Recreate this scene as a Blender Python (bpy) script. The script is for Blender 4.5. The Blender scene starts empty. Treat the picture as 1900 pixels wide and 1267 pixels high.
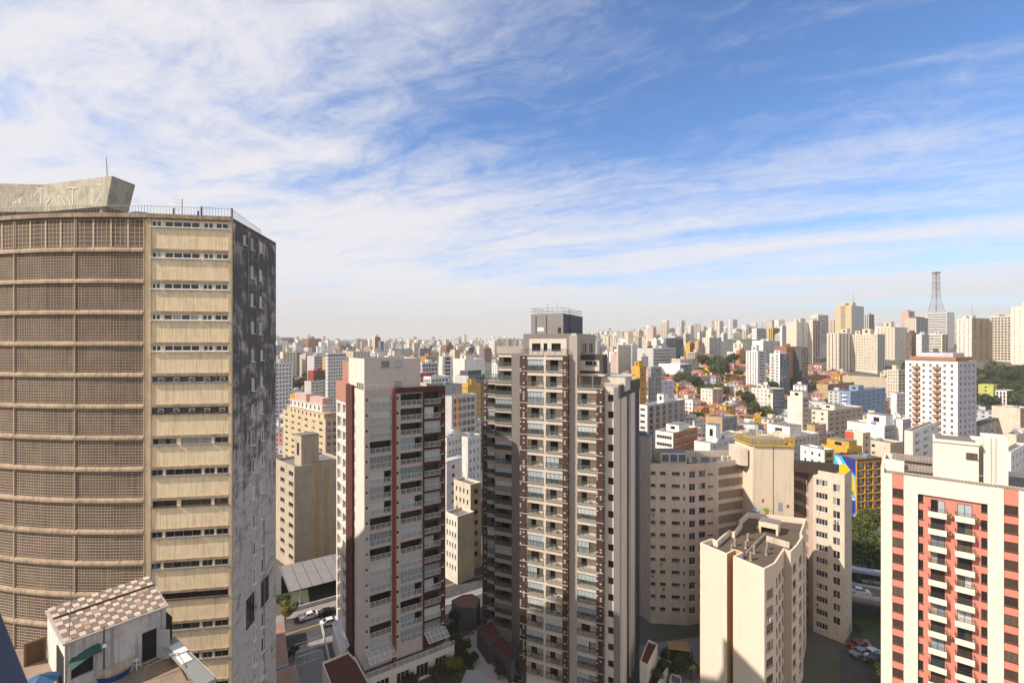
import bpy, math, random
from mathutils import Vector, Matrix
random.seed(11)
SC = bpy.context.scene
COL = SC.collection
R = math.radians
# ------------------------------------------------------------------ camera
EYE = 65.0                       # metres above the street: a high window
FOC, PX, PY = 900.0, 950.0, 638.0
cam = bpy.data.cameras.new('camera'); cam_o = bpy.data.objects.new('camera', cam); COL.objects.link(cam_o)
cam.sensor_width = 36.0; cam.lens = 36.0*FOC/1900.0
cam.shift_y = (638.0-633.5)/1900.0
cam_o.location = (0, 0, EYE); cam_o.rotation_euler = (R(90), 0, 0)
cam.clip_start = 0.1; cam.clip_end = 60000
SC.camera = cam_o
# ------------------------------------------------------------------ sun and sky
SUN_AZ, SUN_EL = 68.0, 42.0      # degrees: sun behind the left shoulder
S = Vector((-math.sin(R(SUN_AZ))*math.cos(R(SUN_EL)), -math.cos(R(SUN_AZ))*math.cos(R(SUN_EL)), math.sin(R(SUN_EL))))
sun = bpy.data.lights.new('sun', 'SUN'); sun.energy = 4.1; sun.angle = R(0.53); sun.color = (1.0, 0.885, 0.745)
sun_o = bpy.data.objects.new('sun', sun); COL.objects.link(sun_o)
sun_o.rotation_euler = S.to_track_quat('Z', 'Y').to_euler(); sun_o.location = (-200, -80, 400)
SC.view_settings.view_transform = 'Standard'; SC.view_settings.look = 'None'
SC.view_settings.exposure = 0.68; SC.view_settings.gamma = 1.0
SC.cycles.max_bounces = 6; SC.cycles.diffuse_bounces = 4; SC.cycles.glossy_bounces = 3
SC.cycles.transparent_max_bounces = 12; SC.cycles.volume_bounces = 0
SC.cycles.use_denoising = True

def nd(nt, typ, **kw):
    n = nt.nodes.new(typ)
    for k, v in kw.items():
        if k.startswith('i_'):
            key = k[2:]
            n.inputs[int(key) if key.isdigit() else key.replace('_', ' ')].default_value = v
        else: setattr(n, k, v)
    return n
def mth(nt, op, a, b=None, c=None, clamp=False):
    n = nt.nodes.new('ShaderNodeMath'); n.operation = op; n.use_clamp = clamp
    for i, v in enumerate((a, b, c)):
        if v is None: continue
        if hasattr(v, 'is_output'): nt.links.new(v, n.inputs[i])
        else: n.inputs[i].default_value = v
    return n.outputs[0]
def mixc(nt, f, a, b, typ='MIX'):
    n = nt.nodes.new('ShaderNodeMix'); n.data_type = 'RGBA'; n.blend_type = typ
    for i, v in ((0, f), (6, a), (7, b)):
        if hasattr(v, 'is_output'): nt.links.new(v, n.inputs[i])
        else: n.inputs[i].default_value = v if i == 0 else (v[0], v[1], v[2], 1)
    return n.outputs[2]
def comb(nt, x, y, z):
    n = nt.nodes.new('ShaderNodeCombineXYZ')
    for i, v in enumerate((x, y, z)):
        if hasattr(v, 'is_output'): nt.links.new(v, n.inputs[i])
        else: n.inputs[i].default_value = v
    return n.outputs[0]
def noise(nt, vec, scale, detail=4, rough=0.55, dist=0.0):
    n = nt.nodes.new('ShaderNodeTexNoise')
    n.inputs['Scale'].default_value = scale; n.inputs['Detail'].default_value = detail
    n.inputs['Roughness'].default_value = rough; n.inputs['Distortion'].default_value = dist
    nt.links.new(vec, n.inputs['Vector']); return n.outputs[0]
def ramp(nt, f, a, b, smooth=True):
    n = nt.nodes.new('ShaderNodeMapRange'); n.interpolation_type = 'SMOOTHSTEP' if smooth else 'LINEAR'
    nt.links.new(f, n.inputs[0]); n.inputs[1].default_value = a; n.inputs[2].default_value = b
    return n.outputs[0]

world = bpy.data.worlds.new('World'); SC.world = world; world.use_nodes = True
def make_sky():
    nt = world.node_tree; nt.nodes.clear()
    sky = nd(nt, 'ShaderNodeTexSky', sky_type='NISHITA', sun_disc=False)
    sky.sun_elevation = R(SUN_EL); sky.sun_rotation = math.atan2(S.x, S.y)
    sky.altitude = 800; sky.air_density = 1.0; sky.dust_density = 0.6; sky.ozone_density = 3.0
    tc = nd(nt, 'ShaderNodeTexCoord'); sep = nd(nt, 'ShaderNodeSeparateXYZ')
    nt.links.new(tc.outputs['Generated'], sep.inputs[0])
    x, y, z = sep.outputs
    zc = mth(nt, 'ADD', mth(nt, 'MAXIMUM', z, 0.0), 0.07)
    qx = mth(nt, 'DIVIDE', x, zc); qy = mth(nt, 'DIVIDE', y, zc)      # the cloud layer is a flat sheet overhead
    # along / across the wind
    wob = noise(nt, comb(nt, qx, qy, 2.0), 0.8, 3, 0.5)
    al = mth(nt, 'ADD', mth(nt, 'MULTIPLY', qx, -0.86), mth(nt, 'MULTIPLY', qy, 0.51))
    ac = mth(nt, 'ADD', mth(nt, 'ADD', mth(nt, 'MULTIPLY', qx, 0.51), mth(nt, 'MULTIPLY', qy, 0.86)), mth(nt, 'MULTIPLY', wob, 0.5))
    def cen(v, k): return mth(nt, 'MULTIPLY', mth(nt, 'SUBTRACT', v, 0.5), k)
    streak = noise(nt, comb(nt, mth(nt, 'MULTIPLY', al, 0.16), ac, 0.0), 1.1, 8, 0.58, 0.25)
    fine = noise(nt, comb(nt, mth(nt, 'MULTIPLY', al, 0.22), ac, 3.0), 3.6, 8, 0.62, 0.5)
    puff = noise(nt, comb(nt, mth(nt, 'MULTIPLY', al, 0.6), ac, 7.0), 2.3, 10, 0.62, 0.6)
    wisp = noise(nt, comb(nt, mth(nt, 'MULTIPLY', al, 0.8), ac, 1.0), 6.5, 10, 0.70, 0.9)
    big = noise(nt, comb(nt, qx, qy, 5.0), 0.55, 4, 0.5, 0.0)
    ang = mth(nt, 'DIVIDE', x, mth(nt, 'MAXIMUM', y, 0.15))           # left to right across the city
    left = mth(nt, 'SUBTRACT', 1.0, ramp(nt, ang, -1.0, 0.50))
    low = mth(nt, 'SUBTRACT', 1.0, ramp(nt, z, 0.04, 0.50))
    f = mth(nt, 'ADD', cen(streak, 1.35), cen(fine, 0.55))
    f = mth(nt, 'ADD', f, mth(nt, 'MULTIPLY', left, cen(puff, 1.45)))
    f = mth(nt, 'ADD', f, cen(wisp, 0.55)); f = mth(nt, 'ADD', f, cen(big, 0.5))
    f = mth(nt, 'ADD', f, mth(nt, 'ADD', mth(nt, 'MULTIPLY', left, 0.42), mth(nt, 'MULTIPLY', low, 0.50)))
    m = ramp(nt, f, -0.04, 0.70)
    m = mth(nt, 'MULTIPLY', m, 0.94)
    back = mth(nt, 'SUBTRACT', 1.0, ramp(nt, y, -0.45, 0.12))         # unseen bright cloud veil added behind the window to whiten the fill light
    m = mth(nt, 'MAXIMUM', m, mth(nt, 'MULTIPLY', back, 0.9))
    hz = mth(nt, 'SUBTRACT', 1.0, ramp(nt, z, -0.02, 0.15))           # milky air above the horizon
    tint = nd(nt, 'ShaderNodeMix', data_type='RGBA', blend_type='MULTIPLY')
    tint.inputs[0].default_value = 1.0; nt.links.new(sky.outputs[0], tint.inputs[6]); tint.inputs[7].default_value = (SKY_TINT)+(1,)
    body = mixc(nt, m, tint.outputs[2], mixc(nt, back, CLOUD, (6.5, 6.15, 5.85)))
    body = mixc(nt, mth(nt, 'MULTIPLY', hz, 0.75), body, HORIZ)
    bg = nd(nt, 'ShaderNodeBackground'); bg.inputs[1].default_value = 0.10
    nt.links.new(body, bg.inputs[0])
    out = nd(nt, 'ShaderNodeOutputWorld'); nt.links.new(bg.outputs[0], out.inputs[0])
SKY_TINT = (0.72, 1.0, 1.27); CLOUD = (5.6, 5.45, 5.6); HORIZ = (3.8, 3.75, 3.55)
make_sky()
# ------------------------------------------------------------------ measuring helpers
def P(px, py, d): return Vector(((px-PX)/FOC*d, d, EYE-(py-PY)/FOC*d))
def ZA(py, d): return EYE-(py-PY)/FOC*d
def G(px, py, z):
    d = (EYE-z)*FOC/(py-PY); return Vector(((px-PX)/FOC*d, d, z))
def meet(px, A, e):
    """distance along horizontal direction e from A where the sight line of column px crosses"""
    u = (px-PX)/FOC
    return (u*A.y-A.x)/(e.x-u*e.y)
def V2(x, y, z=0.0): return Vector((x, y, z))
def sstep(a, b, x):
    t = max(0., min(1., (x-a)/(b-a))); return t*t*(3-2*t)
def ground(x, y):
    z = 23*sstep(365, 620, y) + 10*sstep(620, 1000, y)
    z += (9*sstep(400, 560, y)+10*sstep(560, 720, y)+16*sstep(720, 1200, y))*sstep(170, 420, x)
    z += 9*sstep(300, 420, y)*sstep(300, 420, x)
    u = x/max(y, 1.0); z += 19*sstep(310, 440, y)*(1-sstep(560, 800, y))*sstep(.20, .29, u)*(1-sstep(.47, .56, u))
    return z
# ------------------------------------------------------------------ materials
MATS = {}
def new_mat(name):
    m = bpy.data.materials.new(name); m.use_nodes = True
    nt = m.node_tree; b = nt.nodes['Principled BSDF']
    return m, nt, b
def pos(nt): return nd(nt, 'ShaderNodeNewGeometry').outputs['Position']
def orand(nt): return nd(nt, 'ShaderNodeObjectInfo').outputs['Random']
def scl(nt, v, s):
    n = nt.nodes.new('ShaderNodeVectorMath'); n.operation = 'MULTIPLY'; nt.links.new(v, n.inputs[0]); n.inputs[1].default_value = s
    return n.outputs[0]
def plaster(name, col, dirt=0.25, streak=0.25, rough=0.85, dirtcol=(0.10, 0.085, 0.07), scale=1.0, bump=0.15, var=0.0):
    """painted render: slow blotches, rain streaks, fine grain"""
    if name in MATS: return MATS[name]
    m, nt, b = new_mat(name); p = pos(nt)
    n1 = noise(nt, scl(nt, p, (0.35*scale, 0.35*scale, 0.35*scale)), 1.0, 5, 0.6)
    n2 = noise(nt, scl(nt, p, (2.2*scale, 2.2*scale, 0.11*scale)), 1.0, 5, 0.65)
    n3 = noise(nt, scl(nt, p, (5, 5, 5)), 1.0, 3, 0.6)
    f = mth(nt, 'MULTIPLY', ramp(nt, n1, 0.42, 0.66), dirt)
    g = mth(nt, 'MULTIPLY', ramp(nt, n2, 0.46, 0.68), streak)
    c = mixc(nt, f, col, tuple(col[i]*0.55+dirtcol[i]*0.45 for i in range(3)))
    c = mixc(nt, g, c, tuple(col[i]*0.35+dirtcol[i]*0.65 for i in range(3)))
    hs = nd(nt, 'ShaderNodeHueSaturation'); nt.links.new(c, hs.inputs['Color'])
    v = mth(nt, 'ADD', 0.94, mth(nt, 'MULTIPLY', n3, 0.12))
    if var: v = mth(nt, 'MULTIPLY', v, mth(nt, 'ADD', 1.0-var/2, mth(nt, 'MULTIPLY', orand(nt), var)))
    nt.links.new(v, hs.inputs['Value']); nt.links.new(hs.outputs[0], b.inputs['Base Color'])
    b.inputs['Roughness'].default_value = rough; b.inputs['Specular IOR Level'].default_value = 0.25
    if bump:
        bp = nd(nt, 'ShaderNodeBump'); bp.inputs['Strength'].default_value = bump; bp.inputs['Distance'].default_value = 0.05
        nt.links.new(n3, bp.inputs['Height']); nt.links.new(bp.outputs[0], b.inputs['Normal'])
    MATS[name] = m; return m
def plain(name, col, rough=0.6, metal=0.0, spec=0.4):
    if name in MATS: return MATS[name]
    m, nt, b = new_mat(name)
    n = noise(nt, pos(nt), 3.0, 3)
    c = mixc(nt, mth(nt, 'MULTIPLY', n, 0.35), col, tuple(k*0.75 for k in col))
    nt.links.new(c, b.inputs['Base Color']); b.inputs['Roughness'].default_value = rough
    b.inputs['Metallic'].default_value = metal; b.inputs['Specular IOR Level'].default_value = spec
    MATS[name] = m; return m
def glass_mat(name, stops, shift=0.0, rough=0.06, spec=0.6, dirt=.7):
    """window pane over whatever hangs behind it: dark room, blind or curtain, picked per window"""
    if name in MATS: return MATS[name]
    m, nt, b = new_mat(name)
    r = mth(nt, 'FRACT', mth(nt, 'ADD', mth(nt, 'MULTIPLY', orand(nt), 7.31 if shift else 1.0), shift))
    cr = nd(nt, 'ShaderNodeValToRGB'); cr.color_ramp.interpolation = 'CONSTANT'
    els = cr.color_ramp.elements
    els[0].position = 0.0; els[0].color = stops[0][1]+(1,)
    els[1].position = stops[1][0]; els[1].color = stops[1][1]+(1,)
    for pz, c in stops[2:]:
        e = els.new(pz); e.color = c+(1,)
    nt.links.new(r, cr.inputs[0])
    n = noise(nt, scl(nt, pos(nt), (3.0, 3.0, 0.6)), 1.0, 3)
    c = mixc(nt, mth(nt, 'MULTIPLY', n, dirt), cr.outputs[0], (0.02, 0.02, 0.022))
    nt.links.new(c, b.inputs['Base Color']); b.inputs['Roughness'].default_value = rough
    b.inputs['Specular IOR Level'].default_value = spec
    MATS[name] = m; return m
DK = (0.012, 0.013, 0.016)
def stops_std():
    return [(0.0, DK), (0.34, (0.03, 0.03, 0.034)), (0.55, (0.075, 0.065, 0.055)), (0.70, (0.20, 0.18, 0.155)), (0.82, (0.045, 0.06, 0.075)), (0.90, (0.42, 0.40, 0.37))]
def G1(): return glass_mat('window_glass', stops_std())
def G2(): return glass_mat('window_glass_other', stops_std(), 0.37)
def GD(): return glass_mat('dark_glass', [(0.0, DK), (0.5, (0.022, 0.022, 0.026)), (0.8, (0.06, 0.055, 0.05))])
def GB(): return glass_mat('brown_glass', [(0.0, (0.075, 0.042, 0.028)), (0.4, (0.10, 0.06, 0.042)), (0.75, (0.05, 0.032, 0.026)), (0.9, (0.16, 0.12, 0.09))], rough=0.12, spec=0.4)
def GW(): return glass_mat('blind_glass', [(0.0, (0.43, 0.48, 0.51)), (0.35, (0.30, 0.35, 0.38)), (0.6, (0.55, 0.57, 0.57)), (0.85, (0.20, 0.24, 0.27))], rough=0.12, spec=0.5, dirt=.25)
def frameM(c='white'):
    return {'white': lambda: plain('white_frame', (0.72, 0.71, 0.70), 0.4), 'grey': lambda: plain('grey_frame', (0.30, 0.30, 0.31), 0.35, 0.4),
            'dark': lambda: plain('dark_frame', (0.035, 0.033, 0.033), 0.4), 'brown': lambda: plain('brown_frame', (0.07, 0.045, 0.035), 0.5)}[c]()
# ------------------------------------------------------------------ mesh builder
class MB:
    def __init__(s): s.v = []; s.f = []; s.m = []
    def face(s, pts, m=0):
        k = len(s.v); s.v.extend((p[0], p[1], p[2]) for p in pts); s.f.append(tuple(range(k, k+len(pts)))); s.m.append(m)
    def obox(s, A, e, n, w, t, z0, z1, m=0, mtop=None, mfront=None):
        """box from A: w along e, t along n (n points away from the viewer side), z0..z1"""
        a = Vector((A[0], A[1], 0)); e = Vector((e[0], e[1], 0)); n = Vector((n[0], n[1], 0))
        q = [a, a+e*w, a+e*w+n*t, a+n*t]
        s.prism(q, z0, z1, m, mtop, mfront)
    def prism(s, poly, z0, z1, m=0, mtop=None, mfront=None, bottom=True):
        k = len(poly)
        lo = [(p[0], p[1], z0) for p in poly]; hi = [(p[0], p[1], z1) for p in poly]
        b = len(s.v); s.v.extend(lo); s.v.extend(hi)
        for i in range(k):
            j = (i+1) % k
            s.f.append((b+i, b+j, b+k+j, b+k+i)); s.m.append(mfront if (mfront is not None and i == 0) else m)
        s.f.append(tuple(b+k+i for i in range(k))); s.m.append(m if mtop is None else mtop)
        if bottom: s.f.append(tuple(b+i for i in reversed(range(k)))); s.m.append(m)
    def cbox(s, c, e, w, t, z0, z1, m=0, mtop=None):
        e = Vector((e[0], e[1], 0)).normalized(); n = Vector((-e.y, e.x, 0))
        s.obox(Vector((c[0], c[1], 0))-e*(w/2)-n*(t/2), e, n, w, t, z0, z1, m, mtop)
    def tube(s, a, b, r, k=6, m=0, r2=None):
        a = Vector(a); b = Vector(b); d = (b-a)
        if d.length < 1e-6: return
        d.normalize(); u = d.orthogonal().normalized(); w = d.cross(u)
        r2 = r if r2 is None else r2; i0 = len(s.v)
        for c, rr in ((a, r), (b, r2)):
            for i in range(k):
                t = 2*math.pi*i/k; s.v.append(tuple(c+(u*math.cos(t)+w*math.sin(t))*rr))
        for i in range(k):
            j = (i+1) % k; s.f.append((i0+i, i0+j, i0+k+j, i0+k+i)); s.m.append(m)
        s.f.append(tuple(i0+k+i for i in range(k))); s.m.append(m); s.f.append(tuple(i0+i for i in reversed(range(k)))); s.m.append(m)
    def lathe(s, c, prof, k=16, m=0, axis=None):
        """prof: list of (radius, height) about vertical axis at c"""
        b = len(s.v); c = Vector(c)
        for r, h in prof:
            for i in range(k):
                t = 2*math.pi*i/k; s.v.append((c.x+r*math.cos(t), c.y+r*math.sin(t), c.z+h))
        for q in range(len(prof)-1):
            for i in range(k):
                j = (i+1) % k; s.f.append((b+q*k+i, b+q*k+j, b+(q+1)*k+j, b+(q+1)*k+i)); s.m.append(m)
    def mesh(s, name, mats, o=(0, 0, 0)):
        me = bpy.data.meshes.new(name)
        me.from_pydata([(x-o[0], y-o[1], z-o[2]) for x, y, z in s.v], [], s.f)
        for mm in mats: me.materials.append(mm)
        if len(mats) > 1: me.polygons.foreach_set('material_index', s.m)
        me.update(); return me
    def build(s, name, mats, parent=None):
        if not isinstance(mats, (list, tuple)): mats = [mats]
        if not s.f: return None
        wl = WLOC.get(parent.name, Vector((0, 0, 0))) if parent is not None else None
        if wl is None:
            xs = [v[0] for v in s.v]; ys = [v[1] for v in s.v]; zs = [v[2] for v in s.v]
            o = Vector(((min(xs)+max(xs))/2, (min(ys)+max(ys))/2, min(zs)))
            ob = bpy.data.objects.new(name, s.mesh(name, mats, o)); ob.location = o; WLOC[ob.name] = o
        else:
            ob = bpy.data.objects.new(name, s.mesh(name, mats, wl)); ob.parent = parent; WLOC[ob.name] = wl
        COL.objects.link(ob)
        if ob.name not in WLOC: WLOC[ob.name] = wl
        return ob
WLOC = {}
def tag(o, label=None, cat=None, group=None, kind=None):
    if label: o['label'] = label
    if cat: o['category'] = cat
    if group: o['group'] = group
    if kind: o['kind'] = kind
    return o
def thing(name, label, cat, loc, group=None):
    o = bpy.data.objects.new(name, None); COL.objects.link(o); o.location = loc; o.empty_display_size = 1
    WLOC[o.name] = Vector(loc); return tag(o, label, cat, group)
def child(name, me, parent, loc, rz=0.0):
    ob = bpy.data.objects.new(name, me); COL.objects.link(ob); ob.parent = parent
    ob.location = Vector(loc)-WLOC[parent.name]; ob.rotation_euler = (0, 0, rz); WLOC[ob.name] = Vector(loc); return ob
def copy_tree(o, loc=None, rz=None, parent=None, sc=None):
    c = o.copy(); COL.objects.link(c); c.parent = parent
    if loc is not None: c.location = loc
    if rz is not None: c.rotation_euler = (0, 0, rz)
    if sc is not None: c.scale = sc if hasattr(sc, '__len__') else (sc, sc, sc)
    for k in list(o.children): copy_tree(k, parent=c)
    return c
# ------------------------------------------------------------------ facades
def nrm(e): return Vector((e.y, -e.x, 0))            # outward, with e running left to right seen from outside
def grid(mb, A, e, x0, x1, z0, z1, cols, rows, rev=0.18, m=0, mr=None, skip=None, back=None):
    """wall strip x0..x1 with openings cols x rows; returns the openings"""
    mr = m if mr is None else mr; n = nrm(e); ops = []
    def pt(x, z, dp=0.0): return (A.x+e.x*x-n.x*dp, A.y+e.y*x-n.y*dp, z)
    def q(xa, xb, za, zb):
        if xb-xa > 1e-4 and zb-za > 1e-4: mb.face([pt(xa, za), pt(xb, za), pt(xb, zb), pt(xa, zb)], m)
    z = z0
    for j, (za, zb) in enumerate(rows):
        q(x0, x1, z, za); x = x0
        for i, (xa, xb) in enumerate(cols):
            if skip and (i, j) in skip: continue
            q(x, xa, za, zb); x = xb
            ops.append((xa, xb, za, zb, i, j))
            if back is not None: mb.face([pt(xa, za, rev), pt(xb, za, rev), pt(xb, zb, rev), pt(xa, zb, rev)], back)
            if rev > 0:
                for (p1, p2) in (((xa, za), (xb, za)), ((xb, za), (xb, zb)), ((xb, zb), (xa, zb)), ((xa, zb), (xa, za))):
                    mb.face([pt(*p1), pt(p1[0], p1[1], rev), pt(p2[0], p2[1], rev), pt(*p2)], mr)
        q(x, x1, za, zb); z = zb
    q(x0, x1, z, z1)
    return ops
WM = {}
def win_mesh(w, h, style='slide', frame='white', glass=None, depth=0.1, fw=None):
    w = round(w*20)/20; h = round(h*20)/20
    key = (w, h, style, frame, glass, fw)
    if key in WM: return WM[key]
    mb = MB(); e = Vector((1, 0, 0)); n = Vector((0, 1, 0)); t = fw or 0.06
    def bx(x0, x1, z0, z1, y0=-0.03, y1=0.06, m=0): mb.obox((x0, y0, 0), e, n, x1-x0, y1-y0, z0, z1, m)
    bx(0, t, 0, h); bx(w-t, w, 0, h); bx(t, w-t, 0, t); bx(t, w-t, h-t, h)
    if h < 2.4: mb.obox((-.06, -.24, 0), e, n, w+.12, .27, -.07, -.002, 0)
    k = {'slide': 2, 'one': 1, 'three': 3, 'four': 4, 'six': 6}.get(style, 2)
    for i in range(1, k): bx(w*i/k-t/2, w*i/k+t/2, t, h-t)
    for i in range(k):
        xa, xb = w*i/k, w*(i+1)/k
        mb.face([(xa, 0.02, 0), (xb, 0.02, 0), (xb, 0.02, h), (xa, 0.02, h)], 1+(i % 2))
    gl = {None: (G1, G2), 'dark': (GD, GD), 'brown': (GB, GB), 'blind': (GW, GW), 'mix': (G1, GW)}[glass]
    me = mb.mesh('window', [frameM(frame), gl[0](), gl[1]()]); WM[key] = me; return me
def appsize(p, w, h): return w*h/max(1.0, p.y)**2
class Parts:
    """collects repeats of one part; the hundred largest become objects, the rest one more"""
    def __init__(s, parent): s.parent = parent; s.items = []
    def add(s, me, p, rz, size): s.items.append((size, me, Vector(p), rz))
    def flush(s, name='window', limit=100):
        s.items.sort(key=lambda t: -t[0])
        for sz, me, p, rz in s.items[:limit]: child(name, me, s.parent, p, rz)
        rest = s.items[limit:]
        if rest:
            v = []; f = []; mi = []; mats = []; mk = {}
            o = WLOC[s.parent.name]
            for sz, me, p, rz in rest:
                M = Matrix.Translation(p-o) @ Matrix.Rotation(rz, 4, 'Z'); b = len(v)
                v.extend(tuple(M @ q.co) for q in me.vertices)
                lut = []
                for q in me.materials:
                    if q.name not in mk: mk[q.name] = len(mats); mats.append(q)
                    lut.append(mk[q.name])
                for pl in me.polygons:
                    f.append(tuple(b+i for i in pl.vertices)); mi.append(lut[pl.material_index])
            m2 = bpy.data.meshes.new(name); m2.from_pydata(v, [], f)
            for q in mats: m2.materials.append(q)
            m2.polygons.foreach_set('material_index', mi); m2.update()
            ob = bpy.data.objects.new(name, m2); COL.objects.link(ob); ob.parent = s.parent; ob['kind'] = 'stuff'
        s.items = []
def ac_mesh():
    if 'ac' not in WM:
        m = MB(); X, Y = Vector((1, 0, 0)), Vector((0, 1, 0)); m.obox((0, -.45, 0), X, Y, .75, .42, -.75, -.2, 0); m.obox((.1, -.462, 0), X, Y, .42, .02, -.68, -.28, 1); m.obox((.05, -.4, 0), X, Y, .06, .42, -.82, -.75, 1); m.obox((.64, -.4, 0), X, Y, .06, .42, -.82, -.75, 1)
        WM['ac'] = m.mesh('air_conditioner', [plain('appliance_white', (.55, .54, .51)), frameM('dark')])
    return WM['ac']
def add_acs(t, A, e, ops, seed, prob):
    rr = random.Random(seed); n = nrm(e)
    for (xa, xb, za, zb, i, j) in ops:
        if rr.random() < prob and xb-xa > .9: p = A+e*(xa+rr.uniform(0, max(.01, xb-xa-.75))); child('air_conditioner', ac_mesh(), t, (p.x, p.y, za), math.atan2(e.y, e.x))
def put_windows(parts, A, e, ops, rev, style='slide', frame='white', glass=None, fw=None):
    n = nrm(e); rz = math.atan2(e.y, e.x)
    for (xa, xb, za, zb, i, j) in ops:
        st = style(i, j) if callable(style) else style
        gl = glass(i, j) if callable(glass) else glass
        me = win_mesh(xb-xa, zb-za, st, frame, gl, fw=fw)
        p = Vector((A.x+e.x*xa-n.x*rev, A.y+e.y*xa-n.y*rev, za))
        parts.add(me, p, rz, appsize(p, xb-xa, zb-za))
def rows_of(z0, z1, fh, sill, hh, top=0.6):
    """storey rows counted down from the roof line"""
    r = []; z = z1-top-fh
    while z > z0-0.01:
        if z+sill > z0+0.1: r.append((z+sill, z+sill+hh))
        z -= fh
    return r[::-1]
def even_cols(x0, x1, n, frac):
    p = (x1-x0)/n; return [(x0+p*(i+0.5-frac/2), x0+p*(i+0.5+frac/2)) for i in range(n)]
# ------------------------------------------------------------------ palette of painted walls
PAL = dict(cream=(.62,.54,.43), pale=(.68,.63,.55), white=(.72,.71,.69), grey=(.33,.33,.34), lgrey=(.52,.51,.50), beige=(.48,.40,.30), tan=(.47,.32,.17),
  yellow=(.56,.34,.045), ochre=(.48,.25,.05), pink=(.52,.35,.30), mauve=(.36,.23,.23), brick=(.30,.12,.075), orange=(.42,.165,.06), brown=(.15,.075,.05),
  maroon=(.12,.035,.035), blue=(.20,.30,.46), dblue=(.07,.12,.25), bgrey=(.15,.19,.25), dgrey=(.085,.085,.095), lime=(.46,.48,.11), red=(.30,.05,.035), lav=(.52,.50,.56), terra=(.36,.17,.085), navy=(.012,.02,.05), sand=(.55,.44,.28))
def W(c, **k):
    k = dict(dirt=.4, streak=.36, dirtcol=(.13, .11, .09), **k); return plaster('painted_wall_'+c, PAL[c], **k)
def roofM(): return plaster('flat_roof', (.20,.185,.17), 0.6, 0.2, dirtcol=(.05,.045,.04), scale=0.8)
def concM(): return plaster('pale_concrete', (.42,.40,.37), 0.5, 0.4)
BLD = []
def bld(label, xl, xc, xr, yt, d, col, L='p6', Rr='p4', colR=None, th=None, wl=None, wr=None, lift=(0.5, 0.5, 5, 4, 3.2), fh=3.0,
        glass=None, frame='white', name='apartment_building', cat='building', bal=None, balcol='white', top=0.9, base=None, extra=None, trim=None, nochild=False):
    u = (xc-PX)/FOC; th = R(th) if th is not None else math.atan(u)*0.5+R(45)
    c, s = math.cos(th), math.sin(th)
    C = P(xc, 0, d); X, Y = C.x, C.y
    Ld = Vector((-c, s, 0)); Rd = Vector((s, c, 0))
    if wl is None:
        ul = (xl-PX)/FOC; den = c+ul*s; wl = (X-ul*Y)/den if den > 0.05 else 20
    if wr is None:
        ur = (xr-PX)/FOC; den = s-ur*c; wr = (ur*Y-X)/den if den > 0.05 else 20
    wl = max(2.5, min(wl, 70)); wr = max(2.5, min(wr, 60))
    zt = ZA(yt, d); A = Vector((X, Y, 0)); B = A+Ld*wl; D = A+Rd*wr; E = B+Rd*wr
    cen = (A+B+D+E)/4
    zb = (min(ground(q.x, q.y) for q in (A, B, D, E))-0.6) if base is None else base
    zt = max(zt, zb+4)
    t = thing(name, label, cat, (cen.x, cen.y, zb)); BLD.append((cen.x, cen.y, max(wl, wr)*0.6))
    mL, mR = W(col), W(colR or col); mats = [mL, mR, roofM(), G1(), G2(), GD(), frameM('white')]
    w = MB(); wins = Parts(t); kids = d < 620 and not nochild
    bals = Parts(t)
    def side(A0, e, wid, spec, mi):
        k = spec[0]; arg = spec[1:]
        if k == '-':
            grid(w, A0, e, 0, wid, zb, zt, [], [], 0, mi); return
        fr = None
        if '@' in arg: arg, fr = arg.split('@'); fr = [tuple(float(q) for q in v.split('-')) for v in fr.split(',')]
        n, _, rest = arg.partition(':'); n = int(n); wf = float(rest) if rest else None
        sill, hh, rev = 1.0, 1.25, 0.16
        if k == 'p': wf = wf or 0.48
        if k == 'g': wf = wf or 0.72; sill, hh = 0.7, 1.9
        if k == 'r': wf = wf or 0.96; hh = 1.3
        if k == 's': wf = wf or 0.30
        if k == 'v': wf = wf or 0.5; sill, hh = 0.25, 2.6
        rows = rows_of(zb+2.6, zt, fh, sill, hh, top)
        mg = min(0.8, wid*0.06)
        cols = even_cols(mg, wid-mg, n, wf) if fr is None else [(a_*wid, b_*wid) for a_, b_ in fr]
        bl = [x if x >= 0 else n+x for x in (bal or [])] if mi == 0 else []
        ops = grid(w, A0, e, 0, wid, zb, zt, cols, rows, rev if kids or d < 900 else 0.0, mi)
        nn = nrm(e)
        if kids:
            st = {'p': 'slide', 's': 'one', 'g': 'three', 'r': 'six', 'v': 'one'}[k]
            put_windows(wins, A0, e, ops, rev, st, frame, glass)
        else:
            dp = rev if d < 900 else 0.0
            for (xa, xb, za, zz, i, j) in ops:
                o = Vector((A0.x-nn.x*dp, A0.y-nn.y*dp, 0))
                w.face([(o.x+e.x*xa, o.y+e.y*xa, za), (o.x+e.x*xb, o.y+e.y*xb, za), (o.x+e.x*xb, o.y+e.y*xb, zz), (o.x+e.x*xa, o.y+e.y*xa, zz)], random.choice((3, 4, 5, 5)))
        if bl and kids:
            wd = cols[0][1]-cols[0][0]+1.9
            b = MB(); b.obox((0, -1.2, 0), Vector((1, 0, 0)), Vector((0, 1, 0)), wd, 1.2, -1.05, 0.05)
            me = b.mesh('balcony', [W(balcol)])
            for (xa, xb, za, zz, i, j) in ops:
                if i in bl:
                    p = Vector((A0.x+e.x*(xa-0.95), A0.y+e.y*(xa-0.95), za)); bals.add(me, p, math.atan2(e.y, e.x), 1/d)
    side(B, -Ld, wl, L, 0); side(A, Rd, wr, Rr, 1)
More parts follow.
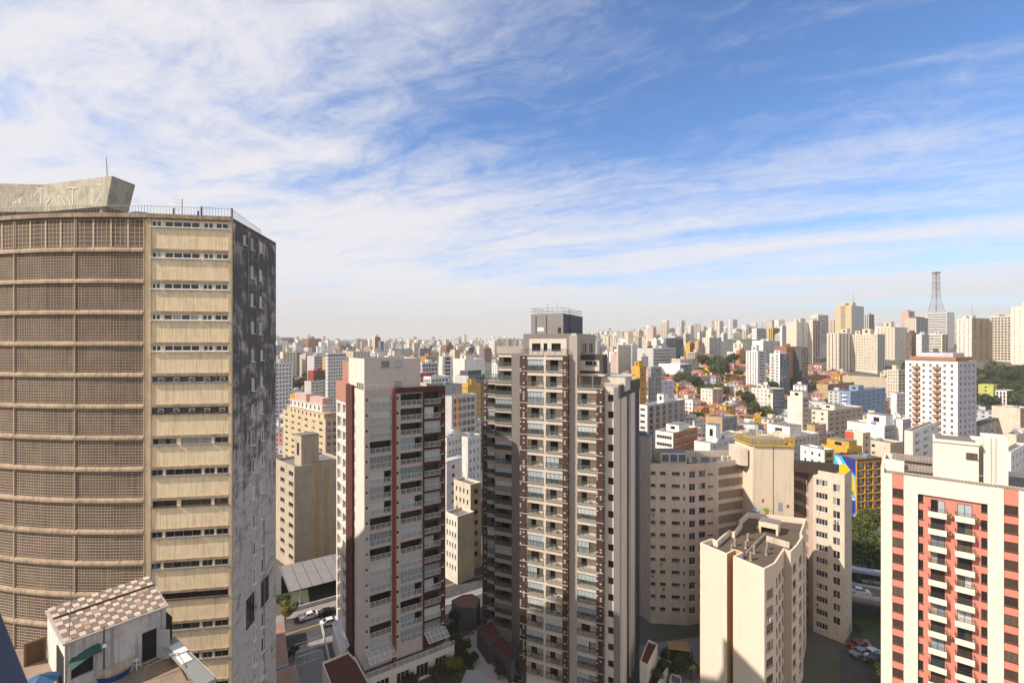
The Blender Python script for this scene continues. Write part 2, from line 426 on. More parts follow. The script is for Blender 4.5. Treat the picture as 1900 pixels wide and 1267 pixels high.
    # hidden sides, parapet and roof deck
    for p, q, mi in ((D, E, 0), (E, B, 1)):
        w.face([(p.x, p.y, zb), (q.x, q.y, zb), (q.x, q.y, zt), (p.x, p.y, zt)], mi)
    ins = 0.22; i4 = []
    for p, a, b in ((A, 1, 1), (B, -1, 1), (E, -1, -1), (D, 1, -1)):
        i4.append(p+Ld*ins*a+Rd*ins*b)
    o4 = [A, B, E, D]; zr = zt-0.75
    for k in range(4):
        j = (k+1) % 4
        w.face([(o4[k].x, o4[k].y, zt), (o4[j].x, o4[j].y, zt), (i4[j].x, i4[j].y, zt), (i4[k].x, i4[k].y, zt)], 0)
        w.face([(i4[k].x, i4[k].y, zt), (i4[j].x, i4[j].y, zt), (i4[j].x, i4[j].y, zr), (i4[k].x, i4[k].y, zr)], 0)
    w.build('wall', mats, t)
    rf = MB(); rf.face([(p.x, p.y, zr) for p in i4], 0); ro = rf.build('roof', [roofM()], t)
    if lift:
        lf = lift if isinstance(lift, list) else [lift]
        for (fa, fb, sa, sb, h) in lf:
            sa = min(sa, wl-1); sb = min(sb, wr-1)
            p = A+Ld*(fa*(wl-sa)+0.0)+Rd*(fb*(wr-sb))
            m = MB(); q = [p+Ld*.3+Rd*.3, p+Rd*sb+Ld*.3, p+Ld*sa+Rd*sb, p+Ld*sa+Rd*.3]
            m.prism(q, zr-0.05, zr+h, 0, 1)
            m.cbox(p+Ld*sa*.5+Rd*sb*.5, Ld, sa*0.95, sb*0.95, zr+h-.02, zr+h+0.16, 1)
            # a louvred opening on the near sides
            m.obox(p+Ld*(sa*0.35)-Rd*0.0+Rd*0.27, Ld, Rd, sa*0.3, 0.05, zr+h*0.35, zr+h*0.75, 2)
            m.build('lift_house', [mL, roofM(), GD()], t)
    if d < 420:                                        # roof clutter: pipes, tank, aerial
        m = MB(); rr = random.Random(int(xc*7+d))
        for _ in range(rr.randint(1, 3)):
            p = A+Ld*(wl*rr.uniform(.15, .85))+Rd*(wr*rr.uniform(.15, .85))
            m.tube((p.x, p.y, zr), (p.x, p.y, zr+rr.uniform(1.5, 4)), 0.05, 5)
        m.build('roof_pole', [plain('dull_steel', (.25, .25, .26), .5, .5)], t)
        if rr.random() < .6:
            p = A+Ld*(wl*rr.uniform(.2, .8))+Rd*(wr*rr.uniform(.2, .8)); m = MB()
            m.lathe((p.x, p.y, zr), [(0.0, 0), (.9, 0), (1.0, 1.3), (.95, 1.4), (.2, 1.6), (0, 1.6)], 12)
            m.build('water_tank', [plain('tank_plastic', (.20, .26, .36), .5)], t)
    wins.flush('window'); bals.flush('balcony')
    if extra: extra(t, A, Ld, Rd, wl, wr, zb, zt, zr)
    return t
def mast(h, side=(.5, .5)):
    def f(t, A, Ld, Rd, wl, wr, zb, zt, zr):
        p = A+Ld*wl*side[0]+Rd*wr*side[1]; m = MB()
        m.tube((p.x, p.y, zr), (p.x, p.y, zr+h*.5), .35, 6); m.tube((p.x, p.y, zr+h*.5), (p.x, p.y, zr+h), .18, 6)
        m.build('mast', [plain('mast_steel', (.32, .25, .25), .5, .3)], t)
    return f
def crown(col, h0, h1, out=0.6, z=0.0):
    def f(t, A, Ld, Rd, wl, wr, zb, zt, zr):
        m = MB(); q = [A-Ld*out-Rd*out, A+Ld*(wl+out)-Rd*out, A+Ld*(wl+out)+Rd*(wr+out), A-Ld*out+Rd*(wr+out)]
        m.prism(q, zt+h0, zt+h1, 0); m.build('crown_band', [W(col)], t)
    return f
def setback(col, ins, h, z0=-0.3, out=None):
    def f(t, A, Ld, Rd, wl, wr, zb, zt, zr):
        m = MB(); q = [A+Ld*ins+Rd*ins, A+Ld*(wl-ins)+Rd*ins, A+Ld*(wl-ins)+Rd*(wr-ins), A+Ld*ins+Rd*(wr-ins)]
        m.prism(q, zr-.03, zt+h, 0, 1); m.build('penthouse', [W(col), roofM()], t)
    return f
def many(*fs):
    def f(*a):
        for g in fs: g(*a)
    return f
def red_panel(t, A, Ld, Rd, wl, wr, zb, zt, zr):
    m = MB(); n = nrm(-Ld); m.obox(A+Ld*wl*.5+n*.05, Ld, -n, wl*.5, .08, zb, zt-.25); m.build('red_panel', [plaster('vermilion_paint', (.50, .10, .04), .2, .2)], t)
def build_middle_distance():
    b = bld
    # ---- left gap, between the dark slab and the balcony tower
    b('blue grey glass office slab standing alone on the skyline at far left', 522, 522.5, 546, 626, 1500, 'bgrey', '-', 'r1', 'bgrey', th=25, wl=20, frame='dark', name='office_building', lift=None, nochild=True)
    b('brown brick block with square rooftop box on the left skyline', 571, 572, 596, 628, 1300, 'brick', '-', 'p8', th=25, wl=20, lift=(.5, .5, 8, 8, 6))
    b('tall slim brick skyscraper with cream side and peaked crown on the skyline', 690.5, 695.5, 705.5, 625, 1100, 'cream', 's1', 'p4', 'brick', name='skyscraper', lift=(.5, .5, 7, 7, 5), extra=mast(4))
    b('dark blue glass tower tucked against the brick skyscraper', 705.5, 706, 712, 633, 1080, 'bgrey', '-', 'r1', 'bgrey', wl=8, lift=None, name='skyscraper')
    b('white and mauve banded block at the edge of the dark slab', 509, 511, 524, 640, 900, 'white', 'p2', 'r1', 'lav')
    b('white apartment block with rows of dark square windows and pale green roof rim', 500, 503, 543, 673, 345, 'white', 'p3', 'p6:.5', th=28, trim='g', frame='grey', glass='dark')
    b('slate grey striped tower behind the white block with green roof rim', 539, 546, 558, 653, 620, 'lgrey', 'p4', 'r1', 'grey')
    b('cream and orange stepped block beside the slate striped tower', 556, 567, 580, 658, 600, 'cream', 'p4', 'g3', 'tan')
    b('pale blue white banded office block with many ribbon windows', 581, 583, 604, 660, 540, 'lav', '-', 'r2', 'lav', th=30, wl=12, name='office_building')
    b('blank tan gable wall standing behind the blue white banded office', 598, 609, 612, 662, 520, 'tan', '-', '-', wr=12)
    b('white tower with close rows of dark windows and maroon top band', 604, 608, 642, 655, 420, 'white', 'p2', 'p7:.55', th=26, glass='dark', frame='grey', extra=crown('maroon', -2.6, -1.6, .05))
    b('low white block with glazed front storey below the red striped block', 574, 577, 611, 707, 428, 'lgrey', '-', 'g5', th=25, wl=8, lift=None)
    b('dark red rooftop block with white vertical stripes', 580, 582, 607, 688, 440, 'red', '-', 'v5:.4', 'maroon', th=28, wl=8, lift=(.4, .5, 5, 5, 3))
    b('cream terrace row just above the pale rooftop box of the balcony tower', 640, 655, 694, 652, 720, 'cream', 'p5', 'p6')
    b('white grey slab of flats with vertical joints right of the brick skyscraper', 722, 726, 765, 647, 800, 'white', 'p2', 's12:.4', 'lgrey', th=30)
    b('grey brown office block with ochre annex among the hazy blocks', 777, 779, 800, 646, 720, 'grey', 'p2', 'r1', 'grey', th=30)
    b('ochre balcony block right of the pale rooftop box', 780, 790, 808, 661, 460, 'ochre', 'p3', 'g4', 'tan')
    b('white balcony block with open grid front right of the pale rooftop box', 776, 783, 813, 673, 350, 'white', 'g2', 'g5:.8', 'lav')
    b('tall cream block with column of dark rounded balconies', 814, 821, 840, 661, 330, 'pale', '-', 'g1:.6', 'white', fh=2.6)
    b('broad blank white block with stepped roof left of the dark grey balcony tower', 841, 862, 900, 666, 300, 'pale', '-', '-', 'white', th=52, lift=(.8, .4, 7, 5, 3), name='warehouse')
    b('white block with dark arched skylight roof', 866, 869, 902, 697, 270, 'lgrey', '-', 'r1:.9', 'bgrey', th=35, wl=10, lift=None, extra=setback('dgrey', 2, 2.6))
    b('slender maroon tower on the hazy skyline left of the dark grey balcony tower', 864, 869, 879, 645, 900, 'white', 's2', 'p3', 'maroon')
    b('yellow apartment block half hidden behind the dark grey balcony tower', 856, 868, 892, 713, 262, 'yellow', 'p3', 'p5', 'yellow')
    b('low white glazed pavilion behind the right end of the balcony tower roof', 786, 799, 834, 699, 240, 'white', 'g3', 'g5', lift=None, th=40)
    b('bright red metal roofed shed right of the pale rooftop box', 777, 779, 802, 694, 300, 'red', '-', '-', 'red', wl=9, lift=None, name='shed', th=30)
    b('low white flats with dark square windows below the building under construction', 820, 829, 871, 812, 172, 'pale', 'p2', 'p6', 'lgrey', th=35)
    b('white flats with stepped roof beside the orange hoist', 855, 861, 892, 783, 190, 'white', 'p2', 'p4', 'pale', th=35)
    b('tall narrow white block with paired small windows left of the dark grey balcony tower', 862, 868, 892, 811, 163, 'white', '-', 'p3:.4', 'white', th=32, lift=None)
    b('blue grey gable house block with pitched roof behind the yellow terrace block', 823, 829, 871, 857, 166, 'lav', '-', 's2', 'lav', th=35, lift=None, extra=crown('lgrey', -.1, .35, .3))
    # ---- right of the dark grey tower
    b('cream block with regular grid of square windows right of the dark grey balcony tower', 1144, 1147, 1171, 640, 600, 'cream', 'p2', 'g7:.55', 'cream', th=48)
    b('lavender white slab beside the cream window grid block', 1170, 1173, 1182, 639, 640, 'lav', 'p2', 'p4', 'white')
    b('mauve and cream striped tower left of the horizontally banded office', 1192, 1201, 1211, 641, 610, 'cream', 's3', 'v3', 'mauve')
    b('low cream block in front of the mauve striped tower', 1184, 1190, 1203, 661, 520, 'pale', 'p2', 'p4', 'lgrey')
    b('wide grey office block with horizontal dark bands', 1208, 1212, 1254, 646, 545, 'lgrey', '-', 'r1:.97', 'lgrey', th=44, wl=20, name='office_building', lift=(.5, .7, 12, 16, 3), fh=3.6)
    b('dark navy glass tower with open grey frame at its top', 1252, 1254, 1268, 627, 800, 'navy', '-', 'g3:.9', 'navy', th=35, wl=16, glass='dark', name='office_building', lift=None, extra=setback('lgrey', 1.5, 4))
    b('cream pair tower left of the navy glass tower on the skyline', 1240, 1246, 1256, 619, 920, 'cream', 's2', 'p4', 'pale')
    b('cream tower right of the navy glass tower on the skyline', 1267, 1272, 1281, 619, 930, 'cream', 's2', 'v3', 'lgrey')
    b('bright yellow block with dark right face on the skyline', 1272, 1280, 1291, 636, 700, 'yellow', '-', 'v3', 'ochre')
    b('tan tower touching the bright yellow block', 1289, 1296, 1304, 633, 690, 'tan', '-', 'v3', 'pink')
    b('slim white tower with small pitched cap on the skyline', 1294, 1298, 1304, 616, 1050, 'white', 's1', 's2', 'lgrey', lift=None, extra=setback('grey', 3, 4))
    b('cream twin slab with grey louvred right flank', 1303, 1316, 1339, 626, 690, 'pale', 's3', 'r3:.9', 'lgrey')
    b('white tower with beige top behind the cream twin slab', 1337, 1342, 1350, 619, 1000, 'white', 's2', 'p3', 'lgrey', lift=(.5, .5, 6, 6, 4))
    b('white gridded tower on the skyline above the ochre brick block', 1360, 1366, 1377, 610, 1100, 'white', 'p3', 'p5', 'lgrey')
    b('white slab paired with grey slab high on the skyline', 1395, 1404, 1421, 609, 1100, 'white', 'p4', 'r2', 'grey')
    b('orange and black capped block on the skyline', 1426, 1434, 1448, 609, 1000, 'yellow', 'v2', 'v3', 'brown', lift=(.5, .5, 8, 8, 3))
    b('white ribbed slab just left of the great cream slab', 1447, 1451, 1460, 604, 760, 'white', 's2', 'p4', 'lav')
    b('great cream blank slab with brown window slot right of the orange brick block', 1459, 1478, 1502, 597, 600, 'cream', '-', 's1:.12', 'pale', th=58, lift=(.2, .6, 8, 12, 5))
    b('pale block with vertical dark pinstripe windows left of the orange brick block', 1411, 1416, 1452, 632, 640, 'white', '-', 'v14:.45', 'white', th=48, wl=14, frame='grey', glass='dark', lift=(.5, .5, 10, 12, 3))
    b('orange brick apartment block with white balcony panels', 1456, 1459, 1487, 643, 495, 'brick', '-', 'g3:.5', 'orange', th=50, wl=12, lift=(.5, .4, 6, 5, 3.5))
    b('dark balcony block attached right of the orange brick block', 1486, 1488, 1499, 645, 500, 'dgrey', '-', 'g2:.7', 'dgrey', th=50, wl=10, lift=None)
    b('slim white tower with grey right face above the terracotta houses', 1384, 1406, 1422, 651, 450, 'white', 'v4:.3', 'p1:.6', 'lgrey', th=56, lift=[(.45, .3, 5, 5, 5.5)], fh=2.9)
    b('white tower with stacked corner balconies right of the slim white tower', 1428, 1447, 1466, 656, 480, 'white', 'g2:.35', 'v3', 'bgrey', th=56, bal=[0], lift=[(.7, .4, 6, 5, 4)])
    b('ochre brick block behind the terracotta houses', 1366, 1372, 1386, 650, 560, 'orange', '-', 's2', 'ochre')
    b('broad blank white hall with grey side above the terracotta houses', 1222, 1262, 1283, 676, 490, 'white', '-', 'g1:.5', 'bgrey', th=62, lift=None, name='warehouse')
    b('cream terrace block behind the blank white hall', 1246, 1262, 1290, 666, 520, 'cream', 's4:.4', 'p4', 'pale')
    b('peach stepped flats beside the trees above the terracotta houses', 1297, 1309, 1323, 660, 560, 'tan', '-', 'g3', 'sand')
    b('bright yellow narrow block with brown side near the dark grey balcony tower', 1172, 1187, 1199, 680, 300, 'yellow', '-', 'g1:.4', 'ochre', th=58, lift=(.4, .3, 4, 4, 4))
    b('weathered grey block with vertical fins behind the yellow narrow block', 1203, 1208, 1228, 681, 310, 'grey', 'p2', 'v5', 'grey', lift=None)
    b('small white lavender house block among the terracotta roofs', 1211, 1222, 1250, 707, 340, 'white', '-', 's3', 'lav', th=55, lift=(.9, .2, 3, 3, 3))
    # ---- the ridge on the right
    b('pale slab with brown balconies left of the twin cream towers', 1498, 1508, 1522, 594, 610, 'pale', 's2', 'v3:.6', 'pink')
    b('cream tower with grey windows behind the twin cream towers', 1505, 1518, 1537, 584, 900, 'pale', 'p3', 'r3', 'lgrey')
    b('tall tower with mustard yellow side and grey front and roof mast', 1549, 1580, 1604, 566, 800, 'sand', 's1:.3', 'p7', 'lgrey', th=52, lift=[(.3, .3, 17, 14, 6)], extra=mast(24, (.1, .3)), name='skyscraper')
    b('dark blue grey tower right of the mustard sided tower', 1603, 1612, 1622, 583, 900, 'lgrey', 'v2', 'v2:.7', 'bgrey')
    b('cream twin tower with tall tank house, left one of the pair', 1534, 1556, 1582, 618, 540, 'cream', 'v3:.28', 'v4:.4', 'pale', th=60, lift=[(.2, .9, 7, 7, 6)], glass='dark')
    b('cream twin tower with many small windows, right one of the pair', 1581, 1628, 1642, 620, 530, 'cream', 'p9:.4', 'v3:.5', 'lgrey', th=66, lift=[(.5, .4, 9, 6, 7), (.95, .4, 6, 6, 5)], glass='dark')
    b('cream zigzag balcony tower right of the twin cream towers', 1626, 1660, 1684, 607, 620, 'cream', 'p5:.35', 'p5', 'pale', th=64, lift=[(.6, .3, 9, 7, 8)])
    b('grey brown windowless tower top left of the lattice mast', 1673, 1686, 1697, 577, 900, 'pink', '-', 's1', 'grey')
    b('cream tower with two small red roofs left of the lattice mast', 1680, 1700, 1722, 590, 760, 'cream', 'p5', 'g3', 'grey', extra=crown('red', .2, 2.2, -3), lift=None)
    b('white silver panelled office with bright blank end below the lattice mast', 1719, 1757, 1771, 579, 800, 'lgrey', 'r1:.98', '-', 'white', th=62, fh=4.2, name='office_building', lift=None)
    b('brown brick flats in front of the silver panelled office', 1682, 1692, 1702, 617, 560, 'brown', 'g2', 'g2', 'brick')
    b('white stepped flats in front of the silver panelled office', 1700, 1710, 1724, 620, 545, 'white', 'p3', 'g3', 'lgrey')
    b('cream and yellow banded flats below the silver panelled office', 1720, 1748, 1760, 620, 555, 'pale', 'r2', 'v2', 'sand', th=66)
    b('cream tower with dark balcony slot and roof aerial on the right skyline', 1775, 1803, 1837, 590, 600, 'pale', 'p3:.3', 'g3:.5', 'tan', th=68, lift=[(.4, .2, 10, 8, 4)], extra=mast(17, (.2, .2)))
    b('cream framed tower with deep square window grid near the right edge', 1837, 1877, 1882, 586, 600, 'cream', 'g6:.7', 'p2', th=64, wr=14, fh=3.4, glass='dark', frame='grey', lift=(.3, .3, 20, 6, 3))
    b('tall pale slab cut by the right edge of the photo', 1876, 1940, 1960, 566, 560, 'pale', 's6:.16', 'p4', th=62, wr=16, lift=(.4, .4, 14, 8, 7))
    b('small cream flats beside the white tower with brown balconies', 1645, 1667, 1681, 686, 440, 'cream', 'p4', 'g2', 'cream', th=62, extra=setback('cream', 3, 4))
    b('long tan retaining wall below the twin cream towers', 1563, 1650, 1655, 701, 470, 'beige', '-', '-', th=66, wr=4, lift=None, name='retaining_wall', cat='wall')
    # ---- nearer blocks on the right
    b('grey white slab block with brown window bays and orange end', 1184, 1201, 1271, 752, 237, 'white', 's1:.6', 'v6:.55', 'grey', th=46, glass='brown', lift=[(.5, .5, 6, 5, 5)])
    b('sloping orange and white banded block behind the curved beige building', 1216, 1249, 1294, 803, 195, 'white', 'r1:.96', 'r3:.8', 'orange', th=46, glass='brown', lift=[(.3, .5, 6, 9, 3)])
    b('white building with square stair tower and terraced roof behind the curved beige building', 1288, 1318, 1381, 822, 190, 'white', '-', 'p6', 'lav', th=46, lift=[(.1, .2, 4.4, 4.4, 7)])
    b('grey metal roofed hall with vertical side slats behind the white stair tower', 1309, 1340, 1368, 775, 235, 'tan', '-', 'v7:.5', 'grey', th=52, lift=None, name='warehouse')
    b('beige pair of plain gabled flats beside the small park', 1300, 1322, 1342, 722, 385, 'pale', 's3', 's2', 'pink', th=54, lift=None)
    b('white office with short strip of dark windows below the slim white tower', 1394, 1434, 1456, 722, 370, 'pale', 's5:.3', 'r1:.9', 'bgrey', th=62, lift=(.6, .4, 5, 4, 3), name='office_building')
    b('pale blank walled church like block with narrow louvred slot', 1461, 1489, 1501, 737, 290, 'pale', '-', 'r1:.8', 'beige', th=62, lift=(.1, .6, 8, 6, 4))
    b('long white block with two rows of square windows behind the dish aerial', 1403, 1456, 1520, 812, 212, 'white', '-', 'p8:.4', 'lgrey', th=62, glass='dark', lift=[(.3, .3, 11, 9, 5)])
    b('peach roughcast house block beside the long white block', 1497, 1512, 1533, 789, 232, 'tan', '-', 'p3', 'pink', th=60, lift=None)
    b('light blue apartment block with darker blue bays', 1557, 1578, 1655, 726, 365, 'blue', 'p3:.4', 'p7:.35', 'blue', th=58, lift=[(.9, .3, 11, 9, 4)], bal=[1], extra=None)
    b('narrow white block right of the light blue apartment block', 1653, 1664, 1682, 730, 335, 'white', '-', 'p3', 'lgrey', th=62, lift=None)
    b('beige stepped block with terraces left of the light blue apartment block', 1500, 1536, 1601, 762, 285, 'pale', 's2', 'p6:.5', 'beige', th=60, lift=[(.4, .3, 8, 7, 3.4)])
    b('orange brick low block with flat roofs on the hillside', 1515, 1536, 1585, 713, 455, 'tan', '-', 'r1:.9', 'brick', th=58, lift=[(.5, .5, 9, 9, 2.5)])
    b('small block with one red orange wall panel and one white panel', 1568, 1601, 1615, 803, 205, 'pale', '-', 's1', 'beige', th=66, lift=None, extra=red_panel)
    b('big white block with grey windowed side and tall blank pier', 1572, 1641, 1662, 790, 215, 'white', '-', 'p3:.55', 'grey', th=64, lift=[(.1, .9, 8, 6, 5)])
    b('tall white blank pier block with grey windows on its flank', 1659, 1675, 1690, 778, 218, 'white', '-', 'p2:.5', 'grey', th=64, lift=None)
    b('white flats with pairs of shuttered windows behind the salmon building', 1678, 1694, 1740, 800, 190, 'pale', '-', 'p3:.5', 'white', th=52, lift=None, glass='mix')
    b('yellow block with terrace canopy behind the painted mural', 1524, 1572, 1600, 832, 196, 'yellow', 's3:.3', 'p3', 'yellow', th=62, lift=[(.2, .4, 9, 6, 3.2)])
    b('white shed wall with yellow side left of the yellow block', 1485, 1530, 1547, 835, 190, 'white', 's3:.3', 'g1', 'yellow', th=66, lift=None)
    b('cream plain block with flat roof right of the mural building', 1590, 1652, 1675, 822, 200, 'cream', 's1:.12', 'p4:.35', 'beige', th=66, lift=None)
    b('lime green apartment block by the wooded hillside', 1815, 1843, 1847, 714, 405, 'lime', 's1:.2', 's2', 'lime', th=58, wr=10, lift=None)
    b('brown and white striped block right of the lime green block', 1846, 1868, 1882, 725, 400, 'white', 'v3:.6', 'g3', 'brown', th=62, glass='brown', lift=None)
    b('cream block with stepped gable near the right edge', 1840, 1893, 1912, 757, 250, 'cream', '-', 'p3', 'tan', th=66, lift=None, extra=None)
    b('grey house block with dark hipped roof behind the salmon building', 1811, 1818, 1873, 788, 240, 'grey', '-', 'p4:.4', 'grey', th=56, lift=None, extra=crown('dgrey', -.1, .7, .4))
    b('pale blue white flats at the right edge behind the salmon building', 1868, 1876, 1960, 838, 150, 'white', '-', 'p4:.45', 'white', th=55, wr=22, lift=None, glass='mix')
    b('weathered cream tank block at the right edge behind the salmon building', 1874, 1886, 1960, 806, 165, 'cream', '-', 's3:.2', 'cream', th=55, wr=20, lift=None)
    # white tower with terracotta balconies
    def brown_tower(t, A, Ld, Rd, wl, wr, zb, zt, zr):
        m = MB(); q = [A+Ld*2+Rd*2, A+Ld*(wl-2)+Rd*2, A+Ld*(wl-2)+Rd*(wr-2), A+Ld*2+Rd*(wr-2)]
        m.prism(q, zr, zt+0.3, 0); m.build('penthouse', [W('white')], t)
        m = MB(); q = [A+Ld*1.2+Rd*1.2, A+Ld*(wl-1.2)+Rd*1.2, A+Ld*(wl-1.2)+Rd*(wr-1.2), A+Ld*1.2+Rd*(wr-1.2)]
        m.prism(q, zt+.3, zt+2.0, 0); m.build('crown_band', [W('terra')], t)
        m = MB(); q = [A+Ld*3+Rd*3, A+Ld*(wl-5)+Rd*3, A+Ld*(wl-5)+Rd*(wr-4), A+Ld*3+Rd*(wr-4)]
        m.prism(q, zt+1.9, zt+3.9, 0); m.build('lift_house', [W('lav')], t)
    b('white tower with columns of terracotta balconies', 1679.5, 1777, 1812, 671, 221, 'white', 'p7:.36', 'p4:.36', 'lav', th=66, fh=2.8, lift=None, bal=[1, 4], balcol='terra', glass='dark', extra=brown_tower, name='tower_block')
build_middle_distance()
# ------------------------------------------------------------------ ground
def make_ground():
    xs = [-9000, -5000, -2500, -1200]+[-700+40*i for i in range(48)]+[1400, 2500, 5000, 9000]
    ys = [-400, -100, 0, 40]+[80+16*i for i in range(30)]+[600+60*i for i in range(20)]+[1900, 2400, 3000, 4000, 6000, 9000, 14000]
    v = [(x, y, ground(x, y)) for y in ys for x in xs]; nx = len(xs)
    f = [(j*nx+i, j*nx+i+1, (j+1)*nx+i+1, (j+1)*nx+i) for j in range(len(ys)-1) for i in range(nx-1)]
    me = bpy.data.meshes.new('ground'); me.from_pydata(v, [], f)
    m, nt, b = new_mat('city_ground'); p = pos(nt)
    n = noise(nt, p, 0.05, 5); n2 = noise(nt, p, 1.2, 4)
    c = mixc(nt, ramp(nt, n, .45, .62), (.085, .08, .075), (.05, .07, .028)); c = mixc(nt, mth(nt, 'MULTIPLY', n2, .5), c, (.12, .11, .10))
    nt.links.new(c, b.inputs['Base Color']); b.inputs['Roughness'].default_value = .95
    me.materials.append(m); o = bpy.data.objects.new('ground', me); COL.objects.link(o); tag(o, kind='structure')
make_ground()
# ------------------------------------------------------------------ weathered slab tower on the left
def railing(m, pts, h, step=0.3, r=0.025, mid=False, mm=0):
    for a, b in zip(pts[:-1], pts[1:]):
        a = Vector(a); b = Vector(b); L = (b-a).length; k = max(1, int(L/step))
        m.tube(a+V2(0, 0, h), b+V2(0, 0, h), r*1.2, 5, mm)
        if mid: m.tube(a+V2(0, 0, h*.12), b+V2(0, 0, h*.12), r, 4, mm)
        for i in range(k+1):
            p = a.lerp(b, i/k); m.tube(p, p+V2(0, 0, h), r*0.8, 4, mm)
def slab_mats():
    louv, nt, b = new_mat('brown_louvre_backing')
    p = pos(nt); sp = nd(nt, 'ShaderNodeSeparateXYZ'); nt.links.new(p, sp.inputs[0])
    fr = mth(nt, 'FRACT', mth(nt, 'MULTIPLY', sp.outputs[2], 11.0))
    n = noise(nt, scl(nt, p, (.5, .5, .5)), 1.0, 4); n2 = noise(nt, scl(nt, p, (2.5, 2.5, .4)), 1.0, 4)
    c = mixc(nt, ramp(nt, fr, .35, .65), (.078, .052, .04), (.145, .10, .076))
    c = mixc(nt, mth(nt, 'MULTIPLY', ramp(nt, n, .4, .7), .55), c, (.21, .155, .12)); c = mixc(nt, mth(nt, 'MULTIPLY', ramp(nt, n2, .5, .75), .6), c, (.05, .035, .03))
    nt.links.new(c, b.inputs['Base Color']); b.inputs['Roughness'].default_value = .9
    grime, nt, b = new_mat('grimy_gable_render'); p = pos(nt)
    sp = nd(nt, 'ShaderNodeSeparateXYZ'); nt.links.new(p, sp.inputs[0])
    a = noise(nt, scl(nt, p, (1.2, 1.2, .22)), 1.0, 8, .68, .6); d = noise(nt, scl(nt, p, (.35, .35, .5)), 1.0, 7, .65, .9); g = noise(nt, scl(nt, p, (6, 6, 2.0)), 1.0, 5, .7)
    brd = noise(nt, scl(nt, p, (.6, .6, 2.6)), 1.0, 3, .5)
    up = ramp(nt, sp.outputs[2], 40, 64)                    # soot ran down from the roof edge
    f = mth(nt, 'ADD', mth(nt, 'MULTIPLY', a, .5), mth(nt, 'MULTIPLY', d, .5))
    f = mth(nt, 'ADD', f, mth(nt, 'MULTIPLY', mth(nt, 'SUBTRACT', up, .6), .16))
    c = mixc(nt, ramp(nt, f, .41, .59), (.54, .485, .43), (.105, .092, .083))
    c = mixc(nt, mth(nt, 'MULTIPLY', ramp(nt, g, .52, .72), .55), c, (.30, .28, .265)); c = mixc(nt, mth(nt, 'MULTIPLY', ramp(nt, brd, .5, .7), .35), c, (.05, .045, .043))
    nt.links.new(c, b.inputs['Base Color']); b.inputs['Roughness'].default_value = .95
    bp = nd(nt, 'ShaderNodeBump'); bp.inputs['Strength'].default_value = .5; bp.inputs['Distance'].default_value = .08
    nt.links.new(g, bp.inputs['Height']); nt.links.new(bp.outputs[0], b.inputs['Normal'])
    return louv, grime
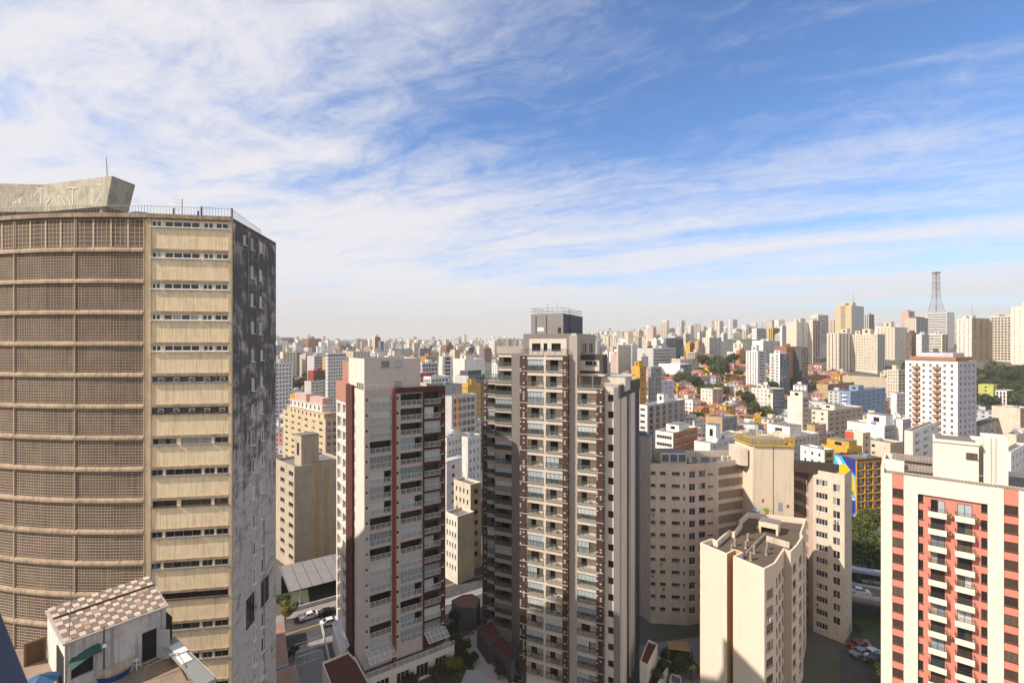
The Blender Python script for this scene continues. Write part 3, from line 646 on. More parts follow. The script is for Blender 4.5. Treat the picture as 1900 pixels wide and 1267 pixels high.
def make_slab():
    louv, grime = slab_mats()
    spand = plaster('peeling_cream_render', (.76, .62, .42), .30, .60, dirtcol=(.22, .15, .10), scale=3.2)
    beam = plaster('weathered_ledge', (.37, .28, .195), .75, .85, dirtcol=(.07, .055, .045), scale=1.8, bump=.3)
    bars = plaster('screen_bar', (.53, .42, .31), .35, .2, dirtcol=(.2, .14, .1))
    P1 = P(278, 0, 47.0); P0 = P(430, 0, 48.2); P2 = P(512, 0, 60.2)
    for q in (P1, P0, P2): q.z = 0
    ZR = 77.6; FH = 3.02; NF = 16
    t = thing('apartment_building', 'huge weathered concrete slab tower with curved brown screen front and sooty black gable', 'tower block', (P1.x-6, 54, 0))
    e = (P0-P1).normalized(); W1 = (P0-P1).length; n = nrm(e)
    eg = (P2-P0).normalized(); WG = (P2-P0).length
    curve = [P(px, 0, d) for px, d in ((-330, 72), (-280, 62), (-180, 54.5), (-70, 49.8), (-20, 48.6), (28, 47.75), (84, 47.15), (140, 46.85), (205, 46.8), (268, 46.95))]
    for q in curve: q.z = 0
    wins = Parts(t); wall = MB()
    s = lambda px: meet(px, P1, e)
    grp = [(281, 300), (305, 372), (377, 396), (400, 424)]
    rn = random.Random(4)
    z = ZR-0.5; A = P1
    wall.face([tuple(P1+V2(0, 0, z)), tuple(P0+V2(0, 0, z)), tuple(P0+V2(0, 0, ZR)), tuple(P1+V2(0, 0, ZR))], 0)
    for k in range(NF):
        Lz = ZR-0.5-FH*k
        j = 0 if k < 2 else rn.uniform(-3, 3)
        cols = [(s(a+(j if i not in (0,) else 0)), s(b+(j if i not in (3,) else 0))) for i, (a, b) in enumerate(grp)]
        if k in (5, 6, 12): cols = [(s(282), s(424))]
        if k in (7, 9): cols = [(s(283), s(328)), (s(336), s(392)), (s(398), s(424))]
        ops = grid(wall, A, e, 0, W1, Lz-FH, Lz, cols, [(Lz-.74, Lz-.16)], .22, 0, 1)
        for op in ops:
            w = op[1]-op[0]
            put_windows(wins, A, e, [op], .06, 'six' if w > 5 else ('four' if w > 2 else 'slide'), 'white' if k < 5 else ('grey' if k % 3 else 'brown'), None if k % 2 else 'dark', fw=.085 if k < 5 else .05)
    zl = ZR-0.5-FH*NF
    wall.face([tuple(P1), tuple(P0), tuple(P0+V2(0, 0, zl)), tuple(P1+V2(0, 0, zl))], 0)
    # back of the slab
    back = [q+V2(0.10*11, 11, 0) if i > 3 else q+V2(5, 10.5, 0) for i, q in enumerate(curve)]
    ring = back+[P2]
    for a, b in zip(ring[:-1], ring[1:]): wall.face([tuple(b), tuple(a), tuple(a+V2(0, 0, ZR)), tuple(b+V2(0, 0, ZR))], 0)
    wall.face([tuple(curve[0]), tuple(back[0]), tuple(back[0]+V2(0, 0, ZR)), tuple(curve[0]+V2(0, 0, ZR))], 0)
    wall.build('wall', [spand, beam], t)
    wins.flush('window')
    # pilasters of the plain bay, thin ledges under each strip window
    for px0, px1 in ((274.5, 281), (424.5, 430.4)):
        m = MB(); m.obox(P1+e*s(px0)+n*.10, e, -n, s(px1)-s(px0), .30, 0, ZR-.05); m.build('pilaster', [plaster('pilaster_render', (.58, .45, .30), .4, .5, scale=2)], t)
    for k in range(NF):
        Lz = ZR-0.5-FH*(k+1)
        m = MB(); m.obox(P1+e*s(281.2)+n*.12, e, -n, s(424.3)-s(281.2), .3, Lz-.07, Lz+.16); m.build('ledge', [beam], t)
    for k in (5, 6):
        Lz = ZR-0.5-FH*k
        for i in range(5):
            m = MB(); c = P1+e*(s(294)+i*(s(323)-s(294)))
            m.obox(c+n*.10, e, -n, .5, .3, Lz-.62, Lz-.3, 0); m.obox(c+n*.112+e*.06, e, -n, .38, .02, Lz-.57, Lz-.36, 1)
            m.build('air_conditioner', [plain('old_appliance_white', (.45, .42, .38)), frameM('dark')], t)
    # curved brown screens
    for si, (a, b) in enumerate(zip(curve[:-1], curve[1:])):
        if si in (5, 7): continue
        if si == 6 or si == 8: a = curve[si-1]
        mid = curve[si] if si in (6, 8) else None
        pl = [a]+([mid] if mid is not None else [])+[b]
        vis = si >= 3
        for k in range(NF if vis else 1):
            zt = ZR-.55-FH*k; zb = zt-FH if vis else 0
            bk = MB(); sc = MB(); lg = MB()
            for p, q in zip(pl[:-1], pl[1:]):
                d = (q-p).normalized(); L = (q-p).length; nn = nrm(d)
                bk.face([(p.x-nn.x*.01, p.y-nn.y*.01, zb), (q.x-nn.x*.01, q.y-nn.y*.01, zb), (q.x-nn.x*.01, q.y-nn.y*.01, zt), (p.x-nn.x*.01, p.y-nn.y*.01, zt)])
                if not vis: continue
                st = .27 if k else .40
                nv = max(1, int(L/st))
                for i in range(nv):
                    w = .024 if k else .04
                    if rn.random() < .06: continue
                    sc.obox(p+d*(L*i/nv)+nn*(.0+.01), d, -nn, w, .055, zb+.36, zt-.02)
                nh = int((zt-zb-.4)/st)
                for i in range(nh+1):
                    zz = zb+.42+i*(zt-zb-.5)/nh+rn.uniform(-.012, .012)
                    sc.obox(p+nn*.018, d, -nn, L, .04, zz, zz+(.028 if k else .04))
                if k == 0:
                    for fr in (.0, .5): sc.obox(p+d*L*fr+nn*.05, d, -nn, .16, .15, zb+.3, zt)
                # sloping drip ledge
                o0, o1 = .04, .20
                def at(r, off, zz): return (r.x+nn.x*off, r.y+nn.y*off, zz)
                lz0, lz1 = zb-.16, zb+.28
                lg.face([at(p, o1, lz0), at(q, o1, lz0), at(q, o1, lz0+.2), at(p, o1, lz0+.2)])
                lg.face([at(p, o1, lz0+.2), at(q, o1, lz0+.2), at(q, o0, lz1), at(p, o0, lz1)])
                lg.face([at(p, -.14, lz0), at(q, -.14, lz0), at(q, o1, lz0), at(p, o1, lz0)])
                lg.face([at(p, o1, lz0), at(p, o1, lz0+.2), at(p, o0, lz1), at(p, -.14, lz0)]); lg.face([at(q, o1, lz0), at(q, o1, lz0+.2), at(q, o0, lz1), at(q, -.14, lz0)])
                lg.face([at(p, o0, lz1), at(q, o0, lz1), at(q, -.14, lz1), at(p, -.14, lz1)])
            par = bk.build('screen_backing', [louv], t)
            if vis:
                sc.build('screen_grid', [bars], par); lg.build('drip_ledge', [beam], t)
        if vis:
            m = MB(); p = pl[-1]; d = (pl[-1]-pl[-2]).normalized(); nn = nrm(d)
            m.obox(p-d*.03+nn*.12, d, -nn, .06, .24, 20, ZR-.4); m.build('rib', [bars], t)
    # base of the curved part
    m = MB()
    for a, b in zip(curve[3:-1], curve[4:]): m.face([tuple(a), tuple(b), tuple(b+V2(0, 0, zl+.5)), tuple(a+V2(0, 0, zl+.5))])
    a = curve[-1]; m.face([tuple(a), tuple(P1), tuple(P1+V2(0, 0, ZR-.5)), tuple(a+V2(0, 0, ZR-.5))]); m.build('base_wall', [spand], t)
    # roof deck and fascia
    m = MB(); poly = curve+[P1, P0, P2]+back[::-1]
    m.prism(poly, ZR-.5, ZR-.1, 0, 1); m.build('roof', [beam, roofM()], t)
    m = MB()
    for a, b in zip((curve+[P1, P0])[:-1], (curve+[P1, P0])[1:]):
        d = (b-a).normalized(); nn = nrm(d); m.obox(a+nn*.28, d, -nn, (b-a).length, .5, ZR-.42, ZR-.02)
    m.build('fascia', [beam], t)
    # gable
    gz = [(453, 446, .5, 1.0), (467, 454, .5, 1.2), (484, 460, .5, 1.2), (467, 506, .55, 1.3), (483, 512, .55, 1.3), (467, 557, .5, 1.4), (483, 561, .5, 1.3), (468, 608, .5, 1.3), (483, 610, .5, 1.3), (468.5, 660, .55, 1.3), (485, 659, .55, 1.2), (469, 713, .6, 1.4), (485, 709, .5, 1.3), (469, 762, .5, 1.4), (485, 757, .5, 1.3), (469, 813, .6, 1.5), (486, 806, .5, 1.4), (469, 863, .6, 1.5), (486, 853, .55, 1.4), (470, 914, .55, 1.4), (486, 903, .55, 1.4), (470.5, 967, .55, 1.5), (486, 951, .55, 1.5), (471, 1017, .6, 1.5), (486, 1000, .6, 1.5), (471, 1068, .7, 1.7), (486, 1049, .7, 1.6), (464, 1132, 2.0, 3.2), (491, 1096, 2.2, 2.9), (471, 1173, .7, 1.7), (486, 1149, .7, 1.7), (471, 1219, .7, 1.8), (486, 1195, .8, 1.7), (486, 1243, .8, 1.7)]
    g = MB(); gw = Parts(t); colsets = {}
    ng = nrm(eg)
    lo = MB(); lo.face([tuple(P0), tuple(P2), tuple(P2+V2(0, 0, ZR-.06)), tuple(P0+V2(0, 0, ZR-.06))], 0)
    gwall = lo.build('gable_wall', [grime], t)
    for px, py, w, h in gz:
        sx = meet(px, P0, eg); p = P0+eg*sx; zc = ZA(py, p.y)
        me = win_mesh(w, h, 'one' if w < 1 else 'slide', 'white' if w < 1 else 'dark', 'blind' if (w < 1 and rn.random() < .6) else 'dark', fw=.07)
        q = p-eg*w/2+ng*.03; gw.add(me, V2(q.x, q.y, zc-h/2), math.atan2(eg.y, eg.x), 1)
    gw.flush('window')
    m = MB()
    for px, z0, z1 in ((489, 20, 45), (459, 70, 77), (478, 68.5, 77)):
        p = P0+eg*meet(px, P0, eg)+ng*.06; m.tube((p.x, p.y, z0), (p.x, p.y, z1), .06, 6)
    m.build('drain_pipe', [plain('pipe_grey', (.2, .19, .19))], t)
    # rooftop crown: slanted concrete tank house
    zb0, zt0 = 79.75, 83.0
    conc = plaster('mossy_concrete', (.45, .41, .32), .7, .6, dirtcol=(.10, .09, .065), scale=2.6, bump=1.0)
    def pz(px, d, z): q = P(px, 0, d); q.z = z; return q
    top = [pz(-170, 58, zt0), pz(0, 54.5, zt0), pz(81, 54.7, zt0-.05), pz(208, 52, zt0), pz(251, 54.8, zt0-.05), pz(180, 62, zt0), pz(-100, 64, zt0)]
    bot = [pz(-170, 58, zb0), pz(0, 54.2, zb0), pz(81, 54.2, zb0), pz(197, 52, zb0), pz(238, 54.8, zb0), pz(175, 61, zb0), pz(-100, 63, zb0)]
    m = MB(); kk = len(top)
    for i in range(kk): j = (i+1) % kk; m.face([bot[i], bot[j], top[j], top[i]])
    m.face(top); m.face(bot[::-1]); cr = m.build('tank_house', [conc], t)
    m = MB()
    for px, d in ((10, 55.2), (75, 55.2), (135, 54.4), (190, 52.6), (232, 54.9), (120, 60), (30, 61)):
        q = P(px, 0, d); m.cbox(q, Vector((1, 0, 0)), .3, .3, ZR-.15, zb0+.05)
    m.cbox(P(60, 0, 60), Vector((1, 0, 0)), 12, 2, ZR-.15, zb0+.02)
    m.build('tank_support', [conc], t)
    st = MB(); paint = plain('graffiti_paint', (.62, .60, .56), .8)
    def stroke(A3, B3, C3, x0, y0, x1, y1, w=.13):
        N = (B3-A3).cross(C3-A3).normalized()
        if N.y > 0: N = -N
        o = Vector((0, 0, EYE)); pts = []
        for x, y in ((x0, y0), (x1, y1)):
            r = Vector(((x/3.62-PX)/FOC, 1, -(y/3.62+270-PY)/FOC)); k = (A3-o).dot(N)/r.dot(N); pts.append(o+r*k+N*.012)
        d = (pts[1]-pts[0]).normalized(); sd = d.cross(N).normalized()*w/2
        st.face([pts[0]-sd, pts[0]+sd, pts[1]+sd, pts[1]-sd])
    for l in ((310, 400, 335, 350), (395, 340, 400, 398), (402, 345, 438, 398), (445, 340, 475, 400), (455, 285, 520, 285), (490, 287, 487, 398), (612, 290, 612, 396), (628, 290, 623, 396), (640, 393, 683, 320), (640, 262, 690, 262)):
        stroke(bot[2], bot[3], top[3], *l)
    for l in ((70, 320, 95, 388), (95, 340, 85, 393), (110, 350, 105, 393), (125, 340, 130, 393), (150, 320, 132, 393), (160, 280, 120, 310), (225, 340, 268, 297), (270, 290, 272, 395), (245, 288, 290, 288), (0, 300, 30, 280)):
        stroke(bot[1], bot[2], top[2], *l)
    st.build('graffiti', [paint], cr)
    # railings
    m = MB(); zr = ZR-.1
    pts = [pz(-60, 50.2, zr), pz(28, 48.3, zr), pz(140, 47.5, zr), pz(268, 47.6, zr), P0+V2(-.4, .5, zr), P2+V2(-.7, -2.2, zr)]
    railing(m, pts, 1.05, .28, .018); m.build('roof_railing', [plain('railing_grey', (.16, .16, .17), .5)], t)
    # things standing on that roof
    m = MB(); st_ = plain('dull_steel', (.25, .25, .26), .5, .5); c = pz(338, 49.5, zr)
    m.tube(c, c+V2(0, 0, 2.3), .04, 5)
    for h, w in ((2.1, 1.0), (1.75, 1.0), (1.1, 1.0)): m.tube(c+V2(-w, .1, h+.32), c+V2(.02, 0, h), .035, 5)
    o = m.build('television_aerial', [st_]); tag(o, 'three armed television aerial standing on the roof railing edge of the weathered slab tower', 'aerial')
    m = MB(); c = pz(199, 53.5, zt0); m.tube(c, c+V2(-.12, 0, 2.6), .03, 5); m.tube(c+V2(.1, 0, 0), c+V2(.05, 0, 1.9), .012, 4)
    o = m.build('whip_antenna', [plain('rusty_red', (.22, .07, .05))]); tag(o, 'thin reddish whip antenna on top of the slanted concrete tank house', 'antenna')
    for px, h, lb in ((322.5, 1.05, 'short dark post on the roof edge just left of the three armed aerial'), (368, .8, 'lowest of the dark posts on the slab tower roof edge, right of the aerial'), (374, 1.25, 'tall dark post on the roof edge right of the three armed aerial'), (430.5, 1.0, 'dark post at the roof corner above the sooty gable edge')):
        c = pz(px, 48.9 if px < 430 else 48.6, zr); m = MB(); m.lathe(c, [(.07, 0), (.07, h), (.09, h), (.09, h+.06), (0, h+.06)], 8)
        o = m.build('roof_post', [frameM('dark')]); tag(o, lb, 'post', 'dark posts along the slab tower roof')
    c = pz(266, 50.2, zr); m = MB(); m.lathe(c, [(0, 0), (1.05, 0), (1.15, .75), (1.2, .78), (1.1, .9), (.3, 1.02), (0, 1.03)], 20)
    o = m.build('water_tank', [plain('blue_tank', (.03, .13, .22), .45)]); tag(o, 'round blue water tank on the slab tower roof beside the slanted tank house', 'water tank')
make_slab()
# ------------------------------------------------------------------ rooftop terrace with the checkered hut, bottom left
def make_hut():
    ZF, ZT = 43.0, 46.5
    a, b, c, d = G(120, 1191, ZT), G(308, 1122, ZT), G(275, 1070, ZT), G(88, 1131, ZT)
    f = lambda px, py: G(px, py, ZF)
    terr = [f(-60, 1206), f(92, 1206), f(300, 1172), f(316, 1199), f(392, 1278), f(392, 1420), f(-60, 1420)]
    t = thing('apartment_building', 'older lower building whose roof terrace fills the bottom left corner', 'building', (-25, 30, 0))
    m = MB(); m.prism(terr, 0, ZF, 0, 1)
    m.build('wall', [plaster('old_grey_render', (.40, .36, .32), .5, .5), plaster('terrace_floor', (.27, .20, .15), .7, .1, dirtcol=(.08, .06, .05), scale=2)], t)
    m = MB(); q0, q1 = f(318, 1202), f(394, 1280); ed = (q1-q0).normalized(); en = Vector((ed.y, -ed.x, 0))
    m.obox(q0, ed, -en, (q1-q0).length, .22, ZF, ZF+.75); m.build('parapet', [plaster('old_grey_render', (.40, .36, .32))], t)
    m = MB(); m.obox(q0-en*.05+ed*.3, ed, en, (q1-q0).length, .9, ZF+.80, ZF+.84, 0); m.obox(q0-en*.12+ed*1.2, ed, en, 1.6, .7, ZF+.845, ZF+.9, 1); m.obox(q0+en*.1+ed*3.0, ed, en, 1.2, .6, ZF+.845, ZF+.92, 1)
    m.build('coping_sheet', [plain('galvanised_sheet', (.36, .37, .37), .45, .5), plain('white_sheet', (.62, .62, .60))], t)
    # hut
    h = thing('rooftop_hut', 'grimy white rooftop hut with brown and cream checkered tile roof', 'hut', (a.x, a.y, ZF))
    e = (b-a); e.z = 0; Wd = e.length; e.normalize(); n = nrm(e)
    A = V2(a.x, a.y); wm = plaster('shaded_dirty_white_wall', (.46, .44, .43), .75, .9, dirtcol=(.08, .075, .08), scale=1.8)  # shade and dirt painted into the front wall; sunlit sides get a lighter copy
    s = lambda px: meet(px, A, e)
    w = MB(); xw0, xw1, xd0, xd1 = s(132), s(174), s(263.5), s(292)
    zw0, zw1 = ZA(1256, (A+e*xw0).y), ZA(1211, (A+e*xw1).y); zd1 = ZA(1170, (A+e*xd1).y)
    ZE = ZT-.12
    grid(w, A, e, 0, xw0-.2, ZF, ZE, [], [], 0)
    grid(w, A, e, xw0-.2, xw1+.2, ZF, ZE, [(xw0, xw1)], [(ZF+1.0, ZF+2.35)], .2)
    grid(w, A, e, xw1+.2, xd0-.1, ZF, ZE, [], [], 0)
    grid(w, A, e, xd0-.1, xd1+.1, ZF, ZE, [(xd0, xd1)], [(ZF+.03, ZF+2.15)], .2)
    grid(w, A, e, xd1+.1, Wd, ZF, ZE, [], [], 0)
    pts = [a, d, c, b]
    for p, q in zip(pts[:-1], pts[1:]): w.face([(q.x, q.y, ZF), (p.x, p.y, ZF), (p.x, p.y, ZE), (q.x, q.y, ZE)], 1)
    # dark room behind the openings
    i0, i1 = A+e*.3-n*.25, A+e*(Wd-.3)-n*3
    w.obox(A+e*(xw0-.3)-n*.21, e, -n, xw1-xw0+.6, 2, ZF+.1, ZF+2.5, 2); w.obox(A+e*(xd0-.05)-n*.21, e, -n, 1.9, 2, ZF+.02, ZF+2.4, 2)
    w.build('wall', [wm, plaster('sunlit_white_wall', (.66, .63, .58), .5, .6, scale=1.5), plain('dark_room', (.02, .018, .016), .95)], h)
    # tiles
    tl = MB(); cream, brn = 0, 1
    nu, nv = 15, 9; rr = random.Random(5)
    for i in range(nu):
        for j in range(nv):
            u0, u1, v0, v1 = i/nu, (i+1)/nu, j/nv, (j+1)/nv
            dz = .0 if j < 6 else .10
            def pt(u, v): p = a.lerp(b, u).lerp(d.lerp(c, u), v); return Vector((p.x, p.y, ZT+dz+.03*(v if j < 6 else 1-v)))
            g = .006; lift = rr.uniform(0, .012)
            q = [pt(u0+g*.5, v0+g), pt(u1-g*.5, v0+g), pt(u1-g*.5, v1-g), pt(u0+g*.5, v1-g)]
            mi = (i+j) % 2 if rr.random() > .12 else 2
            tl.prism([(p.x, p.y) for p in q], q[0].z-.03, q[0].z+lift, mi)
    rf = tl.build('tile_roof', [plaster('cream_tile', (.56, .45, .35), .6, .3, scale=2), plaster('brown_tile', (.17, .125, .095), .6, .3, dirtcol=(.3, .25, .2), scale=2), plaster('rust_tile', (.36, .26, .19), .5, .3, scale=2)], h)
    m = MB(); q = [a-e*.12+n*.14, b+e*.12+n*.14, c+e*.12-n*.12, d-e*.12-n*.12]; m.prism([(p.x, p.y) for p in q], ZT-.14, ZT-.035); m.build('roof_slab', [plaster('old_grey_render', (.40, .36, .32))], h)
    m = MB(); p0 = a.lerp(d, 6/9.); p1 = b.lerp(c, 6/9.); m.tube((p0.x, p0.y, ZT+.08), (p1.x, p1.y, ZT+.08), .06, 6); m.build('gutter', [frameM('dark')], rf)
    m = MB(); hp = A+e*xd1; ld = (n+e*.55).normalized(); m.obox(hp, ld, Vector((ld.y, -ld.x, 0)), 1.0, .05, ZF+.05, ZF+2.1, 0)
    m.obox(hp+ld*.12-Vector((ld.y, -ld.x, 0))*.012, ld, Vector((ld.y, -ld.x, 0)), .76, .01, ZF+1.05, ZF+1.95, 1)
    for k in range(4): m.obox(hp+ld*.1-Vector((ld.y, -ld.x, 0))*.03, ld, Vector((ld.y, -ld.x, 0)), .8, .02, ZF+1.1+k*.24, ZF+1.14+k*.24, 0)
    m.build('door', [plain('grey_door_paint', (.34, .34, .35)), GD()], h)
    m = MB(); aw = A+e*(xw0-.15)+n*.5; k = 8
    for i in range(k):
        t0, t1 = i/k, (i+1)/k
        za, zb = ZF+2.2+.45*math.sin(t0*math.pi*.55), ZF+2.2+.45*math.sin(t1*math.pi*.55)
        p0, p1 = A+e*(xw0-.1+(xw1-xw0+.4)*t0), A+e*(xw0-.1+(xw1-xw0+.4)*t1)
        m.face([(p0.x+n.x*.55, p0.y+n.y*.55, za-.35), (p1.x+n.x*.55, p1.y+n.y*.55, zb-.35), (p1.x, p1.y, zb), (p0.x, p0.y, za)])
    ob = m.build('awning', [plain('dark_green_canvas', (.02, .075, .06), .7)], h); md = ob.modifiers.new('thick', 'SOLIDIFY'); md.thickness = .03
    m = MB(); lp = A+e*s(192)+n*.12; m.tube((lp.x, lp.y, ZF+.9), (lp.x, lp.y, ZT+.15), .035, 6); m.lathe((lp.x+n.x*.1, lp.y+n.y*.1, ZT-1.15), [(0, 0), (.15, .02), (.12, .12), (.04, .2), (0, .2)], 10, 1)
    m.build('wall_lamp', [frameM('dark'), plain('lamp_white', (.7, .7, .68))], h)
    m = MB()
    for px, py, hh in ((130, 1150, 3.0), (128, 1185, 2.6), (285, 1086, 2.4)):
        p = G(px, py, ZT); m.tube((p.x, p.y, ZT-.05), (p.x+.1, p.y, ZT+hh*.8), .02, 4)
    for k in range(5): p = G(130, 1150, ZT); m.tube((p.x-.5+.05*k, p.y, ZT+1.2+.25*k), (p.x+.6-.05*k, p.y, ZT+1.25+.25*k), .012, 4)
    m.build('aerial', [plain('dull_steel', (.25, .25, .26), .5, .5)], h)
    # loose things on the terrace
    c0 = f(252, 1240)
    m = MB()
    for dx in (-.17, .17):
        for dy in (-.14, .14): m.tube((c0.x+dx*1.3, c0.y+dy*1.3, ZF), (c0.x+dx*.7, c0.y+dy*.7, ZF+.6), .022, 6)
    m.cbox(c0, Vector((1, .2, 0)), .36, .3, ZF+.58, ZF+.63); m.cbox(c0, Vector((1, .2, 0)), .36, .03, ZF+.25, ZF+.29)
    tag(m.build('step_stool', [plain('stool_white', (.72, .70, .66))]), 'small white step stool on the terrace left of the hut door', 'stool')
    c0 = f(210, 1250); m = MB(); m.lathe(c0, [(0, 0), (.95, 0), (1.05, .35), (1.1, .38), (1.0, .36), (.92, .12), (0, .1)], 24)
    tag(m.build('paddling_pool', [plain('pool_blue', (.02, .055, .19), .5)]), 'round blue plastic pool on the terrace in front of the hut', 'pool')
    c0 = f(74, 1296); m = MB(); k = 10
    for i in range(k):
        t0, t1 = 2*math.pi*i/k, 2*math.pi*(i+1)/k; r = .95
        m.face([(c0.x+r*math.cos(t0), c0.y+r*math.sin(t0), ZF+1.1), (c0.x+r*math.cos(t1), c0.y+r*math.sin(t1), ZF+1.1), (c0.x, c0.y, ZF+1.5)], i % 2)
    u = thing('parasol', 'open blue parasol on the terrace left of the checkered hut', 'parasol', (c0.x, c0.y, ZF))
    ob = m.build('canopy', [plain('parasol_blue', (.02, .07, .16), .7), plain('parasol_pale_blue', (.04, .11, .22), .7)], u); md = ob.modifiers.new('thick', 'SOLIDIFY'); md.thickness = .015
    m = MB(); m.tube((c0.x, c0.y, ZF), (c0.x, c0.y, ZF+1.6), .025, 6); m.lathe((c0.x, c0.y, ZF), [(.3, 0), (.3, .06), (.05, .1), (0, .1)], 12); m.build('pole', [frameM('grey')], u)
    m = MB(); p0, p1 = f(196, 1268), f(247, 1243); dd = (p1-p0).normalized(); m.obox(p0, dd, Vector((-dd.y, dd.x, 0)), (p1-p0).length, .35, ZF, ZF+.8); m.obox(p0-Vector((-dd.y, dd.x, 0))*.04-dd*.04, dd, Vector((-dd.y, dd.x, 0)), (p1-p0).length+.08, .43, ZF+.80, ZF+.86)
    tag(m.build('low_wall', [plaster('sandy_render', (.50, .40, .29), .5, .4)]), 'low sandy wall on the terrace in front of the blue pool', 'wall')
    for px, py, hh, lb in ((181, 1262, 1.6, 'taller dark pipe stub rising left of the low sandy wall'), (189, 1262, 1.2, 'shorter dark pipe stub rising left of the low sandy wall')):
        p = f(px, py); m = MB(); m.lathe(p, [(.06, 0), (.06, hh), (.085, hh), (.085, hh+.08), (0, hh+.1)], 10); tag(m.build('vent_pipe', [frameM('dark')]), lb, 'pipe', 'pipe stubs on the terrace')
    p0, p1 = f(44, 1238), f(60, 1232); m = MB(); dd = (p1-p0).normalized(); nn_ = Vector((-dd.y, dd.x, 0))
    m.obox(p0, dd, nn_, .12, .12, ZF, ZF+1.6); m.obox(p0+dd*1.0, dd, nn_, .12, .12, ZF, ZF+1.6); m.obox(p0+dd*.12, dd, nn_, .88, .12, ZF+1.48, ZF+1.6); m.obox(p0+dd*.12+nn_*.05, dd, nn_, .88, .04, ZF, ZF+1.48, 1)
    tag(m.build('wooden_gate', [plain('old_brown_wood', (.20, .11, .06), .8), plain('dark_plank', (.09, .05, .03), .8)]), 'weathered brown wooden gate frame left of the checkered hut', 'gate')
    p = f(310, 1208); m = MB(); m.lathe(p, [(.28, 0), (.30, .5), (.25, .55), (0, .56)], 14); tag(m.build('barrel', [plain('barrel_dark', (.05, .055, .055))]), 'dark round barrel beside the open hut door', 'barrel')
    p0, p1 = f(270, 1262), f(330, 1235); m = MB(); railing(m, [p0, p1, f(345, 1262)], .9, 1.2, .025, True); tag(m.build('terrace_railing', [plain('rusty_rail', (.17, .12, .09))]), 'rusty low railing on the terrace right of the sandy wall', 'railing')
make_hut()
def make_window_bar():
    m = MB(); A = P(-6, 1096, 1.25); B = P(64, 1272, 1.25); d = (B-A).normalized(); A = A-d*.35; B = B+d*.3
    sd = Vector((-d.z, 0, d.x)); sd = sd if sd.x < 0 else -sd
    w = .30; prof = [(0, -.012), (.012, 0), (w, 0), (w, -.09), (.012, -.09), (0, -.078)]
    for i in range(6):
        (s0, t0), (s1, t1) = prof[i], prof[(i+1) % 6]
        m.face([A+sd*s0+Vector((0, t0, 0)), B+sd*s0+Vector((0, t0, 0)), B+sd*s1+Vector((0, t1, 0)), A+sd*s1+Vector((0, t1, 0))])
    m.face([A+sd*s+Vector((0, q, 0)) for s, q in prof]); m.face([B+sd*s+Vector((0, q, 0)) for s, q in prof])
    tag(m.build('window_frame', [plain('blue_grey_enamel', (.055, .065, .105), .4)]), 'dark blue metal frame edge slanting across the very bottom left corner', 'window frame')
make_window_bar()
# ------------------------------------------------------------------ brown and pale balcony tower (centre left)
def rail_mesh(w, h=1.05, col='white', panel='frosted_panel', n=None, name='railing'):
    key = ('rail', round(w, 2), h, col, panel)
    if key in WM: return WM[key]
    m = MB(); e = Vector((1, 0, 0)); k = Vector((0, 1, 0)); n = n or max(2, round(w/1.1))
    m.obox((0, -.05, 0), e, k, w, .06, h-.06, h, 0); m.obox((0, -.05, 0), e, k, w, .06, 0, .05, 0)
    for i in range(n+1): m.obox((w*i/n-(.025 if 0 < i < n else (.05 if i else 0)), -.048, 0), e, k, .05, .05, .05, h-.06, 0)
    m.face([(0, -.02, .05), (w, -.02, .05), (w, -.02, h-.06), (0, -.02, h-.06)], 1)
    pm = {'frosted_panel': lambda: clear_panel('frosted_rail', (.42, .45, .46), .30), 'smoked_panel': lambda: clear_panel('smoked_panel', (.13, .165, .16), .36)}[panel]()
    WM[key] = m.mesh(name, [frameM(col), pm]); return WM[key]
def clear_panel(name, col, alpha):
    if name in MATS: return MATS[name]
    m, nt, b = new_mat(name); b.inputs['Base Color'].default_value = col+(1,); b.inputs['Roughness'].default_value = .06; b.inputs['Specular IOR Level'].default_value = .7
    b.inputs['Alpha'].default_value = alpha; MATS[name] = m; return m
def blind_mesh(w, h, kind, frame='white'):
    """glass curtain closing a balcony, with blinds behind the panes"""
    key = ('blind', round(w, 2), round(h, 2), kind, frame)
    if key in WM: return WM[key]
    m = MB(); e = Vector((1, 0, 0)); k = Vector((0, 1, 0)); n = max(2, round(w/.75))
    for i in range(n):
        xa, xb = w*i/n, w*(i+1)/n
        if kind == 'half' and i >= n*.6: continue
        if kind == 'top': zs = [(h*.45, h)]
        else: zs = [(0, h)]
        for z0, z1 in zs: m.face([(xa, .04, z0), (xb, .04, z0), (xb, .04, z1), (xa, .04, z1)], 1)
        m.obox((xa-.015, 0, 0), e, k, .03, .03, 0, h, 0)
    m.obox((0, 0, h-.05), e, k, w, .05, h-.05, h, 0)
    if kind in ('top',): m.obox((0, .0, 0), e, k, w, .04, h*.43, h*.45, 0)
    WM[key] = m.mesh('glass_enclosure', [frameM(frame), GW()]); return WM[key]
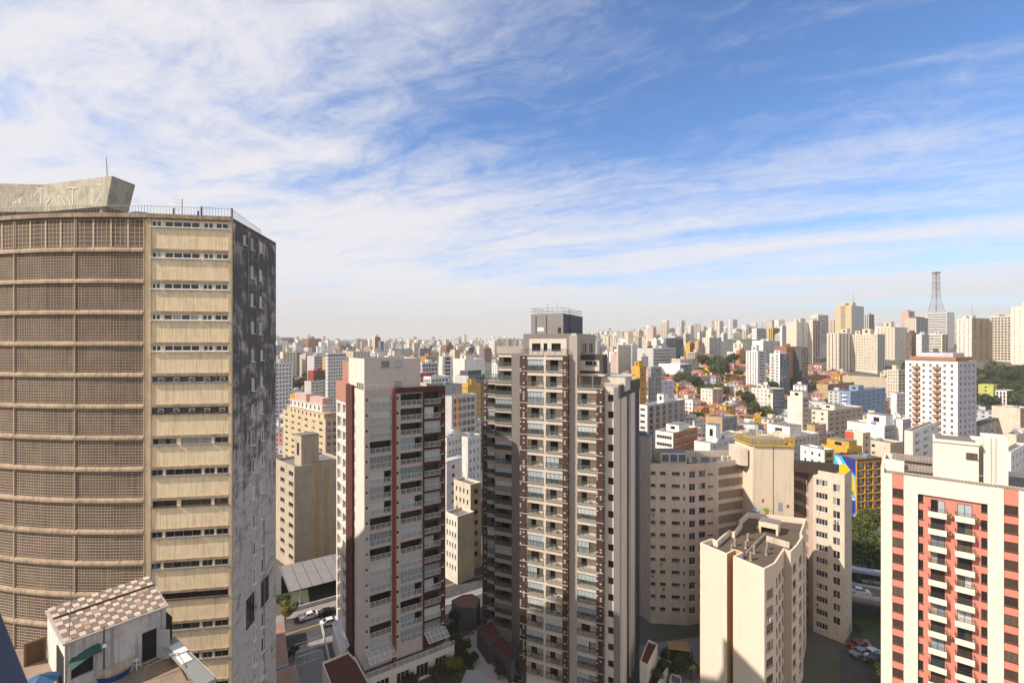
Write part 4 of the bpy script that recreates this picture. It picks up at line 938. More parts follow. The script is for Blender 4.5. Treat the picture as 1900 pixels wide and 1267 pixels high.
def clutter_mesh(seed):
    key = ('clut', seed)
    if key in WM: return WM[key]
    rr = random.Random(seed); m = MB()
    m.lathe((rr.uniform(.4, .9), rr.uniform(-.5, -.2), 0), [(.12, 0), (.15, .35), (.02, .36), (.02, .4)], 8, 0)
    x = rr.uniform(1.2, 1.8); m.cbox((x, -.5, 0), Vector((1, 0, 0)), .6, .5, .68, .72, 1)
    for dx in (-.25, .25):
        for dy in (-.2, .2): m.tube((x+dx, -.5+dy, 0), (x+dx, -.5+dy, .68), .02, 4, 1)
    m.cbox((x+.6, -.55, 0), Vector((1, .3, 0)), .42, .42, .42, .46, 2); m.cbox((x+.8, -.5, 0), Vector((.3, -1, 0)), .42, .04, .46, .9, 2)
    for dx in (.42, .78):
        for dy in (-.7, -.4): m.tube((x+dx, dy, 0), (x+dx, dy, .42), .018, 4, 1)
    pal = [(.05, .13, .04), (.30, .05, .04), (.06, .10, .28), (.45, .30, .10), (.5, .48, .45)]
    c1, c2, c3 = (rr.choice(pal) for _ in range(3))
    WM[key] = m.mesh('balcony_furniture', [plain('furn%02d' % pal.index(c1), c1), plain('dark_wood', (.09, .055, .035)), plain('furn%02d' % pal.index(c2), c2)]); return WM[key]
def make_brown_tower():
    A = P(676, 0, 90); A.z = 0; D = P(825, 0, 99); D.z = 0
    e = (D-A).normalized(); WF = (D-A).length; n = nrm(e); L = Vector((-e.y, e.x, 0))      # L runs back-left
    wl = meet(624, A, L); ZT = 56.4; FH = 2.87; ZB = 4.4
    t = thing('apartment_building', 'tall pale pink balcony tower with brown frames and a windowless rooftop box', 'tower block', (-26, 104, 0))
    s = lambda px: meet(px, A, e)
    pink = plaster('rosy_render', (.50, .425, .395), .15, .15); brn = plaster('chocolate_render', (.095, .034, .029), .2, .15, dirtcol=(.05, .02, .02))
    pal = plaster('ivory_render', (.66, .60, .54), .15, .2); red = plaster('rust_red_render', (.24, .065, .04), .2, .2)
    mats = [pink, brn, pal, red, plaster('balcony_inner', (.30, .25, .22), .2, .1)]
    rows = [(ZT-1.1-FH*(k+1)+.55, ZT-1.1-FH*k) for k in range(17)][::-1]
    w = MB(); wins = Parts(t); rails = Parts(t); encl = Parts(t); doors = Parts(t)
    rn = random.Random(8)
    bays = [(676, 727, (686, 726), (678.5, 683), 0), (734, 784, (743, 783), (735.5, 740.5), 0), (784, 825, (786.5, 817), (818.5, 823.5), 1)]
    rz = math.atan2(e.y, e.x)
    for pa, pb, (ba, bb), (wa, wb), mi in bays:
        x0, x1, b0, b1, w0, w1 = s(pa), s(pb), s(ba), s(bb), s(wa), s(wb)
        small_first = wa < ba
        mid = (w1+b0)/2 if small_first else (b1+w0)/2
        sr = [(a+1.15, a+1.85) for a, b in rows]
        if small_first:
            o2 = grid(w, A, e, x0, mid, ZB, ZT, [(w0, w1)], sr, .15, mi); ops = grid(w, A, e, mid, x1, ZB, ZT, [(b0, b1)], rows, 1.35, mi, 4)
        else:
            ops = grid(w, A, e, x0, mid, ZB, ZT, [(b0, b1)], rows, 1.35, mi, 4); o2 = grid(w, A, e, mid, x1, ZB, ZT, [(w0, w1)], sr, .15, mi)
        put_windows(wins, A, e, o2, .12, 'one', 'white', 'dark')
        put_windows(doors, A, e, ops, 1.34, 'three', 'dark', 'dark')
        for (xa, xb, za, zb, i, j) in ops:
            p = A+e*xa+n*.03; rails.add(rail_mesh(xb-xa), V2(p.x, p.y, za), rz, appsize(p, 1, 1))
            r = rn.random(); p = A+e*xa-n*.12
            if r < .55 or mi == 1 and r < .7: encl.add(blind_mesh(xb-xa, zb-za, 'full' if r < .36 else 'half'), V2(p.x, p.y, za), rz, appsize(p, 1, 1))
    w.face([tuple(A+e*s(727)+V2(0, 0, ZB)), tuple(A+e*s(734)+V2(0, 0, ZB)), tuple(A+e*s(734)+V2(0, 0, ZT)), tuple(A+e*s(727)+V2(0, 0, ZT))], 0)
    # left flank: windows, brown pier, ivory pier
    B = A+L*wl; eL = -L; xs = lambda px: wl-meet(px, A, L)
    xb0, xb1 = xs(646), xs(657.5)
    lrows = [(a-.2, b-.3) for a, b in rows]
    half = xb0/2
    o1 = grid(w, B, eL, 0, half, ZB, ZT+.6, [(half*.18, half*.9)], lrows, .5, 2); o2 = grid(w, B, eL, half, xb0, ZB, ZT+.6, [(half+half*.12, half+half*.85)], [(a+.5, b+.1) for a, b in lrows], .5, 2)
    put_windows(wins, B, eL, o1+o2, .45, 'three', 'white', 'blind'); 
    grid(w, B, eL, xb0, xb1, ZB, ZT, [], [], 0, 1)
    o3 = grid(w, B, eL, xb1, wl, ZB, ZT, [(xb1+.25, xb1+.6)], [(a+.6, a+1.9) for a, b in rows], .15, 2)
    put_windows(wins, B, eL, o3, .12, 'one', 'dark', 'dark')
    E = D+L*14; F_ = B+e*10
    for p, q in ((D, E), (E, B)): w.face([(p.x, p.y, ZB), (q.x, q.y, ZB), (q.x, q.y, ZT), (p.x, p.y, ZT)], 0)
    zr = ZT-.7
    w.build('wall', mats, t); wins.flush('window'); rails.flush('railing'); encl.flush('glass_enclosure'); doors.flush('balcony_door')
    m = MB(); m.face([(p.x, p.y, zr) for p in (A, D, E, B)]); m.build('roof', [roofM()], t)
    m = MB(); m.obox(A+e*s(728)+n*.45, e, -n, s(734)-s(728), .5, 3.6, ZT+.05, 0); m.build('divider_pier', [red], t)
    m = MB(); m.obox(A+e*s(732)+n*.06, e, -n, WF-s(732)+.06, .3, ZT-.95, ZT+.1); m.build('brown_band', [brn], t)
    m = MB(); m.obox(A+e*s(784)+n*.10, e, -n, .35, .3, ZB, ZT-.95); m.obox(D-e*.15+n*.10, e, -n, .25, .3, ZB, ZT-.95); m.build('brown_frame', [brn], t)
    m = MB(); m.obox(B+eL*(xb0-.1)+nrm(eL)*.45, eL, -nrm(eL), xb1-xb0+.1, .5, 2, ZT+.45); m.build('brown_pier', [brn], t)
    m = MB(); m.obox(B+nrm(eL)*.08, eL, -nrm(eL), xb0-.1, .3, ZT-3.6, ZT+.62); m.build('brick_pink_band', [plaster('brick_pink', (.40, .20, .16), .2, .2)], t)
    # rooftop box
    C = A+e*.35+L*1.2; k = meet(674.5, A, L) if False else 0
    x1 = meet(780, C, e); y1 = meet(647, C, L)
    ztop = 62.2; b = MB(); bw = Parts(t)
    ops = grid(b, C, e, 0, x1, zr, ztop, [(x1*.29, x1*.43), (x1*.52, x1*.65)], [(zr+5.0-.2, zr+6.0)], .1, 0)
    grid(b, C+L*y1, -L, 0, y1, zr, ztop, [], [], 0, 1)
    H = C+e*x1; I = H+L*min(y1, 9); J_ = C+L*y1
    for p, q in ((H, I), (I, J_)): b.face([(p.x, p.y, zr), (q.x, q.y, zr), (q.x, q.y, ztop), (p.x, p.y, ztop)], 0)
    b.face([(p.x, p.y, ztop-.3) for p in (C, H, I, J_)], 2)
    bx = b.build('penthouse', [plaster('box_render', (.58, .52, .48), .1, .15), pal, roofM()], t)
    for (xa, xb, za, zb, i, j) in ops: child('vent', win_mesh(xb-xa, zb-za, 'two', 'grey', 'blind'), bx, (C.x+e.x*xa-n.x*.08, C.y+e.y*xa-n.y*.08, za), rz)
    m = MB(); p = C+e*(x1*.52)+n*.02; child('vent', win_mesh(x1*.13, 1.0, 'slide', 'grey', 'blind'), bx, (p.x, p.y, zr+1.0), rz)
    for i in range(4):
        q = C+L*(.6+i*1.2)+nrm(-L)*.03; child('window', win_mesh(.55, 1.1, 'one', 'dark', 'brown'), bx, (q.x+L.x*.5, q.y+L.y*.5, zr+.7), math.atan2(-L.y, -L.x))
    m = MB(); p = B+e*.8+eL*2.0; m.prism([p, p+eL*5.5, p+eL*5.5+e*4, p+e*4], zr, 61.3, 0, 1); m.build('lift_house', [plaster('brick_pink', (.40, .20, .16)), roofM()], t)
    m = MB(); pts = [A+e*.15-n*.15+V2(0, 0, ZT), D-e*.2-n*.15+V2(0, 0, ZT), D-e*.2+L*12+V2(0, 0, ZT)]; railing(m, pts, .9, 1.1, .022, False); m.build('roof_railing', [frameM('white')], t)
    # podium: terraces, glass canopies, ground floor
    m = MB(); q = [A+n*2.2-e*.2, D+n*2.0+e*1.2, D+e*1.2+L*8, A+L*8]
    w2 = MB(); G0 = Vector((q[0].x, q[0].y, 0)); we = (q[1]-q[0]).length; ee = (q[1]-q[0]).normalized()
    og = grid(w2, G0, ee, 0, we, 0, 4.2, even_cols(1, we-1, 4, .62), [(.4, 3.0)], .25, 0)
    for p_, q_ in ((q[1], q[2]), (q[3], q[0])): w2.face([(p_.x, p_.y, 0), (q_.x, q_.y, 0), (q_.x, q_.y, 4.2), (p_.x, p_.y, 4.2)], 0)
    w2.face([(p_.x, p_.y, 3.6) for p_ in q], 1); w2.build('podium', [pal, plaster('terrace_tile', (.40, .36, .33))], t)
    pw = Parts(t); put_windows(pw, G0, ee, og, .2, 'three', 'white', 'dark'); pw.flush('window')
    gp = clear_panel('frosted_panel', (.50, .53, .55), .55)
    for i, (pa, pb) in enumerate(((680, 729), (787, 826))):
        m = MB(); x0, x1_ = s(pa), s(pb)
        for k in range(5):
            xa, xb = x0+(x1_-x0)*k/5, x0+(x1_-x0)*(k+1)/5
            for r in range(2):
                p1, p2 = A+e*xa+n*(r*1.2), A+e*xb+n*(r*1.2); p3, p4 = A+e*xb+n*((r+1)*1.2), A+e*xa+n*((r+1)*1.2); z1, z2 = 7.6-r*.5, 7.1-r*.5
                m.face([(p1.x, p1.y, z1), (p2.x, p2.y, z1), (p3.x, p3.y, z2), (p4.x, p4.y, z2)], 1)
            p1, p4 = A+e*xa, A+e*xa+n*2.4; m.tube((p1.x, p1.y, 7.62), (p4.x, p4.y, 6.62), .05, 4)
        for zz, oo in ((7.62, 0), (7.12, 1.2), (6.62, 2.4)): p1, p2 = A+e*x0+n*oo, A+e*x1_+n*oo; m.tube((p1.x, p1.y, zz), (p2.x, p2.y, zz), .05, 4)
        m.build('glass_canopy', [frameM('white'), gp], t)
    rl = Parts(t)
    for k in range(3): p = q[0]+ee*(we*k/3)+Vector((0, 0, 0)); rl.add(rail_mesh(we/3-.05), V2(p.x, p.y, 4.2), math.atan2(ee.y, ee.x), 1)
    rl.flush('terrace_railing')
make_brown_tower()
# ------------------------------------------------------------------ dark grey balcony tower in the middle
def perf_mat():
    m, nt, b = new_mat('perforated_brown_panel'); p = pos(nt)
    dp = nt.nodes.new('ShaderNodeVectorMath'); dp.operation = 'DOT_PRODUCT'; nt.links.new(p, dp.inputs[0]); dp.inputs[1].default_value = (.86, .35, 0)
    sp = nd(nt, 'ShaderNodeSeparateXYZ'); nt.links.new(p, sp.inputs[0])
    k = 2.3; u = mth(nt, 'MULTIPLY', dp.outputs['Value'], k); v = mth(nt, 'MULTIPLY', sp.outputs[2], k)
    wn = nt.nodes.new('ShaderNodeTexWhiteNoise'); nt.links.new(comb(nt, mth(nt, 'FLOOR', u), mth(nt, 'FLOOR', v), 1.0), wn.inputs['Vector'])
    def inner(x): f = mth(nt, 'FRACT', x); return mth(nt, 'LESS_THAN', mth(nt, 'ABSOLUTE', mth(nt, 'SUBTRACT', f, .5)), .24)
    h = mth(nt, 'MULTIPLY', mth(nt, 'GREATER_THAN', wn.outputs['Value'], .70), mth(nt, 'MULTIPLY', inner(u), inner(v)))  # lit holes painted as scattered pale squares
    fine = noise(nt, p, 9, 2, .6)
    c = mixc(nt, ramp(nt, fine, .45, .6), (.070, .032, .023), (.030, .016, .013)); c = mixc(nt, h, c, (.60, .52, .46))
    nt.links.new(c, b.inputs['Base Color']); b.inputs['Roughness'].default_value = .75
    return m
def make_grey_tower():
    e = Vector((.912, -.41, 0)).normalized(); n = nrm(e); b = -n
    Q = V2(9.5, 89)
    A = Q+e*meet(966, Q, e)                      # left end of the main front
    def at(x, dep): return A+e*x+b*dep
    def sx(px, dep): return meet(px, A+b*dep, e)
    t = thing('apartment_building', 'dark grey and beige stepped balcony tower with perforated brown pillars, tallest in the middle', 'tower block', (12, 98, 0))
    dark = plaster('charcoal_render', (.070, .066, .068), .15, .15); grey = plaster('mid_grey_render', (.21, .195, .185), .15, .15)
    cream = plaster('warm_white_render', (.60, .53, .46), .12, .2); beige = plaster('greige_render', (.40, .345, .30), .12, .15)
    perf = perf_mat(); FH = 3.0; rz = math.atan2(e.y, e.x)
    Wm = sx(1053, 0); ZM = 63.2; ZW = 57.2; ZL = 57.0
    rails = Parts(t); encl = Parts(t); doors = Parts(t); wins = Parts(t); furn = Parts(t); slabs = Parts(t); pil = Parts(t)
    rn = random.Random(21)
    def bay(w, x0, x1, dep, zbot, zceil, nfl, rev=1.5, mi=0, pfull=.3, slab=True, bk=2):
        """stack of balconies; zceil is the ceiling of the top one"""
        A0 = A+b*dep
        rows = [(zceil-FH*k-2.62, zceil-FH*k-.55) for k in range(nfl)][::-1]
        ops = grid(w, A0, e, x0, x1, zbot, zceil+.35, [(x0+.02, x1-.02)], rows, rev, mi, bk, back=bk)
        for (xa, xb, za, zb, i, j) in ops:
            p = A0+e*xa+n*.04; rails.add(rail_mesh(xb-xa, 1.05, 'dark', 'smoked_panel'), V2(p.x, p.y, za), rz, appsize(p, 1, 1))
            q = A0+e*(xa+.1)+n*.06-n*rev; dw = (xb-xa)*rn.choice((.28, .36, .45))
            doors.add(win_mesh(dw, 1.95, 'slide', 'dark', rn.choice(('dark', 'dark', None))), V2(q.x+e.x*.3, q.y+e.y*.3, za+.04), rz, appsize(p, 1, 1))
            r = rn.random(); q = A0+e*xa-n*.10
            if r < pfull: encl.add(blind_mesh(xb-xa, zb-za, rn.choice(('full', 'top', 'half', 'top')), 'grey'), V2(q.x, q.y, za), rz, appsize(p, 1, 1))
            elif r < .85: q = A0+e*(xa+.3)-n*.7; furn.add(clutter_mesh(rn.randint(1, 7)), V2(q.x, q.y+.0, za+.01), rz, appsize(p, .3, .3))
        if slab:
            for k in range(nfl+1):
                z = zceil-FH*k; m = ('slab', round(x1-x0, 2))
                if m not in WM:
                    sm = MB(); sm.obox((0, -.22, 0), Vector((1, 0, 0)), Vector((0, 1, 0)), x1-x0, .3, 0, .14); WM[m] = sm.mesh('slab_edge', [beige])
                p = A0+e*x0; slabs.add(WM[m], V2(p.x, p.y, z+.22), rz, appsize(p, 1, 1))
    mats = [cream, dark, plaster('balcony_cream', (.66, .58, .48), .12, .1), grey, beige]
    w = MB()
    # main front
    x_p0, x_a0, x_m0, x_m1, x_b1 = 0, sx(977, 0), sx(1008.5, 0), sx(1012.5, 0), sx(1044.5, 0)
    bay(w, x_a0, x_m0, 0, 0, 62.6, 20); bay(w, x_m1, x_b1, 0, 0, 62.6, 20)
    for xa, xb, mi in ((x_p0, x_a0, 1), (x_m0, x_m1, 0), (x_b1, Wm, 1)):
        p, q = at(xa, 0), at(xb, 0); w.face([(p.x, p.y, 0), (q.x, q.y, 0), (q.x, q.y, ZM-.25), (p.x, p.y, ZM-.25)], mi)
    # right flank of main front, down to the recessed right bay
    p, q = at(Wm, 0), at(Wm, 18); w.face([(p.x, p.y, 0), (q.x, q.y, 0), (q.x, q.y, ZM), (p.x, p.y, ZM)], 4)
    p2, q2 = at(0, 18), at(0, 0); w.face([(q.x, q.y, 0), (p2.x, p2.y, 0), (p2.x, p2.y, ZM), (q.x, q.y, ZM)], 3); w.face([(p2.x, p2.y, 0), (q2.x, q2.y, 0), (q2.x, q2.y, ZM-.25), (p2.x, p2.y, ZM-.25)], 3)
    c4 = [at(0, 0), at(Wm, 0), at(Wm, 18), at(0, 18)]; w.face([(p.x, p.y, ZM-.3) for p in c4], 3)
    # recessed cream shaft
    xr0 = Wm; dR = 1.0; xr1 = sx(1071, dR); xr2 = sx(1107, dR); xr3 = sx(1119, dR); xr4 = sx(1126, dR)
    p, q = at(Wm, dR), at(xr1, dR); w.face([(p.x, p.y, 0), (q.x, q.y, 0), (q.x, q.y, ZM+3.4), (p.x, p.y, ZM+3.4)], 4)
    bay(w, xr1, xr2, dR, 0, 56.6, 18)
    p, q = at(xr2, dR), at(xr3, dR); w.face([(p.x, p.y, 0), (q.x, q.y, 0), (q.x, q.y, ZW), (p.x, p.y, ZW)], 1)
    # stair windows strip and grey corner pier
    dS = 2.2; xs0, xs1, xs2, xs3 = sx(1125, dS), sx(1128, dS), sx(1138.5, dS), sx(1150, dS)
    p, q = at(xr3, dR), at(xr3, dS); w.face([(p.x, p.y, 0), (q.x, q.y, 0), (q.x, q.y, ZW), (p.x, p.y, ZW)], 1)
    rows = [(56.7-FH*k-2.1, 56.7-FH*k-.85) for k in range(18)][::-1]
    A0 = A+b*dS
    ops = grid(w, A0, e, xr3, xs2, 0, ZW, [(xs1, xs2-.02)], rows, .3, 0); put_windows(wins, A0, e, ops, .25, 'one', 'dark', 'dark')
    p, q = at(xs2, dS), at(xs3, dS); w.face([(p.x, p.y, 0), (q.x, q.y, 0), (q.x, q.y, ZW), (p.x, p.y, ZW)], 3)
    # right flank with projecting fins
    C = at(xs3, dS); Lr = meet(1186, C, b); R_ = C+b*Lr
    w.face([(C.x, C.y, 0), (R_.x, R_.y, 0), (R_.x, R_.y, ZW), (C.x, C.y, ZW)], 3)
    S_ = at(Wm, dS+Lr); w.face([(R_.x, R_.y, 0), (S_.x, S_.y, 0), (S_.x, S_.y, ZW), (R_.x, R_.y, ZW)], 3)
    w.face([(p.x, p.y, ZW-1.0) for p in (at(Wm, dR), at(xr3, dR), at(xr3, dS), C, R_, S_)], 4)
    # left wing, set well back; its shade put into greyer wall and interior colours
    dL = 13.0; xl0, xl1, xl2, xl3, xl4 = sx(895, dL), sx(904, dL), sx(923, dL), sx(955, dL), sx(964, dL)
    bay(w, xl1, xl2, dL, 0, 56.4, 18, mi=4, bk=3); bay(w, xl2+.15, xl3, dL-1.6, 0, 56.4, 18, 3.0, mi=4, bk=3)
    for xa, xb, mi in ((xl0, xl1, 1), (xl3, xl4+4, 3)):
        p, q = at(xa, dL if mi == 1 else dL-1.65), at(xb, dL if mi == 1 else dL-1.65); w.face([(p.x, p.y, 0), (q.x, q.y, 0), (q.x, q.y, ZL+(0 if mi == 1 else 6.0)), (p.x, p.y, ZL+(0 if mi == 1 else 6.0))], mi)
    for dq0, dq1, xq in ((dL-1.6, dL, xl2+.1),): p, q = at(xq, dq0), at(xq, dq1); w.face([(p.x, p.y, 0), (q.x, q.y, 0), (q.x, q.y, ZL), (p.x, p.y, ZL)], 0)
    p, q, r_ = at(xl0, dL), at(xl0, dL+13), at(0, dL+13)
    w.face([(p.x, p.y, 0), (q.x, q.y, 0), (q.x, q.y, ZL), (p.x, p.y, ZL)], 1); w.face([(q.x, q.y, 0), (r_.x, r_.y, 0), (r_.x, r_.y, ZL), (q.x, q.y, ZL)], 1)
    w.face([(v.x, v.y, ZL-.3) for v in (at(xl0, dL), at(xl2, dL), at(xl2, dL-1.5), at(xl4+3.5, dL-1.5), at(xl4+3.5, dL+13), at(xl0, dL+13))], 4)
    w.build('wall', mats, t)
    # upper left storeys
    u = MB(); xa, xb = sx(924, dL), sx(972, dL-1)
    bay(u, sx(925, dL-.5), sx(956, dL-.5), dL-.5, ZL, 62.6, 2, 2.0, pfull=0)
    c = [at(xa, dL-.45), at(xb, dL-.45), at(xb, dL+9), at(xa, dL+9)]; c[0] = at(sx(956, dL-.5), dL-.45)
    u.prism([at(sx(956, dL-.5)+.0, dL-.5), at(xb, dL-.5), at(xb, dL+9), at(sx(956, dL-.5), dL+9)], ZL-.2, 64.4, 3)
    u.prism([at(sx(925, dL-.5), dL+1.55), at(sx(956, dL-.5)-.01, dL+1.55), at(sx(956, dL-.5)-.01, dL+9), at(sx(925, dL-.5), dL+9)], ZL-.2, 62.9, 2)
    u.prism([at(xa, dL-.6), at(xb, dL-.6), at(xb, dL+9.1), at(xa, dL+9.1)], 62.95, 64.5, 4); u.build('upper_left_storeys', mats, t)
    m = MB(); k = 16; x0, x1 = sx(926, dL-.4), sx(971, dL-.4)
    for i in range(k):
        p = at(x0+(x1-x0)*i/k, dL-.4); q = at(x0+(x1-x0)*(i+.8)/k, dL-.4); m.face([(p.x, p.y, 64.5), (q.x, q.y, 64.5), (q.x, q.y, 66.1), (p.x, p.y, 66.1)], 1 if i % 3 else 2); m.tube((p.x, p.y, 64.5), (p.x, p.y, 66.15), .03, 4, 0)
    m.build('glass_screen', [frameM('dark'), clear_panel('smoked_panel', (.13, .165, .16), .36), frameM('grey')], t)
    # perforated pillars, one per storey, wrapping the corners
    for (xa, xb, dep, flank, nfl, zc) in ((x_p0-.1, x_a0, 0, 0, 20, 62.6), (x_b1, Wm, 0, .9, 20, 62.6), (xr2, xr3, dR, .9, 18, 56.6), (xl0+.5, xl1, dL, 0, 18, 56.4)):
        for k in range(nfl):
            z0, z1 = zc-FH*k-2.62, zc-FH*k+.0; key = ('pil', round(xb-xa, 2), flank)
            if key not in WM:
                pm = MB(); pm.obox((0, -.18, 0), Vector((1, 0, 0)), Vector((0, 1, 0)), xb-xa+(.05 if flank else 0), .16+flank, 0, 2.84); WM[key] = pm.mesh('perforated_panel', [perf])
            p = at(xa, dep); pil.add(WM[key], V2(p.x, p.y, z0), rz, appsize(p, 1, 1))
            key = ('pb', round(xb-xa, 2))
            if key not in WM: pm = MB(); pm.obox((0, -.25, 0), Vector((1, 0, 0)), Vector((0, 1, 0)), xb-xa+.1, .3, 0, .14); WM[key] = pm.mesh('slab_edge', [beige])
            slabs.add(WM[key], V2(p.x, p.y, z1+.22), rz, appsize(p, .5, 1))
    rails.flush('railing'); encl.flush('glass_enclosure'); doors.flush('balcony_door'); furn.flush('balcony_furniture', 60); slabs.flush('slab_edge'); pil.flush('perforated_panel'); wins.flush('window')
    # fins on the right flank
    for fa, fb, out, mt, top in ((.02, .22, .40, cream, ZW-2.0), (.42, .62, .40, cream, ZW-2.0), (.80, .98, .12, dark, ZW-2), (.24, .40, .05, dark, ZW-2)):
        m = MB(); m.obox(C+b*(Lr*fa)+e*out, b, -e, Lr*(fb-fa), out+.05, 0, top); m.build('flank_fin', [mt], t)
    m = MB(); m.obox(C+n*.02+e*.12, b, -e, Lr+.1, .4, ZW-2.0, ZW+.25); m.build('flank_parapet', [dark], t)
    # terrace railing and penthouses
    for pts in ([at(.1, .15), at(Wm-.1, .15), at(Wm-.1, 3.8)],):
        for p, q in zip(pts[:-1], pts[1:]):
            L = (q-p).length; child('terrace_railing', rail_mesh(L, 1.15, 'dark', 'smoked_panel'), t, (p.x, p.y, ZM-.3), math.atan2((q-p).y, (q-p).x))
    for pts in ([at(xr1, dR+.1), at(xr3-.1, dR+.1)], [at(xr3, dS+.1), C+b*.15-e*.1, R_-b*.1-e*.1], [at(xl0+.2, dL+.2), at(xl2, dL+.2)], [at(xl2+.2, dL-1.4), at(xl3+1, dL-1.4)]):
        for p, q in zip(pts[:-1], pts[1:]):
            L = (q-p).length; z = ZW-1.0 if pts[0].x > 10 else ZL-.3
            child('terrace_railing', rail_mesh(L, 1.5, 'dark', 'smoked_panel'), t, (p.x, p.y, z), math.atan2((q-p).y, (q-p).x))
    # penthouse
    d1 = 4.0; ph = MB(); x0, x1 = sx(971, d1), sx(1069, d1); zt = 67.0; hw = Parts(t)
    A1 = A+b*d1; xq = lambda px: sx(px, d1)
    ops = grid(ph, A1, e, x0, xq(982), ZM-.3, zt, [], [], 0, 3)
    ops = grid(ph, A1, e, xq(982), xq(1051), ZM-.3, zt-1.0, [(xq(987), xq(1003)), (xq(1008.5), xq(1015.5)), (xq(1023), xq(1040.5))], [(ZM+.35, ZM+1.9)], .3, 0)
    grid(ph, A1, e, xq(982), xq(1051), zt-1.0, zt, [], [], 0, 3); grid(ph, A1, e, xq(1051), xq(1060), ZM-.3, zt, [], [], 0, 3); grid(ph, A1, e, xq(1060), x1, ZM-.3, zt, [], [], 0, 0)
    put_windows(hw, A1, e, ops, .25, 'slide', 'dark', 'dark')
    Cp = at(x1, d1); lr = meet(1105, Cp, b)
    o2 = grid(ph, Cp, b, 0, lr, ZM-6, zt, [(lr*.24, lr*.5), (lr*.62, lr*.84)], [(ZM+.1, ZM+1.9)], .2, 4); put_windows(hw, Cp, b, o2, .15, 'slide', 'dark', 'brown')
    p, q, r_ = Cp+b*lr, at(x0, d1+lr), at(x0, d1)
    for v, u_ in ((p, q), (q, r_)): ph.face([(v.x, v.y, ZM-.3), (u_.x, u_.y, ZM-.3), (u_.x, u_.y, zt), (v.x, v.y, zt)], 3)
    ph.face([(v.x, v.y, zt) for v in (r_, Cp, p, q)], 3); ph.build('penthouse', mats, t); hw.flush('window')
    d2 = 5.0; x0, x1 = sx(985.5, d2), sx(1045, d2); z2 = 70.95; C2 = at(x1, d2); l2 = meet(1081, C2, b)
    m = MB(); m.prism([at(x0, d2), C2, C2+b*l2, at(x0, d2+l2)], zt-.02, z2, 0); m.cbox((at(x0, d2)+C2)/2, e, 0.01, .01, zt, zt+.01)
    top = m.build('water_tank_house', [plaster('tank_grey_render', (.25, .235, .228), .15, .2)], t)
    m = MB(); m.obox(C2+e*.015, b, -e, l2, .02, zt+.01, z2-.01); m.build('dark_flank', [plaster('flank_grey_render', (.11, .11, .122))], top)
    m = MB(); p = at(sx(997, d2), d2-.02); m.obox(p, e, b, sx(1009, d2)-sx(997, d2), .03, zt+.5, zt+1.25, 0); p = at(sx(1035, d2), d2-.02); m.obox(p, e, b, sx(1041, d2)-sx(1035, d2), .03, zt+.1, zt+1.2, 1)
    m.build('vent', [plain('vent_white', (.7, .7, .7)), frameM('dark')], top)
    m = MB()
    for px in (994.5, 1014): p = at(sx(px, d2), d2-.06); m.tube((p.x, p.y, zt), (p.x, p.y, z2-.4), .05, 6)
    lp = C2+b*(l2*.25)+e*.2
    for dq in (0, .5): p = lp+b*dq; m.tube((p.x, p.y, zt), (p.x, p.y, z2+1), .03, 5)
    for k in range(12): p = lp; q = lp+b*.5; z = zt+.3+k*.35; m.tube((p.x, p.y, z), (q.x, q.y, z), .02, 4)
    m.build('ladder_and_pipe', [frameM('dark')], top)
    m = MB(); ps = [at(x0+.1, d2+.1), C2-e*.1+b*.1, C2-e*.1+b*(l2-.2), at(x0+.1, d2+l2-.2), at(x0+.1, d2+.1)]
    for i in (0, 1):
        railing(m, [Vector((p.x, p.y, z2)) for p in ps], .55+.55*i, 1.8, .035)
    m.build('roof_railing', [plain('railing_blue_grey', (.10, .13, .18), .5)], top)
    m = MB(); p = at(sx(1009, d2), d2+2); m.tube((p.x, p.y, z2), (p.x, p.y, z2+1.9), .03, 4); m.lathe((p.x, p.y, z2+1.8), [(0, 0), (.12, .1), (0, .25)], 8); p = at(sx(1028, d2), d2+2); m.tube((p.x, p.y, z2), (p.x, p.y, z2+2.6), .02, 4)
    m.build('lightning_rod', [frameM('dark')], top)
    # dark block and terrace pavilion on the right wing
    d3 = 7.0; m = MB(); x0, x1 = sx(1071, d3), sx(1119, d3); C3 = at(x1, d3); l3 = min(8, meet(1127, C3, b)); zz = 62.9
    m.prism([at(x0, d3), C3, C3+b*l3, at(x0, d3+l3)], ZW-1.05, zz, 0); db = m.build('dark_rear_block', [dark], t)
    m = MB(); p = at(sx(1077, d3), d3-.03); m.obox(p, e, b, sx(1112, d3)-sx(1077, d3), .04, zz-3.1, zz-1.1, 0); m.build('beige_panel', [cream], db)
    for px in (1087, 1093.5, 1101): p = at(sx(px, d3), d3-.08); child('window', win_mesh(.6, .65, 'one', 'dark', 'dark'), db, (p.x, p.y, zz-1.9), rz)
    d4 = 4.2; x0, x1 = sx(1073, d4), sx(1121, d4); m = MB(); zp = ZW-1.0
    m.prism([at(x0, d4), at(x1, d4), at(x1, d4+2.5), at(x0, d4+2.5)], zp+2.75, zp+3.05, 0)
    m.prism([at(x0, d4+.05), at(x0+.3, d4+.05), at(x0+.3, d4+2.4), at(x0, d4+2.4)], zp, zp+2.75, 0)
    m.prism([at(sx(1098, d4), d4+.05), at(sx(1098, d4)+.25, d4+.05), at(sx(1098, d4)+.25, d4+.3), at(sx(1098, d4), d4+.3)], zp, zp+2.75, 0)
    m.prism([at(x0+.3, d4+2.2), at(sx(1098, d4)+1, d4+2.2), at(sx(1098, d4)+1, d4+2.4), at(x0+.3, d4+2.4)], zp, zp+2.75, 1)
    m.prism([at(sx(1112, d4), d4+1), at(sx(1112, d4)+4.6, d4+1.0), at(sx(1112, d4)+4.6, d4+6), at(sx(1112, d4), d4+6)], zp, zp+2.6, 0, 2)
